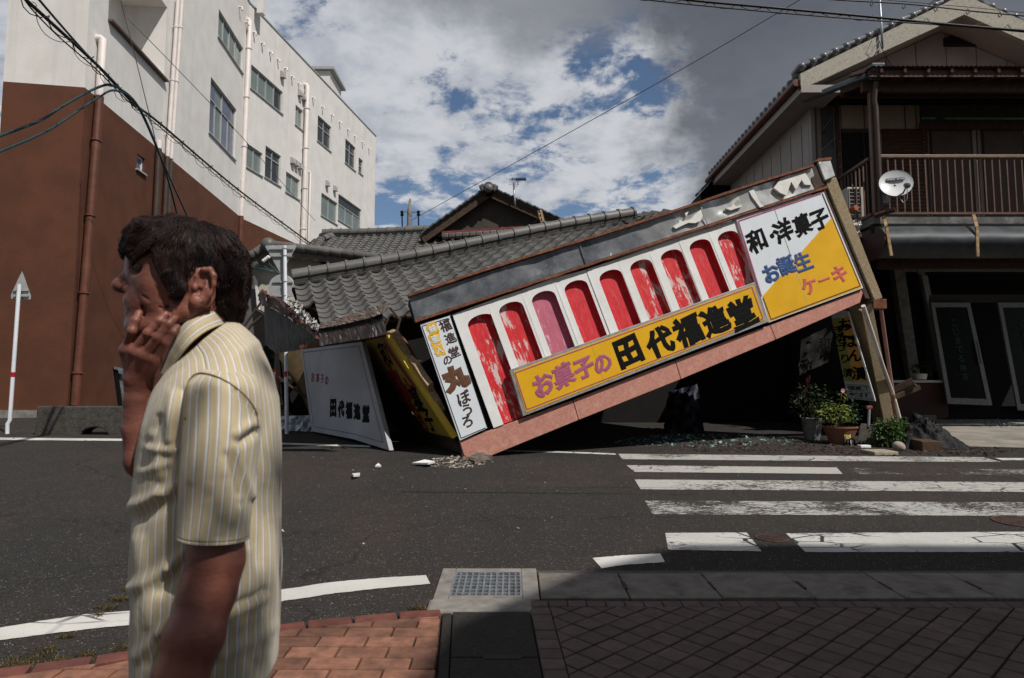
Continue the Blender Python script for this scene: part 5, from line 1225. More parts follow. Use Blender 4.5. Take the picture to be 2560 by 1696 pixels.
# lower awning and fascia over the shop
m = MB(); n_ = 40
def roll(i, j):
    x = W(2200, 600, 11.9)[0] + (XR - W(2200, 600, 11.9)[0]) * i / n_; t_ = j / 10; z = W(2380, 566, 12.0)[2] * (1 - t_) + W(2380, 646, 12.0)[2] * t_
    return (x, 12.1 - .36 * math.sin(math.pi * (.08 + .84 * t_)) + .012 * math.sin(i * .9 + 3 * t_) - .03 * (i > 18), z)
m.grid(roll, n_, 10); part(rh, 'curved_awning', m, mat('dark_blue_grey_metal', (.040, .046, .054), .3, .55, 4, .2, 10, metal=.1, dirt=(.10, .10, .10), dirt_amt=.3, dist=.02), smooth=True)
m = MB(); x_ = W(2200, 600, 11.9)[0]; pts = [(x_ - .0, 12.1 - .36 * math.sin(math.pi * (.08 + .84 * q / 10)), W(2380, 566, 12.0)[2] * (1 - q / 10) + W(2380, 646, 12.0)[2] * q / 10) for q in range(11)] + [(x_, 12.5, W(2380, 646, 12)[2]), (x_, 12.5, W(2380, 566, 12)[2])]
m.prism([np.array(p) for p in pts], (-1, 0, 0), .03); part(rh, 'awning_end', m, mat('dark_red_end', (.05, .018, .014), .2, .6))
for a, b in (((2208, 538), (2228, 640)), ((2434, 538), (2444, 642))):
    m = MB(); m.bar(W(*a, 11.95), W(a[0] + 8, a[1] + 30, 11.75), .05, .03); m.bar(W(a[0] + 8, a[1] + 30, 11.75), W(*b, 11.72), .05, .03); part(rh, 'rusty_strut', m, mat('yellowed_rusty_strut', (.30, .20, .10), .4, .7, 9, .3, dirt=(.22, .07, .03), dirt_amt=.7))
m = MB(); m.bar(W(2132, 600, 13.0), W(2208, 560, 12.1), .12, .16); part(rh, 'corner_beam', m, M_BRN)
pane(2190, 645, 2700, 672, 12.5, M_BRN, 'soffit_beam', .1)
# shop front under the balcony, set back and leaning left
YS = 15.2
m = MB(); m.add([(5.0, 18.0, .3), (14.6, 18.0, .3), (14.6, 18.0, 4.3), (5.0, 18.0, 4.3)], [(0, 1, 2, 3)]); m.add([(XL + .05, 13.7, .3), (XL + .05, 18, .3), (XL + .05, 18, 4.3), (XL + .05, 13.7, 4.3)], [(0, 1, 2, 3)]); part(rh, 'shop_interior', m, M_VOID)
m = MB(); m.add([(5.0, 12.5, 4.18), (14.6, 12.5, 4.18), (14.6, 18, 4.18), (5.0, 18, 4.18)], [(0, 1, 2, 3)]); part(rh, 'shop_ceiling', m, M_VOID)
M_WPOST = mat('weathered_grey_post', (.15, .14, .13), .3, .85, 6, .5, 40); M_ALD = mat('dull_aluminium', (.24, .24, .235), .15, .5, 9, .1, metal=.3)
m = MB(); m.bar(W(2240, 660, 15.0), W(2296, 1040, 15.6), .24, .2, (0, -1, 0)); part(rh, 'leaning_post', m, M_WPOST, bev=.01)
m = MB(); p = W(2290, 1041, 15.6); m.box(p + np.array((-.02, -.1, -.02)), (.55, .5, .12)); part(rh, 'post_footing', m, M_CONC, bev=.02)
m = MB(); m.bar(W(2290, 668, YS), W(2308, 690, YS), .1, .1); m.bar(W(2308, 690, YS), W(2368, 1000, YS + .3), .13, .12, (0, -1, 0)); part(rh, 'door_post', m, M_ALD, bev=.008)
pane(2236, 670, 2700, 679, YS, M_ALD, 'shopfront_head', .08); pane(2325, 737, 2700, 756, YS - .02, mat('dark_transom', (.055, .05, .046), .2, .7), 'transom', .1)
def door(TL, TR, BR, BL, Y, label):
    P_ = lambda p, d=0: W(*p, Y + d); d = thing('glass_door', label, 'door', P_(BL)); w = .13
    TLp, TRp, BRp, BLp = [P_(p) for p in (TL, TR, BR, BL)]; f = bilerp(BLp, BRp, TRp, TLp); n = np.array((0, -1.0, 0))
    m = MB()
    for q in (((0, 0), (.09, 0), (.09, 1), (0, 1)), ((.90, 0), (1, 0), (1, 1), (.90, 1)), ((.09, 0), (.90, 0), (.90, .06), (.09, .06)), ((.09, .955), (.90, .955), (.90, 1), (.09, 1))): m.prism([f(*p) for p in q], n, .05)
    part(d, 'frame', m, M_ALD); m = MB(); m.prism([f(*p) + n * -.02 for p in ((.09, .06), (.90, .06), (.90, .955), (.09, .955))], n, .006); part(d, 'glass', m, mat('shop_door_glass', (.006, .007, .007), .1, .25, 4, 0, spec=.12))
    m = MB(); m.bar(f(.91, .40) + n * .06, f(.93, .62) + n * .06, .03, .03); part(d, 'pull_handle', m, M_ALD)
    for k, ch in enumerate('こじまてる商店'):
        u, v = .50, .80 - k * .088; c = f(u, v)
        letter(d, ch, lambda a, b: c + (f(u + .1, v) - f(u - .1, v)) / np.linalg.norm(f(u + .1, v) - f(u - .1, v)) * a + nrm(f(u, v + .1) - f(u, v - .1)) * b, mat('green_window_lettering', (.022, .06, .047), .1, .6, 9, 0), .15, .02, 0, n, .004)
    return d
door((2327, 757), (2425, 757), (2481, 1014), (2370, 1010), YS - .1, 'leaning aluminium glass door with a vertical row of green lettering, nearer the leaning post')
door((2495, 757), (2600, 757), (2652, 1030), (2545, 1026), YS - .1, 'leaning aluminium glass door cut off by the right edge of the view')
def brick_dark():
    t = NT('dark_red_tile_base'); b = t.n('ShaderNodeTexBrick'); t.L.new(t.mapped((1, 1, 1), rot=(rad(90), 0, 0)), b.inputs[0]); b.inputs['Color1'].default_value = (.085, .024, .018, 1); b.inputs['Color2'].default_value = (.06, .02, .016, 1); b.inputs['Mortar'].default_value = (.03, .024, .022, 1); b.inputs['Scale'].default_value = 4.4; b.inputs['Mortar Size'].default_value = .02
    t.set(col=b.outputs[0], rough=.7); t.bump(b.outputs['Fac'], -.4, .01); return t.m
pane(2195, 956, 2372, 1046, YS + .1, brick_dark(), 'brick_base', .2); pane(2195, 951, 2366, 957, YS + .02, M_WPANEL, 'window_sill', .3)
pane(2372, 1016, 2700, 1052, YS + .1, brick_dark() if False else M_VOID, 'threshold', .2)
pane(2230, 690, 2318, 950, YS + .3, mat('shop_window_glass', (.008, .009, .009), .1, .25, 4, 0, spec=.12), 'shop_window', .01)
for k in range(3):
    x = 2352 + k * 40; pane(x, 930 + 14 * (k == 2), x + 36, 1008, YS + 1.3 + .2 * k, mat('dim_cardboard' if k == 2 else 'dim_box', (.10, .055, .03) if k == 2 else (.06, .06, .06), .2, .8), 'stock_box', .3)
# low roof and dark shed behind the shop front, lower left of the house
m = MB(); m.prism([W(1752, 482, 18.8), W(1792, 440, 18.8), W(1812, 440, 18.8), W(1835, 470, 18.8), W(1800, 520, 18.8), W(1752, 520, 18.8)], (0, -1, 0), 1.0); part(rh, 'rear_lean_to', m, M_VOID)
m = MB(); m.bar(W(1780, 442, 18.5), W(1824, 437, 18.3), .3, .06); part(rh, 'rear_lean_to_roof', m, M_TILE_D)
m = MB(); m.bar(W(1742, 487, 18.6), W(1788, 440, 18.6), .3, .06); part(rh, 'rear_lean_to_roof', m, M_TILE_D)
# air conditioner
ac = thing('air_conditioner', 'cream outdoor air conditioner unit with a dark slotted grille beside the concrete pier', 'air conditioner', W(2140, 543, 12.7))
a, b = W(2117.5, 468, 12.7), W(2162, 543, 12.7); cx_, cz_ = (a[0] + b[0]) / 2, (a[2] + b[2]) / 2; wd, ht = b[0] - a[0] , a[2] - b[2]
M_ACW = mat('cream_casing', (.36, .35, .32), .06, .5, 5, .05)
m = MB(); m.box((cx_, 12.85, cz_), (wd, .3, ht)); part(ac, 'casing', m, M_ACW, bev=.012)
m = MB(); m.box((cx_ - .03, 12.695, cz_ + .0), (wd * .62, .012, ht * .86)); part(ac, 'grille_recess', m, M_VOID)
for k in range(8): m = MB(); m.box((cx_ - .03, 12.688, cz_ - ht * .43 + ht * .86 * k / 7), (wd * .64, .014, .010)); part(ac, 'grille_bar', m, M_ACW)
for k in (-.5, 0, .5): m = MB(); m.box((cx_ - .03 + k * wd * .62, 12.689, cz_), (.010, .012, ht * .86)); part(ac, 'grille_bar', m, M_ACW)
# satellite dish
ds = thing('satellite_dish', 'white satellite dish with a small dark name plate clamped to the balcony rail', 'satellite dish', W(2215, 500, 11.95))
c = W(2240, 458, 11.75); ax = nrm((-.30, -.88, .30)); Rd = 37 * 11.75 / FPX * 1.04
m = MB(); m.lathe([(Rd * q / 8, -.055 * (1 - (q / 8) ** 2)) for q in range(1, 9)] + [(Rd * 1.02, .004), (Rd * 1.01, -.014)] + [(Rd * q / 8, -.055 * (1 - (q / 8) ** 2) - .014) for q in range(7, 0, -1)], c, 36, ax); part(ds, 'reflector', m, mat('white_dish', (.60, .61, .62), .04, .35, 3, 0), smooth=True, angle=60)
xd = nrm(np.cross((0, 0, 1.0), -ax)) * -1; xd = xd if xd[0] > 0 else -xd; zd = nrm(np.cross(xd, -ax)); zd = zd if zd[2] > 0 else -zd
pc = c + zd * .092 + ax * -.030
m = MB(); m.prism([pc + xd * sx_ * .145 + zd * sz_ * .026 + ax * (.0135 + .0) for sx_, sz_ in ((-1, -1), (1, -1), (1, 1), (-1, 1))], ax, .006); part(ds, 'name_plate', m, mat('navy_plate', (.02, .025, .06), 0, .4))
for k, ch in enumerate('SPACE DIVA'):
    if ch != ' ': letter(ds, ch, lambda a, b, k=k: pc + ax * .0140 + xd * (-.127 + k * .0283 + a) + zd * b, mat('white_lettering', (.7, .7, .7), 0, .5, 9, 0), .030, .02, 0, ax, .002)
m = MB(); q0, q1 = c - zd * Rd * .98 - ax * .03, W(2267, 464, 11.3); m.tube([q0, q0 * .4 + q1 * .6 - zd * .06, q1], .016, 8); part(ds, 'feed_arm', m, M_GALV, smooth=True)
m = MB(); m.lathe([(.02, -.06), (.045, -.05), (.045, .03), (.03, .05)], q1, 12, nrm(c - q1)); part(ds, 'feed_horn', m, mat('olive_grey_plastic', (.14, .14, .11), .1, .5), smooth=True, angle=50)
m = MB(); m.tube([q1 - zd * .05, W(2268, 498, 11.5), W(2258, 507, 11.6), W(2250, 495, 11.8)], .008, 6); part(ds, 'feed_cable', m, M_PIPE_W, smooth=True)
m = MB(); m.box(W(2214, 498, 11.97), (.13, .04, .14)); m.tube([W(2214, 498, 11.95), W(2226, 487, 11.9), c - ax * .05], .022, 8); part(ds, 'mount', m, M_GALV, smooth=True, angle=40)
# stubs by the pier
st = MB(); st.tube([W(2118, 530, 10.9), W(2141, 519, 10.7)], .045, 12); top('clay_pipe', st, mat('terracotta', (.26, .085, .055), .2, .75, 9, .2), 'short red clay pipe end jutting from the concrete pier beside the air conditioner', 'pipe', smooth=True, angle=50)
st = MB(); st.tube([W(2188, 540, 11.7), W(2238, 524, 11.5)], .045, 10); top('dark_pole', st, M_BRN, 'dark round pole end sticking out under the satellite dish', 'pole', smooth=True, angle=50)
st = MB(); r_ = random.Random(4); c = W(2134, 570, 10.75)
st.grid(lambda i, j: c + np.array(((i - 3) * .04 + r_.gauss(0, .012), r_.gauss(0, .03), (j - 3) * .045 + r_.gauss(0, .01))), 6, 6); top('metal_scrap', st, M_FOIL, 'crumpled shiny metal scrap hanging on the concrete pier', 'scrap metal')
# roof antenna on the right
an2 = thing('roof_antenna_mast', 'thin grey aerial mast fixed to the pebbled barge board of the right house', 'antenna', W(2206, 122, 12.7))
m = MB(); m.tube([W(2206, 122, 12.7), W(2204, 70, 12.7), W(2197, -30, 12.7)], .022, 8); part(an2, 'mast', m, M_GALV, smooth=True)
m = MB(); m.tube([W(2192, 128, 12.7), W(2206, 110, 12.7)], .012, 6); m.tube([W(2170, 145, 12.72), W(2200, 95, 12.7)], .006, 6); part(an2, 'stay', m, M_GALV)
m = MB(); m.tube([W(2200, 70, 12.65), W(2193, 90, 12.6), W(2206, 125, 12.65), W(2230, 168, 12.7)], .006, 6); part(an2, 'cable', m, M_BLACK, smooth=True)
m = MB(); m.tube([W(2176, 18, 12.7), W(2222, 2, 12.7)], .008, 6); part(an2, 'crossbar', m, M_GALV)
# ================================================================ STREET THINGS
M_SIGNB = mat('aluminium_sign_back', (.40, .41, .41), .1, .5, 6, .05, 40, metal=.2, dirt=(.18, .17, .16), dirt_amt=.5); M_POLE = mat('white_post_paint', (.74, .76, .80), .05, .45, 5, .03); M_RBAND = mat('red_reflective_band', (.40, .012, .02), .05, .4)
def post(name, label, p_top, p_bot, r, band, foot=None):
    b = gnd(*p_bot); Y = b[1]; t = W(*p_top, Y); o = thing(name, label, 'road sign', b)
    m = MB(); path = [b] + ([W(*foot, Y)] if foot else []) + [t]; m.tube(path if not foot else [b, W(foot[0] - 6, foot[1] + 10, Y), W(*foot, Y), t], r, 14); part(o, 'post', m, M_POLE, smooth=True, angle=50)
    m = MB(); m.lathe([(r * 1.02, 0), (r * .9, .012), (.005, .016)], t, 14, t - b); part(o, 'post_cap', m, M_POLE, smooth=True)
    c0, c1 = W(*band[0], Y), W(*band[1], Y); m = MB(); m.tube([c0, c1], r * 1.06, 14); part(o, 'red_band', m, M_RBAND, smooth=True, angle=50); return o, Y
sg, Y = post('road_sign', 'pointed sign seen from behind on a white post with a bent foot', (48, 713), (18, 1085), .033, ((33.3, 931), (32.4, 943)), (25, 1050))
Yb = Y + .06
m = MB(); m.prism([W(x, y, Yb) for x, y in ((28, 747), (27, 738), (50, 688), (55, 679), (59, 690), (77, 741), (76, 749))], (0, -1, 0), .008); part(sg, 'plate', m, M_SIGNB)
for y in (726, 740): m = MB(); m.bar(W(34, y, Yb - .02), W(72, y, Yb - .02), .02, .03); part(sg, 'bracket', m, M_SIGNB)
sg, Y = post('road_sign', 'inverted triangle above a round plate seen from behind on a white post', (712, 617), (717, 1085), .033, ((715, 929), (715, 943)))
Yb = Y + .06
m = MB(); m.prism([W(x, y, Yb) for x, y in ((663, 617), (666, 614), (738, 613), (741.5, 616), (704, 682), (700, 682))], (0, -1, 0), .008); part(sg, 'triangular_plate', m, M_SIGNB)
m = MB(); m.lathe([(.235, -.004), (.24, 0), (.235, .004)], W(704, 719, Yb), 36, (0, 1, 0)); part(sg, 'round_plate', m, M_SIGNB)
for a, b, y in ((672, 734, 622), (676, 730, 640), (682, 732, 705), (678, 734, 740)): m = MB(); m.bar(W(a, y, Yb - .025), W(b, y, Yb - .025), .02, .03); part(sg, 'bracket', m, M_SIGNB)
for y in (622, 640, 705, 740): m = MB(); m.lathe([(.037, -.012), (.037, .012)], W(712.5, y, Y), 12); part(sg, 'clamp', m, M_GALV)
m = MB(); m.tube([W(706, 752, Y - .04), W(701, 765, Y - .04), W(704, 782, Y - .04), W(712, 790, Y - .04)], .007, 6); part(sg, 'wire_loop', m, M_GALV, smooth=True)
# concrete block with an arched notch
a, b = gnd(92, 1087), gnd(330, 1088); Y = b[1]; z0 = gz(Y); zt = W(200, 1016, Y)[2]; xa, xb2 = a[0], W(330, 1088, Y)[0] + .35
cx1, cx2 = W(201, 1085, Y)[0], W(270, 1085, Y)[0]; prof = [(xa, z0 - .03), (cx1, z0 - .03)] + [((cx1 + cx2) / 2 - (cx2 - cx1) / 2 * math.cos(t), z0 + .135 * math.sin(t)) for t in np.linspace(.05, math.pi - .05, 9)] + [(cx2, z0 - .03), (xb2, z0 - .03), (xb2, zt), (xa + .02, zt)]
m = MB(); m.prism([np.array((x, Y, z)) for x, z in prof], (0, -1, 0), .32); top('concrete_barrier', m, mat('stained_dark_concrete', (.068, .062, .055), .3, .9, 22, .8, 60, dirt=(.025, .023, .021), dirt_amt=.7, dist=.02), 'low dark stained concrete barrier block with an arched drain notch by the brown wall', 'barrier', bev=.02)
# things against the brown wall
lbd = thing('leaning_board', 'black edged grey board with weeds on top leaning behind the concrete barrier', 'board', W(305, 1014, 13.4))
m = MB(); m.prism([W(x, y, 13.3) for x, y in ((303, 1016), (330, 1016), (326, 926), (291, 920))], (0, -1, 0), .05); part(lbd, 'face', m, mat('grey_board', (.16, .155, .15), .3, .8, 9, .3))
m = MB(); m.bar(W(288, 919, 13.25), W(301, 1016, 13.25), .07, .05, (0, -1, 0)); part(lbd, 'black_edge', m, M_BLACK)
m = MB(); m.bar(W(287, 920, 13.22), W(332, 932, 13.22), .04, .05); part(lbd, 'top_edge', m, M_GALV)
rb = thing('red_bordered_notice', 'white notice with a red border half hidden behind the man by the dark side opening', 'notice', W(686, 978, 11.4))
m = MB(); m.prism([W(x, y, 11.4) for x, y in ((676, 985), (690, 985), (692.5, 922), (676, 924))], (0, -1, 0), .01); part(rb, 'border', m, mat('red_border', (.50, .045, .03), 0, .5))
m = MB(); m.prism([W(x, y, 11.385) for x, y in ((676, 976), (687, 976), (689, 930), (676, 931))], (0, -1, 0), .004); part(rb, 'face', m, M_WPANEL)
m = MB(); r_ = random.Random(8)
q = bilerp(W(690, 1077, 12.6), W(782, 1079, 12.6), W(782, 1038, 12.75), W(694, 1041, 12.75))
hh = [[r_.uniform(-.09, .02) for _ in range(13)] for _ in range(6)]
m.grid(lambda i, j: q(i / 12, j / 5) + np.array((0, hh[j][i], 0)), 12, 5); top('silver_tarp', m, mat('silver_blue_tarp', (.38, .42, .48), .3, .35, 12, .4, 14, metal=.2, dist=.03), 'crumpled silver and blue tarp on the road behind the signpost foot', 'tarp')
# hanging pickle advert under the high end
q = [W(2119, 997, 11.2), W(2187, 1003.5, 11.0), W(2120, 778, 10.9)]
P6 = Plane(q[0], q[1] - q[0], q[2] - q[1])
S6 = thing('pickle_sign', 'narrow orange green and white upright advert with black brush writing hanging by the leaning pier', 'sign', q[0])
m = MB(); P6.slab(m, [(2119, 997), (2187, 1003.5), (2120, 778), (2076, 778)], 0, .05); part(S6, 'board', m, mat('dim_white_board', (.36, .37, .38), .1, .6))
m = MB(); P6.slab(m, [(2135.5, 955), (2174, 957), (2124, 790), (2103, 795)], .003, .004); part(S6, 'orange_column', m, mat('orange_face', (.48, .25, .04), .12, .6, 3))
m = MB(); P6.slab(m, [(2111, 952), (2135, 955), (2102.5, 795), (2079, 797)], .003, .004); part(S6, 'green_column', m, mat('green_face', (.20, .21, .045), .15, .6, 3))
m = MB(); P6.slab(m, [(2185, 1003.5), (2189, 1004), (2123, 780), (2119, 780)], .03, .07); part(S6, 'white_edge', m, M_WPANEL)
m = MB()
for y in (962, 979, 996): P6.line(m, (2116 + (y - 962) * .25, y), (2171 + (y - 962) * .35, y + 2.5), 1.0, .003, .002)
part(S6, 'ruled_line', m, M_BLACK)
for ch, x, y in (('お', 2113, 812), ('こ', 2118, 830), ('は', 2126, 854), ('ん', 2137, 889), ('漬', 2148, 934)): P6.write(S6, ch, x, y, 27 if ch != '漬' else 30, M_BLACK, .008, .03, .6)
for ch, x, y in (('き', 2094, 826), ('ゅ', 2099, 846), ('う', 2103, 868), ('り', 2112, 897), ('漬', 2119, 932)): P6.write(S6, ch, x, y, 20, M_BLACK, .008, .02, .6)
for k, ch in enumerate('宅配便にて'): P6.write(S6, ch, 2124 + 10.6 * k, 970 + .5 * k, 9.5, M_BLACK, .004, .02)
for k, ch in enumerate('承ります'): P6.write(S6, ch, 2128 + 12.6 * k, 987 + .6 * k, 10, M_BLACK, .004, .02)
# torn shop curtain in the dark opening
nb = thing('torn_shop_curtain', 'torn grey and red shop curtain with one black character hanging in the dark opening', 'curtain', W(2060, 930, 12.3))
q = bilerp(W(1996, 940, 12.3), W(2072, 905, 12.2), W(2082, 812, 12.1), W(2004, 850, 12.2)); r_ = random.Random(12); hh = [[r_.gauss(0, .03) for _ in range(9)] for _ in range(9)]
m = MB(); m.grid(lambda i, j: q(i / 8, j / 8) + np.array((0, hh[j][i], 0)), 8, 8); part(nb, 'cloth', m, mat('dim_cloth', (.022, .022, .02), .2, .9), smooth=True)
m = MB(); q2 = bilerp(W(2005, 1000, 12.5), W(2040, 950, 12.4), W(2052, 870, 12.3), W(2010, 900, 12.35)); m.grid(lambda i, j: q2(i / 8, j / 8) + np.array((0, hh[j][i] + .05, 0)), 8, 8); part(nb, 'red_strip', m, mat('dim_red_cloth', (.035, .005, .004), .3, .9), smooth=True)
letter(nb, '和', lambda a, b: W(2060, 858, 12.02) + np.array((a, 0, b)), M_BLACK, .2, .04, .6, (0, -1, 0), .01)
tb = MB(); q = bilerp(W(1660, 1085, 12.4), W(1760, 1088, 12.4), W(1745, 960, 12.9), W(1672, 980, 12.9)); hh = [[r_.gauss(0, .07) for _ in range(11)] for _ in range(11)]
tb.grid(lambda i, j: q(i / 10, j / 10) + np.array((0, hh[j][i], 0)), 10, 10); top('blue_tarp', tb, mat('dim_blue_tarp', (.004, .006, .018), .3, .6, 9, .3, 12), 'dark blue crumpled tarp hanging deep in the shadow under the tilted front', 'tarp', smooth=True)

# plants, pots and tools -----------------------------------------------------------
def leafy(parent, name, centre, rx, ry, rz, n, size, mt, seed, asp=.5, droop=.3):
    r_ = random.Random(seed); m = MB(); c = np.asarray(centre, float)
    for k in range(n):
        a = r_.uniform(0, 2 * math.pi); e = math.acos(r_.uniform(-.7, 1)); q = r_.uniform(.25, 1) ** .6
        p = c + np.array((rx * q * math.sin(e) * math.cos(a), ry * q * math.sin(e) * math.sin(a), rz * q * math.cos(e)))
        d = nrm(np.array((math.cos(a), math.sin(a), r_.uniform(-.6, .7)))); s_ = size * r_.uniform(.55, 1.25); up = nrm(np.array((r_.gauss(0, .4), r_.gauss(0, .4), 1.0))); x = nrm(np.cross(d, up)); z = np.cross(x, d); w = s_ * asp
        m.add([p, p + d * s_ * .35 + x * w * .5 + z * .1 * s_, p + d * s_ * .75 + x * w * .38, p + d * s_ - z * droop * s_, p + d * s_ * .75 - x * w * .38, p + d * s_ * .35 - x * w * .5 + z * .1 * s_, p + d * s_ * .5 - z * .03 * s_],
              [(0, 1, 6), (1, 2, 6), (2, 3, 6), (3, 4, 6), (4, 5, 6), (5, 0, 6)])
    return part(parent, name, m, mt)
def stems(parent, base, tips, mt, r=.006):
    m = MB(); b = np.asarray(base, float)
    for t in tips: t = np.asarray(t, float); m.tube([b + RNG.uniform(-.05, .05) * np.array((1, 1, 0)), (b + t) / 2 + np.array((RNG.gauss(0, .03), RNG.gauss(0, .03), .02)), t], [r, r * .8, r * .4], 5)
    return part(parent, 'stem', m, mt)
def leafmat(name, c, tr=.25):
    t = NT(name); n = t.noise(14, 4); c = np.array(c); t.set(col=t.mix(t.step(n, .3, .7), tuple(c * .6), tuple(c * 1.35)), rough=.5, spec=.4)
    tl = t.n('ShaderNodeBsdfTranslucent'); tl.inputs[0].default_value = (*np.clip(c * 1.6, 0, 1), 1); mx = t.n('ShaderNodeMixShader'); mx.inputs[0].default_value = tr
    t.L.new(t.b.outputs[0], mx.inputs[1]); t.L.new(tl.outputs[0], mx.inputs[2]); t.L.new(mx.outputs[0], t.out.inputs[0]); return t.m
M_LEAF = leafmat('green_leaf', (.055, .10, .022)); M_LEAF_Y = leafmat('yellow_green_leaf', (.15, .19, .03)); M_LEAF_D = leafmat('dark_leaf', (.022, .042, .016)); M_STEM = mat('plant_stem', (.10, .09, .04), .3, .8)
M_SOIL = mat('potting_soil', (.025, .018, .013), .4, .95, 40, .8, 60); M_TERRA = mat('terracotta_pot', (.20, .085, .05), .18, .8, 8, .2, 60, dirt=(.10, .06, .045))
c = gnd(2031, 1100); k = c[1] / FPX
pt = thing('bucket_plant', 'dark leafy plant growing in a grey metal bucket at the edge of the dark opening', 'potted plant', c)
m = MB(); m.lathe([(18.5 * k, 0), (24 * k, 51 * k), (25 * k, 53 * k), (24.5 * k, 54 * k), (22.5 * k, 51 * k), (22 * k, 45 * k)], c, 28); part(pt, 'bucket', m, mat('grey_zinc', (.20, .20, .195), .2, .5, 8, .15, 30, metal=.5), smooth=True, angle=40)
m = MB(); m.lathe([(22 * k, 46 * k), (1 * k, 48 * k)], c, 20); part(pt, 'soil', m, M_SOIL)
top_c = c + np.array((-8 * k, 0, 100 * k)); stems(pt, c + np.array((0, 0, 46 * k)), [top_c + np.array((RNG.gauss(0, 25 * k), RNG.gauss(0, 20 * k), RNG.gauss(10 * k, 25 * k))) for _ in range(12)], M_STEM)
leafy(pt, 'foliage', c + np.array((-6 * k, 0, 92 * k)), 44 * k, 30 * k, 52 * k, 330, .062, M_LEAF_D, 3); leafy(pt, 'pale_leaf_tips', c + np.array((8 * k, -.1, 96 * k)), 36 * k, 24 * k, 50 * k, 46, .045, M_LEAF, 4).__setitem__('kind', 'stuff')
c = gnd(2102, 1110); k = c[1] / FPX
pt = thing('terracotta_plant', 'yellow green leafy plant with a tall stem in a wide terracotta bowl', 'potted plant', c)
m = MB(); m.lathe([(24 * k, 0), (36 * k, 30 * k), (39 * k, 38 * k), (41 * k, 39 * k), (41 * k, 43 * k), (38 * k, 43 * k), (36 * k, 36 * k)], c, 32); part(pt, 'bowl', m, M_TERRA, smooth=True, angle=40)
m = MB(); m.lathe([(37 * k, 37 * k), (1 * k, 39 * k)], c, 24); part(pt, 'soil', m, M_SOIL)
tp = W(2106, 985, c[1]); stems(pt, c + np.array((-12 * k, 0, 38 * k)), [tp, tp + np.array((-.08, 0, -.2)), tp + np.array((.02, 0, -.1))] + [c + np.array((RNG.uniform(-40, 30) * k, RNG.uniform(-20, 20) * k, RNG.uniform(60, 95) * k)) for _ in range(9)], M_STEM, .008)
leafy(pt, 'foliage', c + np.array((-16 * k, -.05, 72 * k)), 38 * k, 26 * k, 34 * k, 210, .062, M_LEAF_Y, 7, .8); leafy(pt, 'upper_leaf', tp + np.array((0, 0, -.04)), .06, .05, .08, 16, .05, M_LEAF_Y, 8, .8); leafy(pt, 'foliage', c + np.array((22 * k, .05, 66 * k)), 26 * k, 20 * k, 30 * k, 90, .05, M_LEAF, 9, .7)
leafy(pt, 'dark_foliage', c + np.array((25 * k, .2, 80 * k)), 50 * k, 16 * k, 60 * k, 220, .055, M_LEAF_D, 19, .7)
m = MB(); r_ = random.Random(3); fc = W(2107, 978, c[1] - .05)
for q in range(9): a = q * 2 * math.pi / 9; m.add([fc, fc + .035 * np.array((math.cos(a), -.3, math.sin(a) + .2)), fc + .035 * np.array((math.cos(a + .9), -.2, math.sin(a + .9) + .2))], [(0, 1, 2)])
part(pt, 'pink_flower', m, mat('pink_petal', (.55, .25, .25), .1, .6))
sh = thing('shovel', 'upright shovel with a red topped grey handle and a square grey blade among the pots', 'shovel', gnd(2168, 1112)); Y = gnd(2168, 1112)[1]
m = MB(); m.prism([W(x, y, Y) for x, y in ((2144, 1109), (2188, 1110), (2192, 1072), (2188, 1062), (2153, 1059), (2150, 1066))], (0, -1, .15), .012); part(sh, 'blade', m, mat('grey_steel_blade', (.10, .09, .08), .25, .6, 12, .2, 60, metal=.3, dirt=(.06, .04, .03)), bev=.004)
m = MB(); m.tube([W(2171, 1068, Y), W(2173, 1023, Y)], .022, 10); part(sh, 'handle', m, mat('grey_handle', (.22, .22, .23), .1, .5), smooth=True, angle=50)
m = MB(); m.bar(W(2165, 1019, Y), W(2180, 1019, Y), .05, .055); part(sh, 'grip', m, mat('dull_red_grip', (.20, .045, .05), .2, .6), bev=.012)
pl_ = thing('leafy_shrub', 'low bright green leafy plant growing at the foot of the leaning pier', 'plant', gnd(2222, 1118)); c = gnd(2222, 1118); k = c[1] / FPX
leafy(pl_, 'foliage', c + np.array((-2 * k, 0, 34 * k)), 34 * k, 24 * k, 42 * k, 420, .075, M_LEAF, 21, .55, .5); leafy(pl_, 'foliage', c + np.array((36 * k, .1, 52 * k)), 20 * k, 16 * k, 24 * k, 110, .06, M_LEAF, 22, .55); stems(pl_, c, [c + np.array((RNG.uniform(-25, 40) * k, RNG.uniform(-15, 15) * k, RNG.uniform(30, 75) * k)) for _ in range(10)], M_STEM)
tr = thing('hand_tool_card', 'small white and yellow card with a black hand tool leaning on the terracotta bowl', 'garden tool', gnd(2121, 1113)); Y = gnd(2121, 1113)[1]
m = MB(); m.prism([W(x, y, Y - .05) for x, y in ((2114, 1112), (2129, 1114), (2126, 1084), (2110, 1083))], (0, -1, .1), .01); part(tr, 'card', m, M_WPANEL)
m = MB(); m.prism([W(x, y, Y - .065) for x, y in ((2115, 1098), (2126, 1099), (2124, 1088), (2113, 1087))], (0, -1, .1), .004); part(tr, 'yellow_print', m, mat('yellow_print', (.45, .36, .05), .1, .6))
m = MB(); m.tube([W(2116, 1112, Y - .08), W(2117, 1100, Y - .08)], .018, 8); m.tube([W(2125, 1113, Y - .1), W(2123, 1100, Y - .1), W(2130, 1096, Y - .1), W(2136, 1101, Y - .1), W(2137, 1113, Y - .1)], .016, 8); part(tr, 'black_tool', m, M_BLACK, smooth=True)
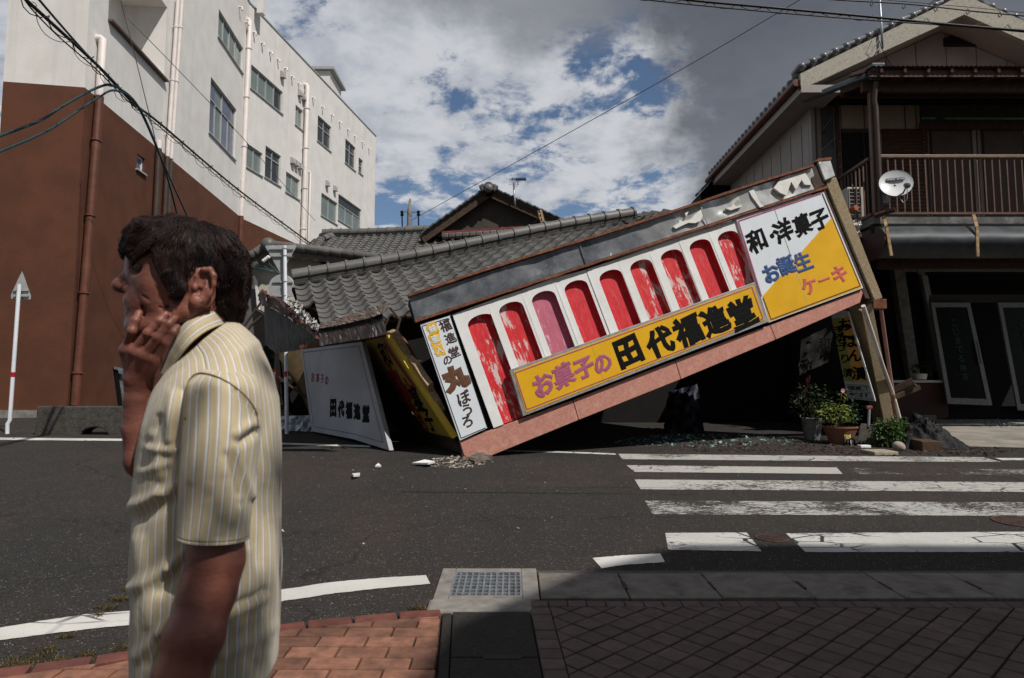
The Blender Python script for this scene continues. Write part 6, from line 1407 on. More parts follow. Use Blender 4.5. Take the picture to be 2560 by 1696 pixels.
# heap of black sheeting with a timber block
def heap(px0, px1, py_b, py_t, seed, n=40):
    a, b = gnd(px0, py_b), gnd(px1, py_b); r_ = random.Random(seed); Hh = (py_b - py_t) * a[1] / FPX
    ph = [(r_.uniform(2, 9), r_.uniform(2, 9), r_.uniform(0, 6.28), r_.uniform(.2, 1)) for _ in range(7)]
    def P_(i, j):
        u, v = i / n, j / n; x = a[0] + (b[0] - a[0]) * u; y = a[1] - .12 + 1.0 * v; e = max(0, math.sin(math.pi * u)) ** .55 * max(0, math.sin(math.pi * min(1, v * 1.02))) ** .6
        f = sum(w * abs(math.sin(p * u * 3.1 + q * v * 2 + s)) for p, q, s, w in ph) / 3.6
        h = Hh * e * (.42 + .62 * f) * (1 - .28 * u); k_ = e * .020; return np.array((x + .05 * math.sin(7 * v + 3 * u) + r_.gauss(0, k_), y + .05 * math.sin(9 * u) + r_.gauss(0, k_), gz(y, max(.002, h + r_.gauss(0, k_ * 1.3)))))
    m = MB(); m.grid(P_, n, n); return m
top('black_sheeting', heap(2250, 2428, 1121, 1036, 6), mat('black_plastic_sheet', (.007, .007, .008), .3, .6, 8, .6, 14, spec=.22, dist=.04), 'heap of crumpled black plastic sheeting on the pale concrete before the house', 'sheeting', smooth=True)
m = MB(); m.bar(gnd(2283, 1108, .05), gnd(2330, 1119, .06), .26, .17); top('timber_block', m, mat('brown_sawn_timber', (.075, .042, .022), .3, .8, 14, .4), 'brown square timber block lying on the black sheeting', 'timber', bev=.01)
m = MB(); m.bar(W(2218, 985, 13.2), W(2282, 951, 13.0), .13, .12); m.bar(W(2220, 1000, 13.1), W(2298, 968, 13.0), .10, .10); m.bar(W(2226, 990, 13.2), W(2290, 962, 12.9), .08, .06); top('broken_timbers', m, M_WOOD_D, 'bundle of splintered red brown timbers sticking out behind the leaning pier', 'timber', kind='stuff', bev=.01)
m = MB(); m.lathe([(.10, 0), (.12, .10), (.125, .12), (.11, .12)], W(2303, 949, 14.8), 16); pt = thing('window_pot', 'small white pot with a dark plant on the shop window sill', 'potted plant', W(2303, 949, 14.8)); part(pt, 'pot', m, M_WPANEL, smooth=True, angle=50)
leafy(pt, 'foliage', W(2303, 925, 14.8), .2, .15, .16, 60, .09, M_LEAF_D, 31)
m = MB(); m.box(gnd(2198, 1131, .02), (.36, .30, .05), (nrm((1, .15, 0)), nrm((-.15, 1, SLOPE)), (0, 0, 1))); top('stone_slab', m, mat('pale_stone', (.30, .26, .19), .15, .85, 12, .4), 'flat pale paving stone lying alone at the road edge below the shrub', 'stone slab', bev=.008)
m = MB(); m.box(gnd(2160, 1117, .02), (.16, .12, .05)); top('white_chunk', m, M_WPANEL, 'small white plaster chunk lying under the shovel blade', 'rubble', bev=.015)
m = MB(); pr = [(max(.01, .09 * math.sin(t)), -.075 * math.cos(t)) for t in np.linspace(.1, math.pi - .1, 8)]; m.lathe(pr, gnd(2247, 1117, .06), 12, (.4, 0, 1)); top('pale_stone', m, mat('pinkish_stone', (.30, .25, .22), .2, .85, 14, .3), 'round pinkish stone between the shrub and the black sheeting', 'stone', smooth=True)
# broken glass and rubble (uncountable)
def shards(name, px, n, smin, smax, mt, seed, flat=.35, dens=None):
    r_ = random.Random(seed); m = MB(); P_ = [gnd(x, y)[:2] for x, y in px]; lo, hi = np.min(P_, 0), np.max(P_, 0); k = 0
    def inside(p):
        c = False
        for a, b in zip(P_, P_[1:] + P_[:1]):
            if (a[1] > p[1]) != (b[1] > p[1]) and p[0] < (b[0] - a[0]) * (p[1] - a[1]) / (b[1] - a[1]) + a[0]: c = not c
        return c
    while k < n:
        p = np.array((r_.uniform(lo[0], hi[0]), r_.uniform(lo[1], hi[1])))
        if not inside(p): continue
        if dens and r_.random() > dens(p): continue
        k += 1; s_ = smin * (smax / smin) ** (r_.random() ** 2.2); c = gp(p[0], p[1], .004 + s_ * flat * .5); t = nrm((r_.gauss(0, flat), r_.gauss(0, flat), 1)); x = nrm(np.cross(t, (r_.gauss(0, 1), r_.gauss(0, 1), .1))); y = np.cross(t, x); q = [c + (x * math.cos(a) + y * math.sin(a)) * s_ * r_.uniform(.5, 1) for a in sorted(r_.uniform(0, 6.28) for _ in range(r_.choice((3, 4, 5))))]; m.prism(q, t, s_ * r_.uniform(.12, .4))
    return top(name, m, mt, kind='stuff')
t = NT('broken_glass'); t.set(col=t.mix(t.noise(6, 3), (.14, .27, .25), (.36, .50, .48)), rough=.08, spec=.9); M_SHARD = t.m
shards('broken_glass', [(2380, 1047), (2700, 1045), (2700, 1078), (2480, 1072), (2390, 1062)], 2600, .012, .055, M_SHARD, 1)
shards('broken_glass', [(1600, 1092), (1760, 1084), (2000, 1094), (1990, 1112), (1760, 1120), (1500, 1112)], 900, .008, .05, M_SHARD, 2)
shards('broken_glass', [(1300, 1120), (2100, 1112), (2200, 1160), (1500, 1220), (1250, 1160)], 200, .004, .012, M_SHARD, 3)
shards('roadside_dirt', [(1700, 1104), (2000, 1108), (2200, 1112), (2440, 1118), (2560, 1122), (2480, 1142), (2100, 1139), (1700, 1128)], 2200, .008, .06, mat('dark_debris', (.055, .038, .030), .4, .9, 20, .4, rnd=0, dirt=(.14, .11, .09)), 4)
shards('plaster_crumbs', [(1030, 1156), (1080, 1150), (1150, 1136), (1215, 1144), (1235, 1156), (1170, 1172), (1060, 1168)], 420, .006, .05, mat('plaster_rubble', (.36, .31, .26), .35, .9, 20, .4, dirt=(.12, .09, .07)), 5)
shards('plaster_crumbs', [(700, 1120), (1080, 1150), (1300, 1160), (1500, 1250), (1100, 1420), (700, 1400), (300, 1200)], 130, .004, .022, mat('pale_crumbs', (.40, .37, .32), .3, .9, 20, .4), 6, dens=lambda p: 1 if p[1] > 6 else .35)
for pxl, lab in (([(1032, 1157), (1062, 1149), (1088, 1154), (1070, 1158)], 'long white plaster flake on the road in front of the shop corner'), ([(938, 1164), (946, 1158), (953, 1164)], 'small white triangular flake alone on the road left of the shop corner'), ([(880, 1184), (900, 1182), (899, 1187), (884, 1188)], 'pale yellow scrap lying on the open road nearest the man')):
    m = MB(); m.prism([gnd(x, y, .035 + .02 * (i % 2)) for i, (x, y) in enumerate(pxl)], (0, -.1, 1), .02); top('plaster_flake', m, M_WPANEL, lab, 'rubble')
m = MB(); r_ = random.Random(2)
for k in range(16): c_ = gnd(r_.uniform(1165, 1222), r_.uniform(1136, 1150), r_.uniform(.0, .07)); m.box(c_, (r_.uniform(.05, .16), r_.uniform(.04, .1), r_.uniform(.04, .1)), (nrm((1, r_.uniform(-.5, .5), r_.uniform(-.4, .4))), (0, 1, 0), (0, 0, 1)))
top('crushed_corner', m, mat('crushed_mortar', (.20, .16, .135), .3, .9, 30, .8, 60), kind='stuff')
# moss and dry weeds along the painted line
r_ = random.Random(9); m = MB()
def tuft(px, py, n, h, sp):
    for _ in range(int(n * .55)):
        c = gnd(px + r_.gauss(0, sp), py + r_.gauss(0, sp * .28)); a = r_.uniform(0, 6.28); l = .75 * h * r_.uniform(.4, 1.2); d = np.array((math.cos(a), math.sin(a), 0)); w = np.array((-d[1], d[0], 0)) * .0022
        m.add([c - w, c + w, c + d * l * .5 + w * .6 + np.array((0, 0, l * .5)), c + d * l * .5 - w * .6 + np.array((0, 0, l * .5)), c + d * l + np.array((0, 0, l * .42))], [(0, 1, 2, 3), (3, 2, 4)])
for px, py, n, sp in ((318, 1475, 260, 10), (300, 1500, 360, 12), (270, 1522, 300, 14), (245, 1540, 160, 8), (165, 1594, 170, 10), (120, 1628, 260, 16), (40, 1668, 420, 30), (90, 1652, 300, 22), (155, 1652, 260, 16), (215, 1640, 280, 16), (310, 1624, 320, 20), (1050, 1522, 220, 12), (1035, 1524, 130, 10), (995, 1193, 60, 4), (60, 1665, 300, 40)): tuft(px, py, n, .03, sp)
top('dry_weeds', m, leafmat('dry_weed', (.075, .055, .016)), kind='stuff')
for k in range(2):
    pass
# utility pole, rooftop aerial and debris on the roofs
up = thing('utility_pole', 'distant utility pole with a crossarm showing above the back roof', 'utility pole', (W(1024, 600, 34)[0], 34, gz(34)))
pb_ = np.array(W(1024, 575, 34)); m = MB(); m.tube([(pb_[0], 34, gz(34)), W(1024, 530, 34), W(1025, 497, 34)], [.2, .13, .04], 10); part(up, 'pole', m, M_CONC, smooth=True)
m = MB(); m.bar(W(1001, 529, 34), W(1049, 530, 34), .08, .08); part(up, 'crossarm', m, M_GALV)
for x in (1005, 1046): m = MB(); m.lathe([(.03, 0), (.1, .05), (.06, .15), (.1, .22), (.03, .3)], W(x, 541, 34), 10); m.tube([W(x, 541, 34), W(x + 1, 575, 34)], .035, 6); part(up, 'insulator', m, M_BLACK, smooth=True)
ae = thing('tv_aerial', 'spindly television aerial with a grid reflector above the dark gable', 'antenna', W(1288, 520, 19.5))
m = MB(); m.tube([W(1288, 519, 19.4), W(1287, 500, 19.4), W(1283, 444, 19.4)], .028, 8); part(ae, 'mast', m, M_GALV, smooth=True)
m = MB(); m.tube([W(1276, 448, 19.4), W(1316, 449, 19.3)], .014, 6); part(ae, 'boom', m, M_BLACK)
for k in range(9): x = 1290 + k * 2.9; m = MB(); a, b = W(x, 445.5, 19.2), W(x + 1, 452, 19.6); m.tube([a, b], .012, 5); part(ae, 'element', m, M_BLACK)
for k in range(5): x = 1274 + k * 5; m = MB(); m.tube([W(x, 436, 19.5), W(x, 464, 19.5)], .005, 4); part(ae, 'reflector_rod', m, M_GALV)
for y in (438, 449, 461): m = MB(); m.tube([W(1273, y, 19.5), W(1297, y, 19.5)], .005, 4); part(ae, 'reflector_rod', m, M_GALV)
m = MB(); m.tube([W(1293, 451, 19.4), W(1296, 462, 19.4), W(1291, 468, 19.4), W(1286, 464, 19.4)], .007, 5); part(ae, 'cable', m, M_BLACK, smooth=True)
bf = thing('broken_frame', 'broken pale wooden frame piece sticking up at the right foot of the dark gable', 'broken wood', W(1352, 566, 17.5)); M_PALEW = mat('pale_broken_wood', (.36, .25, .16), .25, .8, 12, .3)
for a, b, w in (((1346, 528), (1357, 567), .05), ((1352, 526), (1361, 565), .06)): m = MB(); m.bar(W(*a, 17.5), W(*b, 17.5), w, w); part(bf, 'rail', m, M_PALEW)
for k in range(4): m = MB(); y = 530 + k * 10; m.bar(W(1346 + k * 2.6, y, 17.5), W(1354 + k * 2.4, y, 17.5), .05, .06); part(bf, 'rung', m, M_PALEW)
m = MB(); m.tube([W(1341, 566, 17.4), W(1345, 548, 17.4), W(1344, 530, 17.4)], .012, 6); m.tube([W(1310, 566, 17.4), W(1330, 562, 17.4), W(1342, 550, 17.4)], .012, 6); part(bf, 'wire', m, M_BLACK, smooth=True)
# ================================================================ OVERHEAD CABLES
M_CAB = mat('black_cable', (.012, .012, .013), .1, .5, 9, 0); M_TEAL = mat('teal_sheath', (.016, .042, .048), .15, .45, 9, 0); M_THIN = mat('grey_wire', (.10, .10, .105), .1, .5, 9, 0)
def smooth_path(P_, n=8):
    P_ = [np.asarray(p, float) for p in P_]; out = []
    for i in range(len(P_) - 1):
        p0, p1, p2, p3 = P_[max(0, i - 1)], P_[i], P_[i + 1], P_[min(len(P_) - 1, i + 2)]
        for k in range(n): t = k / n; out.append(.5 * ((2 * p1) + (p2 - p0) * t + (2 * p0 - 5 * p1 + 4 * p2 - p3) * t * t + (3 * p1 - p0 - 3 * p2 + p3) * t ** 3))
    return out + [P_[-1]]
def cable(label, pts, r, mt=M_CAB, twist=None, cat='cable', name='overhead_cable', n=8, lash=None):
    """pts: (px, py, Y)"""
    o = thing(name, label, cat, W(*pts[len(pts) // 2])); P_ = smooth_path([W(*p) for p in pts], n); m = MB(); m.tube(P_, r, 6); part(o, 'cable', m, mt, smooth=True)
    if lash:
        m = MB(); q = []; s_ = 0; amp, pitch, rr, dv = lash
        for a, b in zip(P_, P_[1:]):
            L_ = np.linalg.norm(b - a); k = max(2, int(L_ / pitch * 8))
            for i in range(k):
                ph = (s_ + L_ * i / k) / pitch * 2 * math.pi; e = amp * (1 + .35 * math.sin(ph * .37)); q.append(a + (b - a) * i / k + np.array((e * math.cos(ph), 0, e * math.sin(ph) - dv)))
            s_ += L_
        m.tube(q, rr, 5); part(o, 'lashing_wire', m, mt, smooth=True)
    return o
cable('thick black cable bundle with a spiral lashing crossing the white and brown block', [(40, -25, 6.5), (65, 0, 6.7), (245, 165, 8.4), (339, 262, 10), (408, 316, 11.5), (604, 481, 16), (790, 619, 21)], .020, lash=(.05, .55, .006, .02))
cable('thinner black cable joining the bundle from the top left corner', [(80, -25, 6.6), (98, 0, 6.8), (180, 95, 7.8), (250, 172, 8.6), (340, 268, 10)], .013)
cable('thin looping wire hanging just under the thick bundle', [(65, 5, 6.7), (90, 35, 6.9), (150, 95, 7.4), (245, 178, 8.4), (330, 262, 10), (420, 335, 11.6), (600, 488, 16), (770, 612, 20.5)], .008, lash=(.06, .8, .004, .0))
cable('upper of two teal cables swooping from the left edge up to the black bundle', [(-20, 348, 7), (0, 340, 7.2), (100, 302, 7.8), (163, 262, 8.2), (245, 219, 8.7), (286, 216, 9), (339, 257, 9.6), (384, 347, 10.5), (420, 450, 12), (445, 545, 13)], .017, M_TEAL)
cable('lower of two teal cables swooping from the left edge up to the black bundle', [(-20, 386, 7), (0, 379, 7.2), (122, 325, 7.9), (237, 250, 8.6), (290, 227, 9), (345, 268, 9.7), (408, 408, 11), (445, 490, 12.4), (470, 545, 13)], .015, M_TEAL)
cable('thin dark wire dropping from the balcony at the top left', [(298, -20, 14), (304, 10, 14), (343, 163, 13), (388, 348, 11)], .008)
cable('faint grey wire running down across the white block to the tiled roof', [(318, 45, 14), (450, 180, 15), (620, 360, 18), (788, 553, 23)], .008, M_THIN)
cable('heavy cable with lattice lashing crossing the top right over the gable', [(1660, -12, 4.6), (1718, 0, 4.6), (1967, 23, 4.6), (2204, 45, 4.6), (2375, 62, 4.6), (2580, 79, 4.6)], .0092)
cable('lower cable of the lashed pair at the top right', [(1560, -10, 4.6), (1620, 0, 4.6), (1750, 14, 4.6), (1967, 34, 4.6), (2204, 53, 4.6), (2375, 64, 4.6), (2580, 82, 4.6)], .0052, lash=(.020, .19, .0026, -.017))
cable('upper black cable with hanger hooks in front of the gable ridge', [(2040, -8, 4.8), (2090, 0, 4.8), (2273, 11, 4.8), (2428, 28, 4.8), (2580, 42, 4.8)], .0052)
cable('hair thin wire above the hooked cable at the top right', [(2170, -5, 4.8), (2212, 0, 4.8), (2396, 16, 4.8), (2580, 34, 4.8)], .0024)
cable('single thin wire slanting across the sky from the utility pole to the top right', [(1027, 552, 34), (1600, 233, 24), (1996, 2, 19), (2030, -20, 18.5)], .014, M_THIN)
for k in range(5):
    m = MB(); x = 2180 + k * 80; y = 2 + (x - 2090) * .0875; p = W(x, y, 4.8); m.tube([p + np.array((0, 0, .028)), p + np.array((.011, 0, -.006)), p + np.array((-.006, 0, -.017)), p + np.array((-.014, 0, .0))], .004, 5)
    tag(top('cable_hook', m, M_CAB, smooth=True), 'small black hanger hook on the upper cable over the right gable', 'cable hook', 'hanger hooks along the upper cable')
# ================================================================ ADDED UNSEEN HOUSE BEHIND THE VIEWPOINT (gable shaped to shade the near pavement)
hb = bpy.data.objects.new('added_shade_house', None); COL.objects.link(hb); hb.location = (8, -4, 0); ROOT[hb.name] = (8, -4, 0); tag(hb, kind='structure')
pr = [(3.0, -.3), (22, -.3), (22, 11.15), (9.6, 11.15), (7.2, 11.2), (5.75, 10.0), (4.3, 8.5), (3.3, 7.0), (2.9, 6.0)]
m = MB(); m.prism([np.array((x, -1.55, z)) for x, z in pr], (0, 1, 0), 9.0); part(hb, 'wall', m, M_WALLG)
for x in (4.6, 7.2, 9.8): m = MB(); m.box((x, -1.53, 1.9), (1.4, .06, 1.5)); part(hb, 'window', m, M_ALU)
m = MB(); m.box((11.8, -1.53, 1.0), (1.0, .06, 2.1)); part(hb, 'door', m, M_BRN)

r_ = random.Random(41); m = MB()
for k in range(2600):                                   # creeper made up out of view to throw the soft shade on the man
    p = np.array((2.15 + r_.gauss(0, .55), -1.6 + r_.gauss(0, .30), 5.35 - abs(r_.gauss(0, .52)) + r_.gauss(0, .10))); d = nrm((r_.gauss(0, 1), r_.gauss(0, 1), r_.gauss(0, .6))); x = nrm(np.cross(d, (r_.gauss(0, 1), r_.gauss(0, 1), 1))); s_ = r_.uniform(.05, .10)
    m.add([p, p + d * s_ * .5 + x * s_ * .3, p + d * s_, p + d * s_ * .5 - x * s_ * .3], [(0, 1, 2, 3)])
part(hb, 'shade_leaves', m, M_LEAF, kind='stuff')
m = MB(); m.tube([(3.0, -1.6, 2.0), (2.7, -1.6, 3.6), (2.2, -1.6, 5.0)], [.05, .04, .02], 6); part(hb, 'shade_leaves_stem', m, M_STEM)
m = MB(); m.prism([np.array((x, -4.5, z)) for x, z in ((-16, -.3), (-4.5, -.3), (-4.5, 7.2), (-10, 9.6), (-16, 7.2))], (0, 1, 0), 8.0); part(hb, 'sky_block_wall', m, M_WALLG)  # unseen wall added to block sky light from behind
# ================================================================ THE MAN IN THE FOREGROUND
MD = 1.38
M0 = W(470, 900, MD); sight = nrm((M0[0], M0[1], 0)); perp = np.array((-sight[1], sight[0], 0)); perp = perp if perp[0] < 0 else -perp
yaw = rad(5); MF = nrm(perp * math.cos(yaw) + sight * math.sin(yaw)); MZ = np.array((0, 0, 1.0)); ML = np.cross(MZ, MF)       # forward, up, his left (towards us)
def sag(x, y, w=0.0):
    q = onpl(x, y, M0 + ML * w, ML) - M0; return np.array((np.dot(q, MF), q[2], w))
def wld(p): p = np.atleast_2d(p); return M0 + p[:, :1] * MF + p[:, 1:2] * MZ + p[:, 2:3] * ML
KP = 1 / np.linalg.norm(sag(470, 900) - sag(470, 901))     # pixels per metre on his middle plane
def smin(a, b, k): h = np.clip(.5 + .5 * (b - a) / k, 0, 1); return b * (1 - h) + a * h - k * h * (1 - h)
def smax(a, b, k): return -smin(-a, -b, k)
def ell(p, c, r, rot=0.0):
    q = p - c
    if rot: cs, sn = math.cos(rot), math.sin(rot); q = np.stack((q[:, 0] * cs + q[:, 1] * sn, -q[:, 0] * sn + q[:, 1] * cs, q[:, 2]), 1)
    r = np.asarray(r); k0 = np.linalg.norm(q / r, axis=1); k1 = np.linalg.norm(q / r ** 2, axis=1) + 1e-9; return k0 * (k0 - 1) / k1
def cap(p, a, b, ra, rb=None):
    rb = ra if rb is None else rb; ba = b - a; pa = p - a; h = np.clip(pa @ ba / (ba @ ba + 1e-12), 0, 1); return np.linalg.norm(pa - h[:, None] * ba, axis=1) - (ra + (rb - ra) * h)
def chain(p, pts, rs, k=.004):
    d = None
    for (a, b), (ra, rb) in zip(zip(pts, pts[1:]), zip(rs, rs[1:])): e = cap(p, a, b, ra, rb); d = e if d is None else smin(d, e, k)
    return d
def sym(p): q = p.copy(); q[:, 2] = np.abs(q[:, 2]); return q
H = lambda x, y, w=0.0: sag(x, y, w)
def sd_ear(p):
    W_ = .074; a = rad(-16)
    d = ell(p, H(504, 718, W_ + .004), (.024, .041, .0085), a)
    rim = [H(489, 713, W_ + .008), H(494, 692, W_ + .013), H(509, 676, W_ + .016), H(525, 675, W_ + .017), H(534, 690, W_ + .018), H(533, 712, W_ + .018), H(524, 736, W_ + .016), H(510, 754, W_ + .014)]
    d = smin(d, chain(p, rim, [.0042, .0048, .0055, .0058, .0058, .0055, .005, .0045]), .003)
    d = smin(d, ell(p, H(490, 754, W_ + .010), (.012, .013, .008), a), .004)
    d = smax(d, -ell(p, H(508, 706, W_ + .020), (.0135, .022, .0105), a), .003)
    d = smax(d, -ell(p, H(498, 728, W_ + .017), (.009, .011, .012), a), .003)
    d = smin(d, chain(p, [H(519, 694, W_ + .009), H(515, 722, W_ + .011), H(502, 743, W_ + .012)], [.0035, .004, .004]), .003)
    return smin(d, ell(p, H(487, 719, W_ + .010), (.006, .008, .006)), .003)
def sd_head(p):
    q = sym(p)
    d = ell(q, H(465, 652), (.107, .087, .077), rad(8))
    d = smin(d, ell(q, H(410, 712), (.066, .088, .060)), .03)
    d = smin(d, ell(q, H(372, 772), (.040, .042, .040)), .025)                                         # muzzle
    d = smin(d, chain(q, [H(345, 818, .0), H(350, 818, .020), H(420, 808, .044), H(470, 778, .056), H(485, 730, .060)], [.020, .020, .020, .022, .02]), .018)
    d = smin(d, ell(q, H(345, 815), (.020, .019, .022)), .016)                                         # chin
    d = smin(d, ell(q, H(394, 706, .048), (.028, .020, .017), rad(-15)), .020); d = smin(d, ell(q, H(412, 742, .044), (.034, .034, .018), rad(-20)), .022)                          # cheekbone
    d = smin(d, chain(q, [H(341, 640, 0), H(345, 638, .024), H(364, 645, .046)], [.012, .0130, .011]), .014)    # brow
    d = smax(d, -ell(q, H(343, 672, .046), (.017, .010, .010)), .009)                                  # eye socket
    d = smin(d, ell(q, H(354, 668, .041), (.0140, .0120, .0115)), .004)                                 # lids over the eye
    d = smin(d, chain(q, [H(340, 662, .039), H(352, 656, .050), H(369, 664, .053)], [.0044, .0060, .003]), .004)  # upper lid fold
    d = smax(d, -chain(q, [H(338, 669, .041), H(351, 668, .0540), H(364, 671, .0535)], [.0018, .0034, .001]), .002)
    d = smin(d, chain(q, [H(346, 690, .030), H(362, 692, .042), H(378, 684, .05)], [.004, .0045, .003]), .006)   # bag
    d = smin(d, chain(q, [H(341, 657), H(329, 678), H(311, 701), H(304, 712)], [.0095, .0095, .0125, .0145]), .009)  # nose
    d = smin(d, ell(q, H(303, 714), (.0165, .0145, .0155)), .006); d = smin(d, ell(q, H(326, 721, .0140), (.0140, .0118, .0095), rad(-20)), .005)
    d = smax(d, -ell(q, H(312, 734, .0085), (.008, .004, .0045)), .003)
    d = smax(d, -chain(q, [H(336, 712, .0205), H(344, 722, .0225), H(341, 733, .021)], [.001, .0018, .001]), .004)
    d = smin(d, ell(q, H(329, 752), (.014, .013, .024)), .008); d = smin(d, ell(q, H(331, 784), (.012, .010, .021)), .006)   # lips
    d = smax(d, -chain(q, [H(319, 769), H(330, 769, .018), H(342, 772, .028)], [.0028, .0025, .0015]), .004)
    d = smax(d, -chain(q, [H(338, 724, .028), H(352, 742, .040), H(362, 770, .044), H(360, 790, .040)], [.0012, .0022, .0022, .001]), .009)   # fold beside the mouth
    d = smax(d, -chain(q, [H(380, 745, .050), H(420, 768, .058), H(450, 784, .060)], [.001, .0020, .001]), .006)
    d = smax(d, -chain(q, [H(395, 725, .055), H(440, 752, .064), H(462, 772, .064)], [.001, .0018, .001]), .006)
    for a_, b_ in (((372, 676), (392, 668)), ((374, 682), (396, 682)), ((388, 752), (408, 778)), ((408, 742), (440, 770)), ((440, 735), (470, 760)), ((356, 735), (372, 752)), ((372, 700), (395, 716))): d = smax(d, -cap(q, H(*a_, .052), H(*b_, .062), .0012, .0008), .004)
    d = smin(d, chain(q, [H(505, 735, 0), H(530, 800, 0), H(552, 890, 0)], [.060, .050, .050]), .022)   # neck
    d = smin(d, chain(q, [H(505, 765, .045), H(470, 850, .035), H(440, 920, .015)], [.014, .013, .012]), .018)
    return smin(d, sd_ear(q), .004)
FING = dict(
    index=([H(316, 874, .034), H(330, 828, .058), H(339, 802, .057), H(348, 783, .050)], [.0096, .0086, .0077, .0070]),
    middle=([H(336, 878, .052), H(370, 833, .073), H(399, 803, .076), H(414, 787, .073)], [.0098, .0089, .0081, .0073]),
    ring=([H(360, 888, .060), H(394, 845, .080), H(421, 811, .082), H(435, 797, .079)], [.0095, .0087, .0079, .0072]),
    little=([H(385, 898, .057), H(415, 858, .077), H(433, 832, .080), H(443, 819, .077)], [.0088, .0080, .0073, .0067]),
    thumb=([H(335, 905, -.005), H(338, 855, -.036), H(352, 818, -.054), H(362, 800, -.056)], [.015, .0125, .0115, .0095]))
def sd_hand(p):
    wr = H(346, 950, .016); d = None
    for nm, (pts, rs) in FING.items():
        e = chain(p, pts, rs, .0025)
        for j in (1, 2): e = smin(e, np.linalg.norm(p - pts[j] - np.array((0, 0, .0012)), axis=1) - rs[j] * 1.03, .003)
        d = e if d is None else smin(d, e, .001)
        if nm != 'thumb': d = smin(d, cap(p, pts[0] - np.array((0, .004, .004)), wr + (pts[0] - wr) * .15, .0135, .020), .010); d = smin(d, np.linalg.norm(p - pts[0] - np.array((0, 0, .003)), axis=1) - rs[0] * 1.04, .006)
    d = smin(d, cap(p, FING['thumb'][0][0], wr, .018, .02), .012)
    d = smin(d, chain(p, [wr, H(346, 1000, .012), H(352, 1070, .004), H(362, 1150, .0)], [.0235, .0265, .034, .034]), .012)
    return smin(d, chain(p, [H(362, 1150, .0), H(420, 1090, -.10), H(500, 985, -.175)], [.036, .042, .046]), .012)
AO = .205
A = lambda x, y, w=AO: sag(x, y, w)
def sd_arm(p):
    d = chain(p, [A(552, 1020, .165), A(548, 1250), A(540, 1400, AO + .004), A(520, 1478, AO + .006), A(486, 1590, AO + .02), A(452, 1690, AO + .025), A(410, 1820, AO + .02)], [.038, .044, .044, .0435, .045, .040, .029], .02)
    hw = A(410, 1820, AO + .02)
    for k in range(4):
        b = hw + np.array((.030 - .02 * k, -.085, .010 - .004 * k)); d = smin(d, cap(p, hw, b, .022, .012), .012); d = smin(d, chain(p, [b, b + np.array((.012, -.036, -.008)), b + np.array((.012, -.062, -.024))], [.0105, .0095, .0078]), .003)
    return smin(d, chain(p, [hw, hw + np.array((.045, -.045, -.012)), hw + np.array((.055, -.085, -.02))], [.018, .0125, .0095]), .008)
def sd_core(p):        # chest, shoulders and hips under the clothes keep the body in one piece
    c = chain(p, [A(560, 900, 0), A(545, 1000, 0), A(520, 1250, 0), A(515, 1560, 0)], [.075, .105, .10, .11], .03)
    for s_ in (-1, 1):
        c = smin(c, chain(p, [A(555, 960, 0), A(552, 995, s_ * .145)], [.07, .035]), .03)
    return c
def sd_skin(p): return smin(smin(sd_head(p), sd_hand(p), .0008), smin(sd_arm(p), sd_core(p), .012), .006)
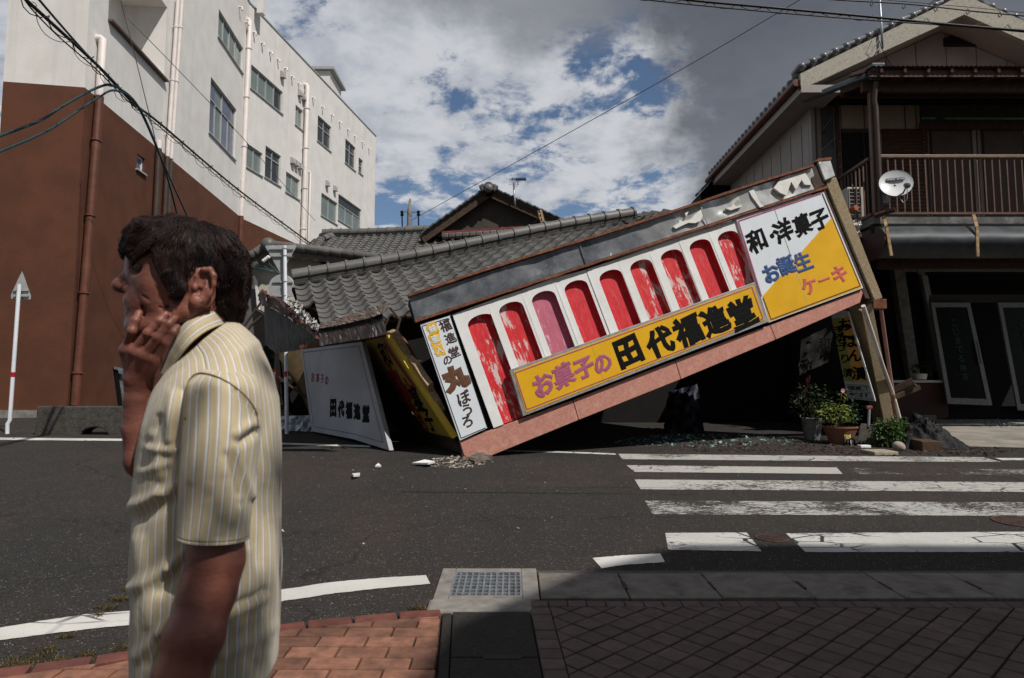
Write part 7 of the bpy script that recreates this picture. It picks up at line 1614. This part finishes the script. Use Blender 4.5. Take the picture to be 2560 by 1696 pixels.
def surface_nets(fn, lo, hi, vox):
    lo = np.asarray(lo, float); B = 4; nb = np.ceil((np.asarray(hi) - lo) / (vox * B)).astype(int) + 1; n = nb * B
    g = [lo[k] + (np.arange(nb[k]) + .5) * B * vox for k in range(3)]
    C = np.stack(np.meshgrid(*g, indexing='ij'), -1).reshape(-1, 3)
    co = np.concatenate([fn(C[i:i + 400000]) for i in range(0, len(C), 400000)]).reshape(nb)
    phi = np.repeat(np.repeat(np.repeat(co, B, 0), B, 1), B, 2).astype(np.float32)
    near = np.argwhere(np.abs(co) < vox * B * 1.7); off = np.stack(np.meshgrid(*[np.arange(B)] * 3, indexing='ij'), -1).reshape(-1, 3)
    idx = (near[:, None, :] * B + off[None]).reshape(-1, 3); P_ = lo + (idx + .5 - .0) * vox
    v = np.concatenate([fn(P_[i:i + 400000]) for i in range(0, len(P_), 400000)]); phi[idx[:, 0], idx[:, 1], idx[:, 2]] = v
    s_ = phi < 0; a = np.zeros(n - 1, np.uint8)
    cs = [(i, j, k) for i in (0, 1) for j in (0, 1) for k in (0, 1)]
    for i, j, k in cs: a += s_[i:n[0] - 1 + i, j:n[1] - 1 + j, k:n[2] - 1 + k]
    act = np.argwhere((a > 0) & (a < 8)); val = np.stack([phi[act[:, 0] + i, act[:, 1] + j, act[:, 2] + k] for i, j, k in cs], 1)
    acc = np.zeros((len(act), 3)); cnt = np.zeros(len(act)); cc = np.array(cs, float)
    for x in range(8):
        for y in range(x + 1, 8):
            if np.abs(cc[x] - cc[y]).sum() != 1: continue
            m = (val[:, x] < 0) != (val[:, y] < 0); t = np.where(m, val[:, x] / (val[:, x] - val[:, y] + 1e-12), 0); acc += np.where(m[:, None], cc[x] + (cc[y] - cc[x]) * t[:, None], 0); cnt += m
    V = lo + (act + acc / cnt[:, None] + .5) * vox
    ids = np.full(n - 1, -1, np.int32); ids[act[:, 0], act[:, 1], act[:, 2]] = np.arange(len(act)); Fs = []
    for ax in range(3):
        b, c = (ax + 1) % 3, (ax + 2) % 3; sl0 = [slice(1, -1)] * 3; sl1 = [slice(1, -1)] * 3; sl0[ax] = slice(0, -1); sl1[ax] = slice(1, None)
        e0, e1 = s_[tuple(sl0)], s_[tuple(sl1)]
        for flip, m in ((False, e0 & ~e1), (True, ~e0 & e1)):
            e = np.argwhere(m)
            if not len(e): continue
            e = e + 1; e[:, ax] -= 1; q = []
            for db, dc in ((0, 0), (1, 0), (1, 1), (0, 1)): f = e.copy(); f[:, b] -= 1 - db; f[:, c] -= 1 - dc; q.append(ids[f[:, 0], f[:, 1], f[:, 2]])
            q = np.stack(q, 1); Fs.append(q[:, ::-1] if flip else q)
    Fq = np.concatenate(Fs); return V, Fq[(Fq >= 0).all(1)]
def np_mesh(name, V, Fq, mt, origin):
    me = bpy.data.meshes.new(name); me.from_pydata((wld(V) - np.asarray(origin)).tolist(), [], Fq.tolist()); me.update(); finish(me, mt, True); return me
def skin_mat():
    t = NT('tanned_skin'); n = t.noise(38, 5, .6); n2 = t.noise(9, 4, .6); f = t.voro(170)
    c = t.mix(t.step(n2, .3, .7), (.165, .060, .042), (.262, .100, .070)); c = t.mix(t.math('MULTIPLY', t.step(n, .5, .8), .5), c, (.22, .058, .042))
    c = t.mix(t.math('MULTIPLY', t.math('MULTIPLY', t.step(f, .20, .10), t.step(t.noise(15, 2), .52, .62)), .6), c, (.07, .03, .02))
    t.set(col=c, rough=t.math('ADD', t.math('MULTIPLY', n, .2), .36), spec=.42, sss=.12); t.b.inputs['Subsurface Radius'].default_value = (.012, .004, .002)
    t.bump(t.noise(150, 5, .65), .25, .003); t.bump(t.noise(55, 4, .6, vec=t.mapped((1, 1, 1.6))), .22, .006); return t.m
M_SKIN = skin_mat()
base_w = np.array((M0[0], M0[1], gz(M0[1], .03)))
V, Fq = surface_nets(sd_skin, (-.30, -.86, -.30), (.26, .34, .32), .0023)
me = np_mesh('person', V, Fq, M_SKIN, base_w); man = bpy.data.objects.new('person', me); COL.objects.link(man); man.location = tuple(base_w); ROOT[man.name] = tuple(base_w)
tag(man, 'man in a cream striped short sleeved shirt holding his chin in the left foreground', 'person')
sm_ = man.modifiers.new('smooth', 'SMOOTH'); sm_.factor = .5; sm_.iterations = 1
def child_mb(name, m, mt, smooth=True): return part(man, name, m, mt, smooth=smooth)
# eyes, brows and nails
for s_ in (1, -1):
    c = H(351, 668, .0425); c[2] *= s_; m = MB(); o = wld(c)[0]; m.lathe([(max(.0003, .0118 * math.sin(t)), -.0118 * math.cos(t)) for t in np.linspace(.02, math.pi - .02, 12)], o, 16, MF); child_mb('eye', m, mat('eye_white', (.11, .085, .075), .1, .2, 9, 0))
    m = MB(); ic = o + MF * .0112 + ML * .0012 * s_; m.lathe([(.0001, .0012), (.003, .0011), (.0055, .0002), (.0058, -.002)], ic, 16, nrm(MF + ML * .25 * s_)); child_mb('iris', m, mat('dark_iris', (.012, .008, .006), 0, .1))
r_ = random.Random(17)
def strands(name, roots, dirs, l, r, mt, bend=(0, 0, 0)):
    m = MB()
    for p, d in zip(roots, dirs):
        p = np.asarray(p); d = np.asarray(d); k = l * r_.uniform(.6, 1.2); m.tube(list(wld(np.array([p, p + d * k * .5, p + d * k + np.array(bend) * k]))), [r, r * .8, r * .2], 3, False)
    return child_mb(name, m, mt)
M_HAIR = None
def hair_mat():
    t = NT('dark_brown_hair'); n = t.noise(60, 4, .6, vec=t.mapped((1, 1, .3))); t.set(col=t.mix(t.step(n, .3, .7), (.007, .004, .004), (.030, .011, .009)), rough=.55, spec=.28); t.bump(t.noise(220, 3, .6, vec=t.mapped((1, 1, .12))), .15, .003); return t.m
M_HAIR = hair_mat()
for s_ in (1, -1):
    ro, di = [], []
    for k in range(70): u = r_.random(); p = H(334 + 34 * u, 637 - 9 * math.sin(u * 2.6) + r_.uniform(-4, 4), 0) + np.array((0, 0, (.022 + .026 * u) + .004)); p[2] *= s_; ro.append(p); di.append(nrm((-.7, .35 - u * .6, .35 * s_)))
    strands('eyebrow', ro, di, .009, .0006, M_HAIR)
M_NAIL = mat('finger_nail', (.36, .19, .145), .05, .28, 9, 0, spec=.5)
for nm in ('index', 'middle', 'ring', 'little'):
    pts, rs = FING[nm]; d = nrm(pts[3] - pts[2]); out = np.array((0, 0, 1.0)); out = nrm(out - d * out[2]); x = np.cross(d, out); c = pts[3] + d * rs[3] * .25; k = 1.0 if nm != 'index' else .7; m = MB(); n_ = 6
    m.grid(lambda i, j: wld(c + d * rs[3] * (-.75 + 1.35 * j / n_) + x * math.sin((i / n_ - .5) * 1.75) * rs[3] * .92 * (1 - .25 * (j / n_) ** 4) + out * (math.cos((i / n_ - .5) * 1.75) * rs[3] * 1.05))[0], n_, n_)
    child_mb('finger_nail', m, M_NAIL)
# ---- hair: a sculpted cap with thousands of strands lying on it
def sd_hair(p):
    q = sym(p); d = ell(q, H(465, 649), (.112, .084, .081), rad(8))
    d = smin(d, ell(q, H(550, 682), (.048, .076, .068)), .02)
    d = smin(d, chain(q, [H(588, 660, 0), H(596, 725, 0), H(586, 798, 0)], [.022, .021, .012]), .02)
    d = smin(d, chain(q, [H(575, 700, .045), H(572, 750, .040), H(570, 798, .030)], [.026, .022, .012]), .015)
    d = smin(d, chain(q, [H(356, 576, 0), H(332, 594, .0), H(311, 614, .0)], [.022, .012, .005]), .016); d = smin(d, chain(q, [H(362, 580, .04), H(342, 602, .044), H(328, 622, .040)], [.020, .009, .004]), .014)
    d = smin(d, chain(q, [H(336, 598, .012), H(322, 622, .014), H(327, 644, .018)], [.009, .006, .003]), .008); d = smin(d, chain(q, [H(346, 600, .036), H(331, 624, .038), H(335, 644, .040)], [.009, .005, .003]), .008)
    d = smin(d, chain(q, [H(384, 584, .056), H(362, 604, .058), H(347, 630, .052)], [.012, .007, .003]), .01)
    d = smin(d, ell(q, H(432, 655, .062), (.052, .052, .024), rad(25)), .018)
    d = smin(d, chain(q, [H(432, 690, .072), H(446, 728, .076), H(450, 746, .075)], [.016, .011, .004]), .012)
    poly = [(-300, 612), (298, 617), (310, 626), (320, 641), (330, 649), (340, 640), (350, 633), (362, 624), (376, 619), (387, 628), (393, 652), (404, 682), (424, 718), (440, 744), (452, 744), (468, 716), (482, 700), (498, 684), (514, 676), (530, 678), (540, 700), (530, 735), (512, 762), (522, 776), (548, 784), (566, 800), (606, 812), (900, 1200)]
    if not hasattr(sd_hair, 'poly'): sd_hair.poly = [H(x, y, .075)[:2] for x, y in poly]
    # signed distance to the hairline polygon (face and neck side), in side view
    P2 = q[:, :2]; dm = np.full(len(P2), 9.0); ins = np.zeros(len(P2), bool); L_ = sd_hair.poly
    for a, b in zip(L_, L_[1:] + L_[:1]):
        e = b - a; h = np.clip(((P2 - a) @ e) / (e @ e), 0, 1); dm = np.minimum(dm, np.linalg.norm(P2 - a - h[:, None] * e, axis=1))
        c = (a[1] > P2[:, 1]) != (b[1] > P2[:, 1]); xi = (b[0] - a[0]) * (P2[:, 1] - a[1]) / (b[1] - a[1] + 1e-12) + a[0]; ins ^= c & (P2[:, 0] < xi)
    sd = np.where(ins, -dm, dm); return smax(d, -sd, .004)
V, Fq = surface_nets(sd_hair, (-.17, -.02, -.11), (.19, .34, .11), .0032)
me = np_mesh('hair', V, Fq, M_HAIR, base_w); ho = bpy.data.objects.new('hair', me); COL.objects.link(ho); ho.parent = man; ho.modifiers.new('smooth', 'SMOOTH').iterations = 3
rs_ = np.random.RandomState(11); NS = 11000; ST = 12
cen = H(468, 655); root = V[rs_.randint(0, len(V), NS * 3)]; root = root[(root[:, 2] > -.03)][:NS]
def grad(p, e=.0015):
    g = np.stack([sd_hair(p + np.eye(3)[k] * e) - sd_hair(p - np.eye(3)[k] * e) for k in range(3)], 1); return g / (np.linalg.norm(g, axis=1, keepdims=True) + 1e-9)
whorl = H(505, 552, .012); P_ = [root]; p = root.copy(); NC = 340; cl = root[rs_.randint(0, len(root), NC)]; ci = np.concatenate([np.argmin(((root[i:i + 500, None] - cl[None]) ** 2).sum(2), 1) for i in range(0, len(root), 500)]); clift = rs_.gamma(1.8, .0015, NC); cw = rs_.normal(0, .15, (NC, 3)); cst = rs_.uniform(.0058, .0098, NC)
dw = np.linalg.norm(root - whorl, axis=1); clamp_w = np.clip((dw - .012) / .03, .1, 1)
lift = .0006 + clamp_w * clift[ci] + rs_.uniform(0, .0022, len(p)) + (rs_.rand(len(p)) > .985) * .004; step = cst[ci] * rs_.uniform(.8, 1.15, len(p)); wob = cw[ci] + rs_.normal(0, .05, (len(p), 3)); tgt = cl[ci].copy()
for k in range(ST):
    g = grad(p); away = p - whorl; away /= np.linalg.norm(away, axis=1, keepdims=True) + 1e-9
    front = np.clip((p[:, :1] - H(420, 600)[0]) / .05, 0, 1) * np.clip((p[:, 1:2] - H(420, 640)[1]) / .03 + .5, 0, 1)
    d = away * .75 + np.array((-.10, -.75, .0)) * (1 - front * .8) + np.array((.80, -.42, .10)) * front + wob + rs_.normal(0, .05, p.shape)
    d = d - g * np.sum(d * g, 1, keepdims=True); d /= np.linalg.norm(d, axis=1, keepdims=True) + 1e-9
    tgt = tgt + d * step[:, None]; p = p + d * step[:, None]; p = p + (tgt - p) * (.05 * k / ST); sd = sd_hair(p); p = p - g * np.clip(sd - lift * (1.15 - .75 * k / ST), -.01, .004)[:, None]; frz = (sd > .0045)[:, None]; p = np.where(frz, P_[-1] + (p - P_[-1]) * .12, p); P_.append(p)
P_ = np.stack(P_, 1); N_, K_ = P_.shape[:2]; Wp = wld(P_.reshape(-1, 3)).reshape(N_, K_, 3)
tan = np.gradient(Wp, axis=1); tan /= np.linalg.norm(tan, axis=2, keepdims=True) + 1e-9; sd_ = np.cross(tan, ML); sd_ /= np.linalg.norm(sd_, axis=2, keepdims=True) + 1e-9; nn_ = np.cross(sd_, tan)
wd = rs_.uniform(.00035, .00075, N_)[:, None, None] * np.linspace(1, .12, K_)[None, :, None]; ring = [sd_ * wd, -sd_ * wd * .5 + nn_ * wd * .9, -sd_ * wd * .5 - nn_ * wd * .9]
VV = np.stack([Wp + q for q in ring], 2).reshape(-1, 3); ii = np.arange(N_ * K_).reshape(N_, K_)[:, :-1].reshape(-1) * 3
FF = np.concatenate([np.stack((ii + a, ii + b, ii + 3 + b, ii + 3 + a), 1) for a, b in ((0, 1), (1, 2), (2, 0))])
me = bpy.data.meshes.new('hair_strands'); me.from_pydata((VV - base_w).tolist(), [], FF.tolist()); me.update(); finish(me, M_HAIR, True)
so = bpy.data.objects.new('hair_strands', me); COL.objects.link(so); so.parent = man; tag(so, kind='stuff')
# ---- shirt
def shirt_mat():
    t = NT('striped_shirt_cloth'); uv = t.n('ShaderNodeSeparateXYZ'); t.L.new(t.tc.outputs['UV'], uv.inputs[0])
    u = t.math('FRACT', t.math('ADD', uv.outputs[0], t.math('MULTIPLY', t.math('SUBTRACT', t.noise(5, 3), .5), .12))); n = t.noise(4, 4, .6)
    ctr = t.math('ABSOLUTE', t.math('SUBTRACT', u, .5)); wl = t.step(ctr, .105, .075); dk = t.step(t.math('ABSOLUTE', t.math('SUBTRACT', u, .625)), .045, .025); ye = t.step(t.math('ABSOLUTE', t.math('SUBTRACT', u, .06)), .17, .05)
    c = t.mix(t.step(n, .3, .7), (.43, .365, .245), (.50, .425, .285)); c = t.mix(t.math('MULTIPLY', ye, .4), c, (.50, .36, .15)); c = t.mix(t.math('MULTIPLY', wl, .82), c, (.64, .63, .67)); c = t.mix(t.math('MULTIPLY', dk, .65), c, (.10, .10, .16))
    t.set(col=c, rough=.75, spec=.2, sheen=.15); w = t.n('ShaderNodeTexNoise'); w.inputs['Scale'].default_value = 900; t.L.new(t.tc.outputs['Object'], w.inputs['Vector']); t.bump(w.outputs[0], .12, .001); t.bump(t.noise(26, 4, .6, vec=t.mapped((1, 1, .5))), .25, .012); return t.m
M_SHIRT = shirt_mat(); PITCHS = .0168
def uv_mesh(name, V, nu, nv, Ufn, closed=True):
    """V[(nv+1),(nu+1)] local points; UV x from Ufn(i,j)"""
    Vf = V.reshape(-1, 3); nu1 = nu + 1; f = [(j * nu1 + i, j * nu1 + i + 1, (j + 1) * nu1 + i + 1, (j + 1) * nu1 + i) for j in range(nv) for i in range(nu)]
    me = bpy.data.meshes.new(name); me.from_pydata((wld(Vf) - base_w).tolist(), [], f); me.update(); ul = me.uv_layers.new(name='UVMap')
    uvd = np.array([[Ufn(i, j), j / nv] for j in range(nv + 1) for i in range(nu1)], float); li = np.empty(len(me.loops), np.int32); me.loops.foreach_get('vertex_index', li); ul.data.foreach_set('uv', uvd[li].astype(np.float32).ravel())
    finish(me, M_SHIRT, True); o = bpy.data.objects.new(name, me); COL.objects.link(o); o.parent = man; return o
def project_local(L):
    w = wld(L) - CP; c, s_ = math.cos(PITCH), math.sin(PITCH); y, z = w[:, 1] * c + w[:, 2] * s_, -w[:, 1] * s_ + w[:, 2] * c; return np.stack((1280 + FPX * w[:, 0] / y, 848 - FPX * z / y), 1)
def ridges(px, R):
    h = np.zeros(len(px))
    for (a, b, hh, sg) in R:
        a, b = np.array(a, float), np.array(b, float); e = b - a; t = ((px - a) @ e) / (e @ e); tc = np.clip(t, 0, 1); dd = np.linalg.norm(px - a - tc[:, None] * e, axis=1); h += hh * np.exp(-(dd / sg) ** 2)
    return h
RG = [((336, 1266), (400, 1234), .007, 12), ((400, 1234), (478, 1196), .006, 14), ((345, 1300), (470, 1232), -.006, 14), ((490, 1348), (420, 1420), .006, 12), ((420, 1420), (335, 1472), .008, 16), ((480, 1400), (400, 1480), -.006, 14),
      ((470, 1505), (400, 1580), .006, 12), ((400, 1580), (345, 1640), .008, 14), ((430, 1590), (380, 1660), -.008, 14), ((655, 1478), (575, 1520), -.007, 10), ((655, 1496), (570, 1545), .005, 12), ((560, 1640), (700, 1560), .004, 16),
      ((458, 980), (440, 1105), -.007, 12), ((428, 985), (425, 1100), .006, 12), ((385, 1090), (400, 1190), .005, 14), ((372, 1120), (425, 1128), .005, 10), ((400, 1045), (380, 1110), -.006, 10), ((360, 1180), (420, 1160), .004, 10), ((440, 1140), (400, 1215), -.005, 10),
      ((690, 1000), (660, 1200), .004, 20), ((670, 1200), (640, 1400), -.004, 20), ((690, 1300), (668, 1600), .004, 16), ((620, 1380), (640, 1640), .004, 14), ((640, 860), (560, 900), .004, 16), ((600, 850), (500, 900), -.003, 12), ((352, 1350), (372, 1560), .004, 14)]
def noise3(L, f, seed):
    r = np.random.RandomState(seed); h = np.zeros(len(L))
    for _ in range(9): k = r.normal(0, 1, 3); k *= f * r.uniform(.6, 1.5) / np.linalg.norm(k); h += np.sin(L @ k + r.uniform(0, 6.28))
    return h / 3
rings = [((327, 1765), (662, 1676), .200), ((328, 1640), (690, 1632), .208), ((331, 1525), (699, 1525), .208), ((333, 1444), (704, 1423), .204), ((338, 1362), (705, 1330), .198), ((341, 1260), (704, 1230), .196), ((348, 1158), (701, 1120), .198), ((358, 1085), (696, 1040), .202),
         ((370, 1042), (690, 975), .204), ((381, 1008), (677, 915), .192), ((391, 982), (656, 866), .166), ((399, 964), (631, 832), .130), ((405, 950), (600, 809), .088), ((411, 941), (582, 802), .074)]
NU, NV = 220, 200
tt = np.linspace(0, len(rings) - 1, NV + 1)
def cub(vals, t):
    vals = np.asarray(vals, float); n = len(vals); i = np.clip(t.astype(int), 0, n - 2); f = (t - i)[:, None] if vals.ndim > 1 else t - i
    p = lambda k: vals[np.clip(i + k, 0, n - 1)]; p0, p1, p2, p3 = p(-1), p(0), p(1), p(2)
    return .5 * (2 * p1 + (p2 - p0) * f + (2 * p0 - 5 * p1 + 4 * p2 - p3) * f ** 2 + (3 * p1 - p0 - 3 * p2 + p3) * f ** 3)
Fp = cub([H(*r[0]) for r in rings], tt); Bp = cub([H(*r[1]) for r in rings], tt); hw_ = cub([r[2] for r in rings], tt)
ang = np.linspace(0, 2 * math.pi, NU + 1) - math.pi / 2 * 3      # seam on the far side
ca, sa = np.cos(ang), np.sin(ang); e_ = .86
sx = np.sign(ca) * np.abs(ca) ** e_; sy = np.sign(sa) * np.abs(sa) ** e_
C_ = (Fp + Bp) / 2; D_ = (Fp - Bp) / 2
T = C_[:, None, :] + D_[:, None, :] * sx[None, :, None] * .985 + np.array((0, 0, 1.0)) * (hw_[:, None] * sy[None, :])[:, :, None]
flat = T.reshape(-1, 3); nrmv = (flat - np.repeat(C_, NU + 1, 0)); nrmv[:, 1] *= .3; nrmv /= np.linalg.norm(nrmv, axis=1, keepdims=True) + 1e-9
pxy = project_local(flat); nearm = np.clip(flat[:, 2] / .04 + .3, 0, 1); hh = ridges(pxy, RG) * nearm + .0028 * noise3(flat * np.array((1, .45, 1)), 40, 3) + .0014 * noise3(flat * np.array((1, .5, 1)), 95, 4)
fade = np.repeat(np.clip((len(rings) - 1 - tt) / 2.5, 0, 1), NU + 1); flat = flat + nrmv * (hh * fade)[:, None]
per = np.cumsum(np.r_[0, np.linalg.norm(np.diff(T[90], axis=0), axis=1)])
sh_o = uv_mesh('shirt', flat.reshape(NV + 1, NU + 1, 3), NU, NV, lambda i, j: per[i] / PITCHS)
md = sh_o.modifiers.new('cloth', 'SOLIDIFY'); md.thickness = .0016; md.offset = 0
# sleeve
sl_r = [((560, 928), 3, .150), ((558, 931), 40, .158), ((557, 938), 66, .166), ((558, 962), 86, .176), ((559, 1010), 90, .186), ((556, 1080), 89, .199), ((549, 1170), 86, .205), ((541, 1260), 83, .208), ((533, 1320), 81, .210), ((530, 1346), 81, .211)]
def sleeve(sign):
    nu, nv = 120, 130; t_ = np.linspace(0, len(sl_r) - 1, nv + 1); Cc = cub([H(*c, w) for c, _, w in sl_r], t_); R_ = cub([r / KP * .885 for _, r, _ in sl_r], t_)
    an_ = np.linspace(0, 2 * math.pi, nu + 1) - math.pi / 2
    tang = np.gradient(Cc, axis=0); tang[:, 2] = 0; tang /= np.linalg.norm(tang, axis=1, keepdims=True); X_ = np.stack((-tang[:, 1], tang[:, 0], 0 * tang[:, 0]), 1)
    wz = cub([.004, .022, .040, .054, .060, .062, .064, .064, .064, .064], t_)
    S_ = Cc[:, None, :] + X_[:, None, :] * (R_[:, None] * np.cos(an_)[None])[:, :, None] + np.array((0, 0, 1.0)) * (wz[:, None] * np.sin(an_)[None])[:, :, None]
    fl = S_.reshape(-1, 3); nv_ = fl - np.repeat(Cc, nu + 1, 0); nv_ /= np.linalg.norm(nv_, axis=1, keepdims=True) + 1e-9; pp = project_local(fl)
    R2_ = [((590, 1120), (632, 1240), .006, 10), ((565, 1140), (600, 1260), -.005, 10), ((640, 1080), (600, 1110), -.008, 10), ((625, 1060), (590, 1085), .005, 10), ((500, 1000), (480, 1200), .003, 10), ((530, 980), (525, 1200), -.003, 12), ((590, 980), (640, 1040), -.005, 9), ((520, 1260), (500, 1345), .003, 12), ((560, 1200), (548, 1340), -.003, 12), ((600, 1250), (596, 1345), .004, 10)]
    h = ridges(pp, R2_) * (fl[:, 2] > .2) + .0022 * noise3(fl * np.array((1, .4, 1)), 55, 8); fd = np.repeat(np.clip(t_ / 1.5, 0, 1), nu + 1); fl = fl + nv_ * (h * fd)[:, None]
    # sewn hem
    hem = np.repeat(np.exp(-((t_ - (len(sl_r) - 1.42)) / .035) ** 2), nu + 1); fl = fl - nv_ * (hem * .0018)[:, None]
    fl = fl.copy(); fl[:, 2] *= sign
    pr = np.cumsum(np.r_[0, np.linalg.norm(np.diff(S_[70], axis=0), axis=1)]); o = uv_mesh('sleeve', fl.reshape(nv + 1, nu + 1, 3), nu, nv, lambda i, j: pr[i] / PITCHS)
    if sign < 0: o.data.flip_normals()
    m_ = o.modifiers.new('cloth', 'SOLIDIFY'); m_.thickness = .0022; m_.offset = 0; o.parent = sh_o; return o
def reparent(o, p): o.parent = p; return o
reparent(sleeve(1), sh_o)
# far sleeve: short, reaching forward to the raised arm
nu, nv = 60, 40; a0, a1 = H(500, 965, -.165), H(420, 1095, -.10); tg = nrm(a1 - a0); x1 = nrm(np.cross(tg, (0, 0, 1.0))); x2 = np.cross(tg, x1); an_ = np.linspace(0, 2 * math.pi, nu + 1)
S_ = np.array([[a0 + (a1 - a0) * j / nv + (x1 * math.cos(a) + x2 * math.sin(a)) * (.064 - .004 * j / nv) for a in an_] for j in range(nv + 1)]); o = uv_mesh('sleeve', S_, nu, nv, lambda i, j: an_[i] * .062 / PITCHS); o.parent = sh_o
# sleeve seam and placket stitching
def stitched(name, pts, mt, r=.0011):
    A_ = np.concatenate([np.array([v.co for v in o.data.vertices]) for o in man.children if o.name.startswith(('shirt',))] + [np.array([v.co for v in o.data.vertices]) for o in sh_o.children]) + base_w
    L_ = A_ - M0; wl_ = L_ @ ML; loc = np.stack((L_ @ MF, L_[:, 2], wl_), 1); px_ = project_local(loc); out = []
    for x, y in smooth_path([np.array((a, b, 0.0)) for a, b in pts], 5) and [q[:2] for q in smooth_path([np.array((a, b, 0.0)) for a, b in pts], 5)]:
        dd = np.linalg.norm(px_ - np.array((x, y)), axis=1); near = np.flatnonzero(dd < 5.0)
        if len(near): k = near[np.argmax(wl_[near] - dd[near] * .0004)]; out.append(sag(x, y, wl_[k] + .0006))
    m = MB(); m.tube(list(wld(np.array(out))), r, 5); o = child_mb(name, m, mt); o.parent = sh_o
M_SEAM = mat('seam_thread', (.20, .15, .09), .1, .8, 9, 0)
stitched('sleeve_seam', [(462, 1050), (464, 1000), (470, 958), (484, 939), (505, 933), (540, 941), (580, 962), (618, 995), (642, 1032), (646, 1070)], M_SEAM, .0015)
# collar
NT_ = [(548, 762, 0), (524, 774, .040), (494, 790, .058), (464, 811, .064), (441, 840, .061), (423, 872, .052), (409, 904, .042), (400, 928, .034)]
NO_ = [(590, 806, 0), (556, 812, .052), (521, 827, .080), (490, 849, .092), (464, 874, .089), (444, 899, .074), (428, 923, .058), (411, 945, .046)]
def collar(sign):
    n1, n2 = 70, 16; a = np.array([H(*p) for p in NT_]); b = np.array([H(*p) for p in NO_]); t_ = np.linspace(0, 7, n1 + 1); A_, B_ = cub(a, t_), cub(b, t_); G_ = np.zeros((n2 + 1, n1 + 1, 3))
    for j in range(n2 + 1):
        v = j / n2; bul = math.sin(math.pi * min(1, v * 1.15)) * .008; q = A_ * (1 - v) + B_ * v; q = q + np.array((0, .35, 1.0)) * bul; G_[j] = q
    G_[:, :, 2] *= sign; G_[:, :, :] += .0012 * noise3(G_.reshape(-1, 3), 60, 5).reshape(n2 + 1, n1 + 1, 1) * np.array((0, 1, sign))
    o = uv_mesh('collar', G_, n1, n2, lambda i, j: (j / n2) * 2.75 + .35 + .04 * math.sin(i * .1)); m_ = o.modifiers.new('cloth', 'SOLIDIFY'); m_.thickness = .003; m_.offset = 0; o.parent = sh_o
    if sign < 0: o.data.flip_normals()
collar(1); collar(-1)
m = MB(); P2_ = smooth_path([wld(H(x, y, w + .004))[0] for x, y, w in NT_], 6); P3_ = smooth_path([wld(H(x + 14, y + 40, w - .006))[0] for x, y, w in NT_], 6); m.add(P2_ + P3_, [(i, i + 1, len(P2_) + i + 1, len(P2_) + i) for i in range(len(P2_) - 1)]); o = child_mb('collar_band', m, mat('cream_cloth', (.47, .39, .25), .06, .8, 9, .1, 200)); o.parent = sh_o
# trousers and shoes (mostly below the picture)
M_TROU = mat('grey_trousers', (.26, .25, .26), .1, .85, 9, .2, 200)
def leg_loft(sign):
    cs_ = [(H(500, 1560, .07 * sign), .105, .10), (H(498, 1720, .085 * sign), .095, .095), (H(500, 2000, .09 * sign), .072, .075), (H(512, 2300, .09 * sign), .056, .060), (H(514, 2385, .09 * sign), .058, .062)]; m = MB(); n_ = 24; vs = []
    for c, a, b in cs_:
        for i in range(n_): t = 2 * math.pi * i / n_; vs.append(wld(c + np.array((a * math.cos(t), 0, b * math.sin(t))))[0])
    m.add(vs, [(j * n_ + i, j * n_ + (i + 1) % n_, (j + 1) * n_ + (i + 1) % n_, (j + 1) * n_ + i) for j in range(len(cs_) - 1) for i in range(n_)]); return m
m = leg_loft(1); m2 = leg_loft(-1); m.add(m2.v, m2.f); tr_ = child_mb('trousers', m, M_TROU); tag(tr_, kind='stuff') if False else None
for s_ in (1, -1):
    c = H(490, 2395, .09 * s_); o = wld(c)[0]; o[2] = gz(o[1], .03); m = MB(); vs = []; pr = [(-.09, .032, .07), (-.06, .042, .085), (0, .044, .075), (.08, .05, .055), (.14, .045, .045), (.165, .02, .03)]; n_ = 14
    for x, w, h in pr:
        for i in range(n_): t = 2 * math.pi * i / n_; vs.append(o + MF * x + ML * w * math.cos(t) + MZ * (h * .5 + h * .5 * math.sin(t)))
    m.add(vs, [(j * n_ + i, j * n_ + (i + 1) % n_, (j + 1) * n_ + (i + 1) % n_, (j + 1) * n_ + i) for j in range(len(pr) - 1) for i in range(n_)] + [tuple(range(n_)), tuple(range(5 * n_, 6 * n_))]); child_mb('shoe', m, mat('dark_shoe_leather', (.03, .025, .022), .2, .4))
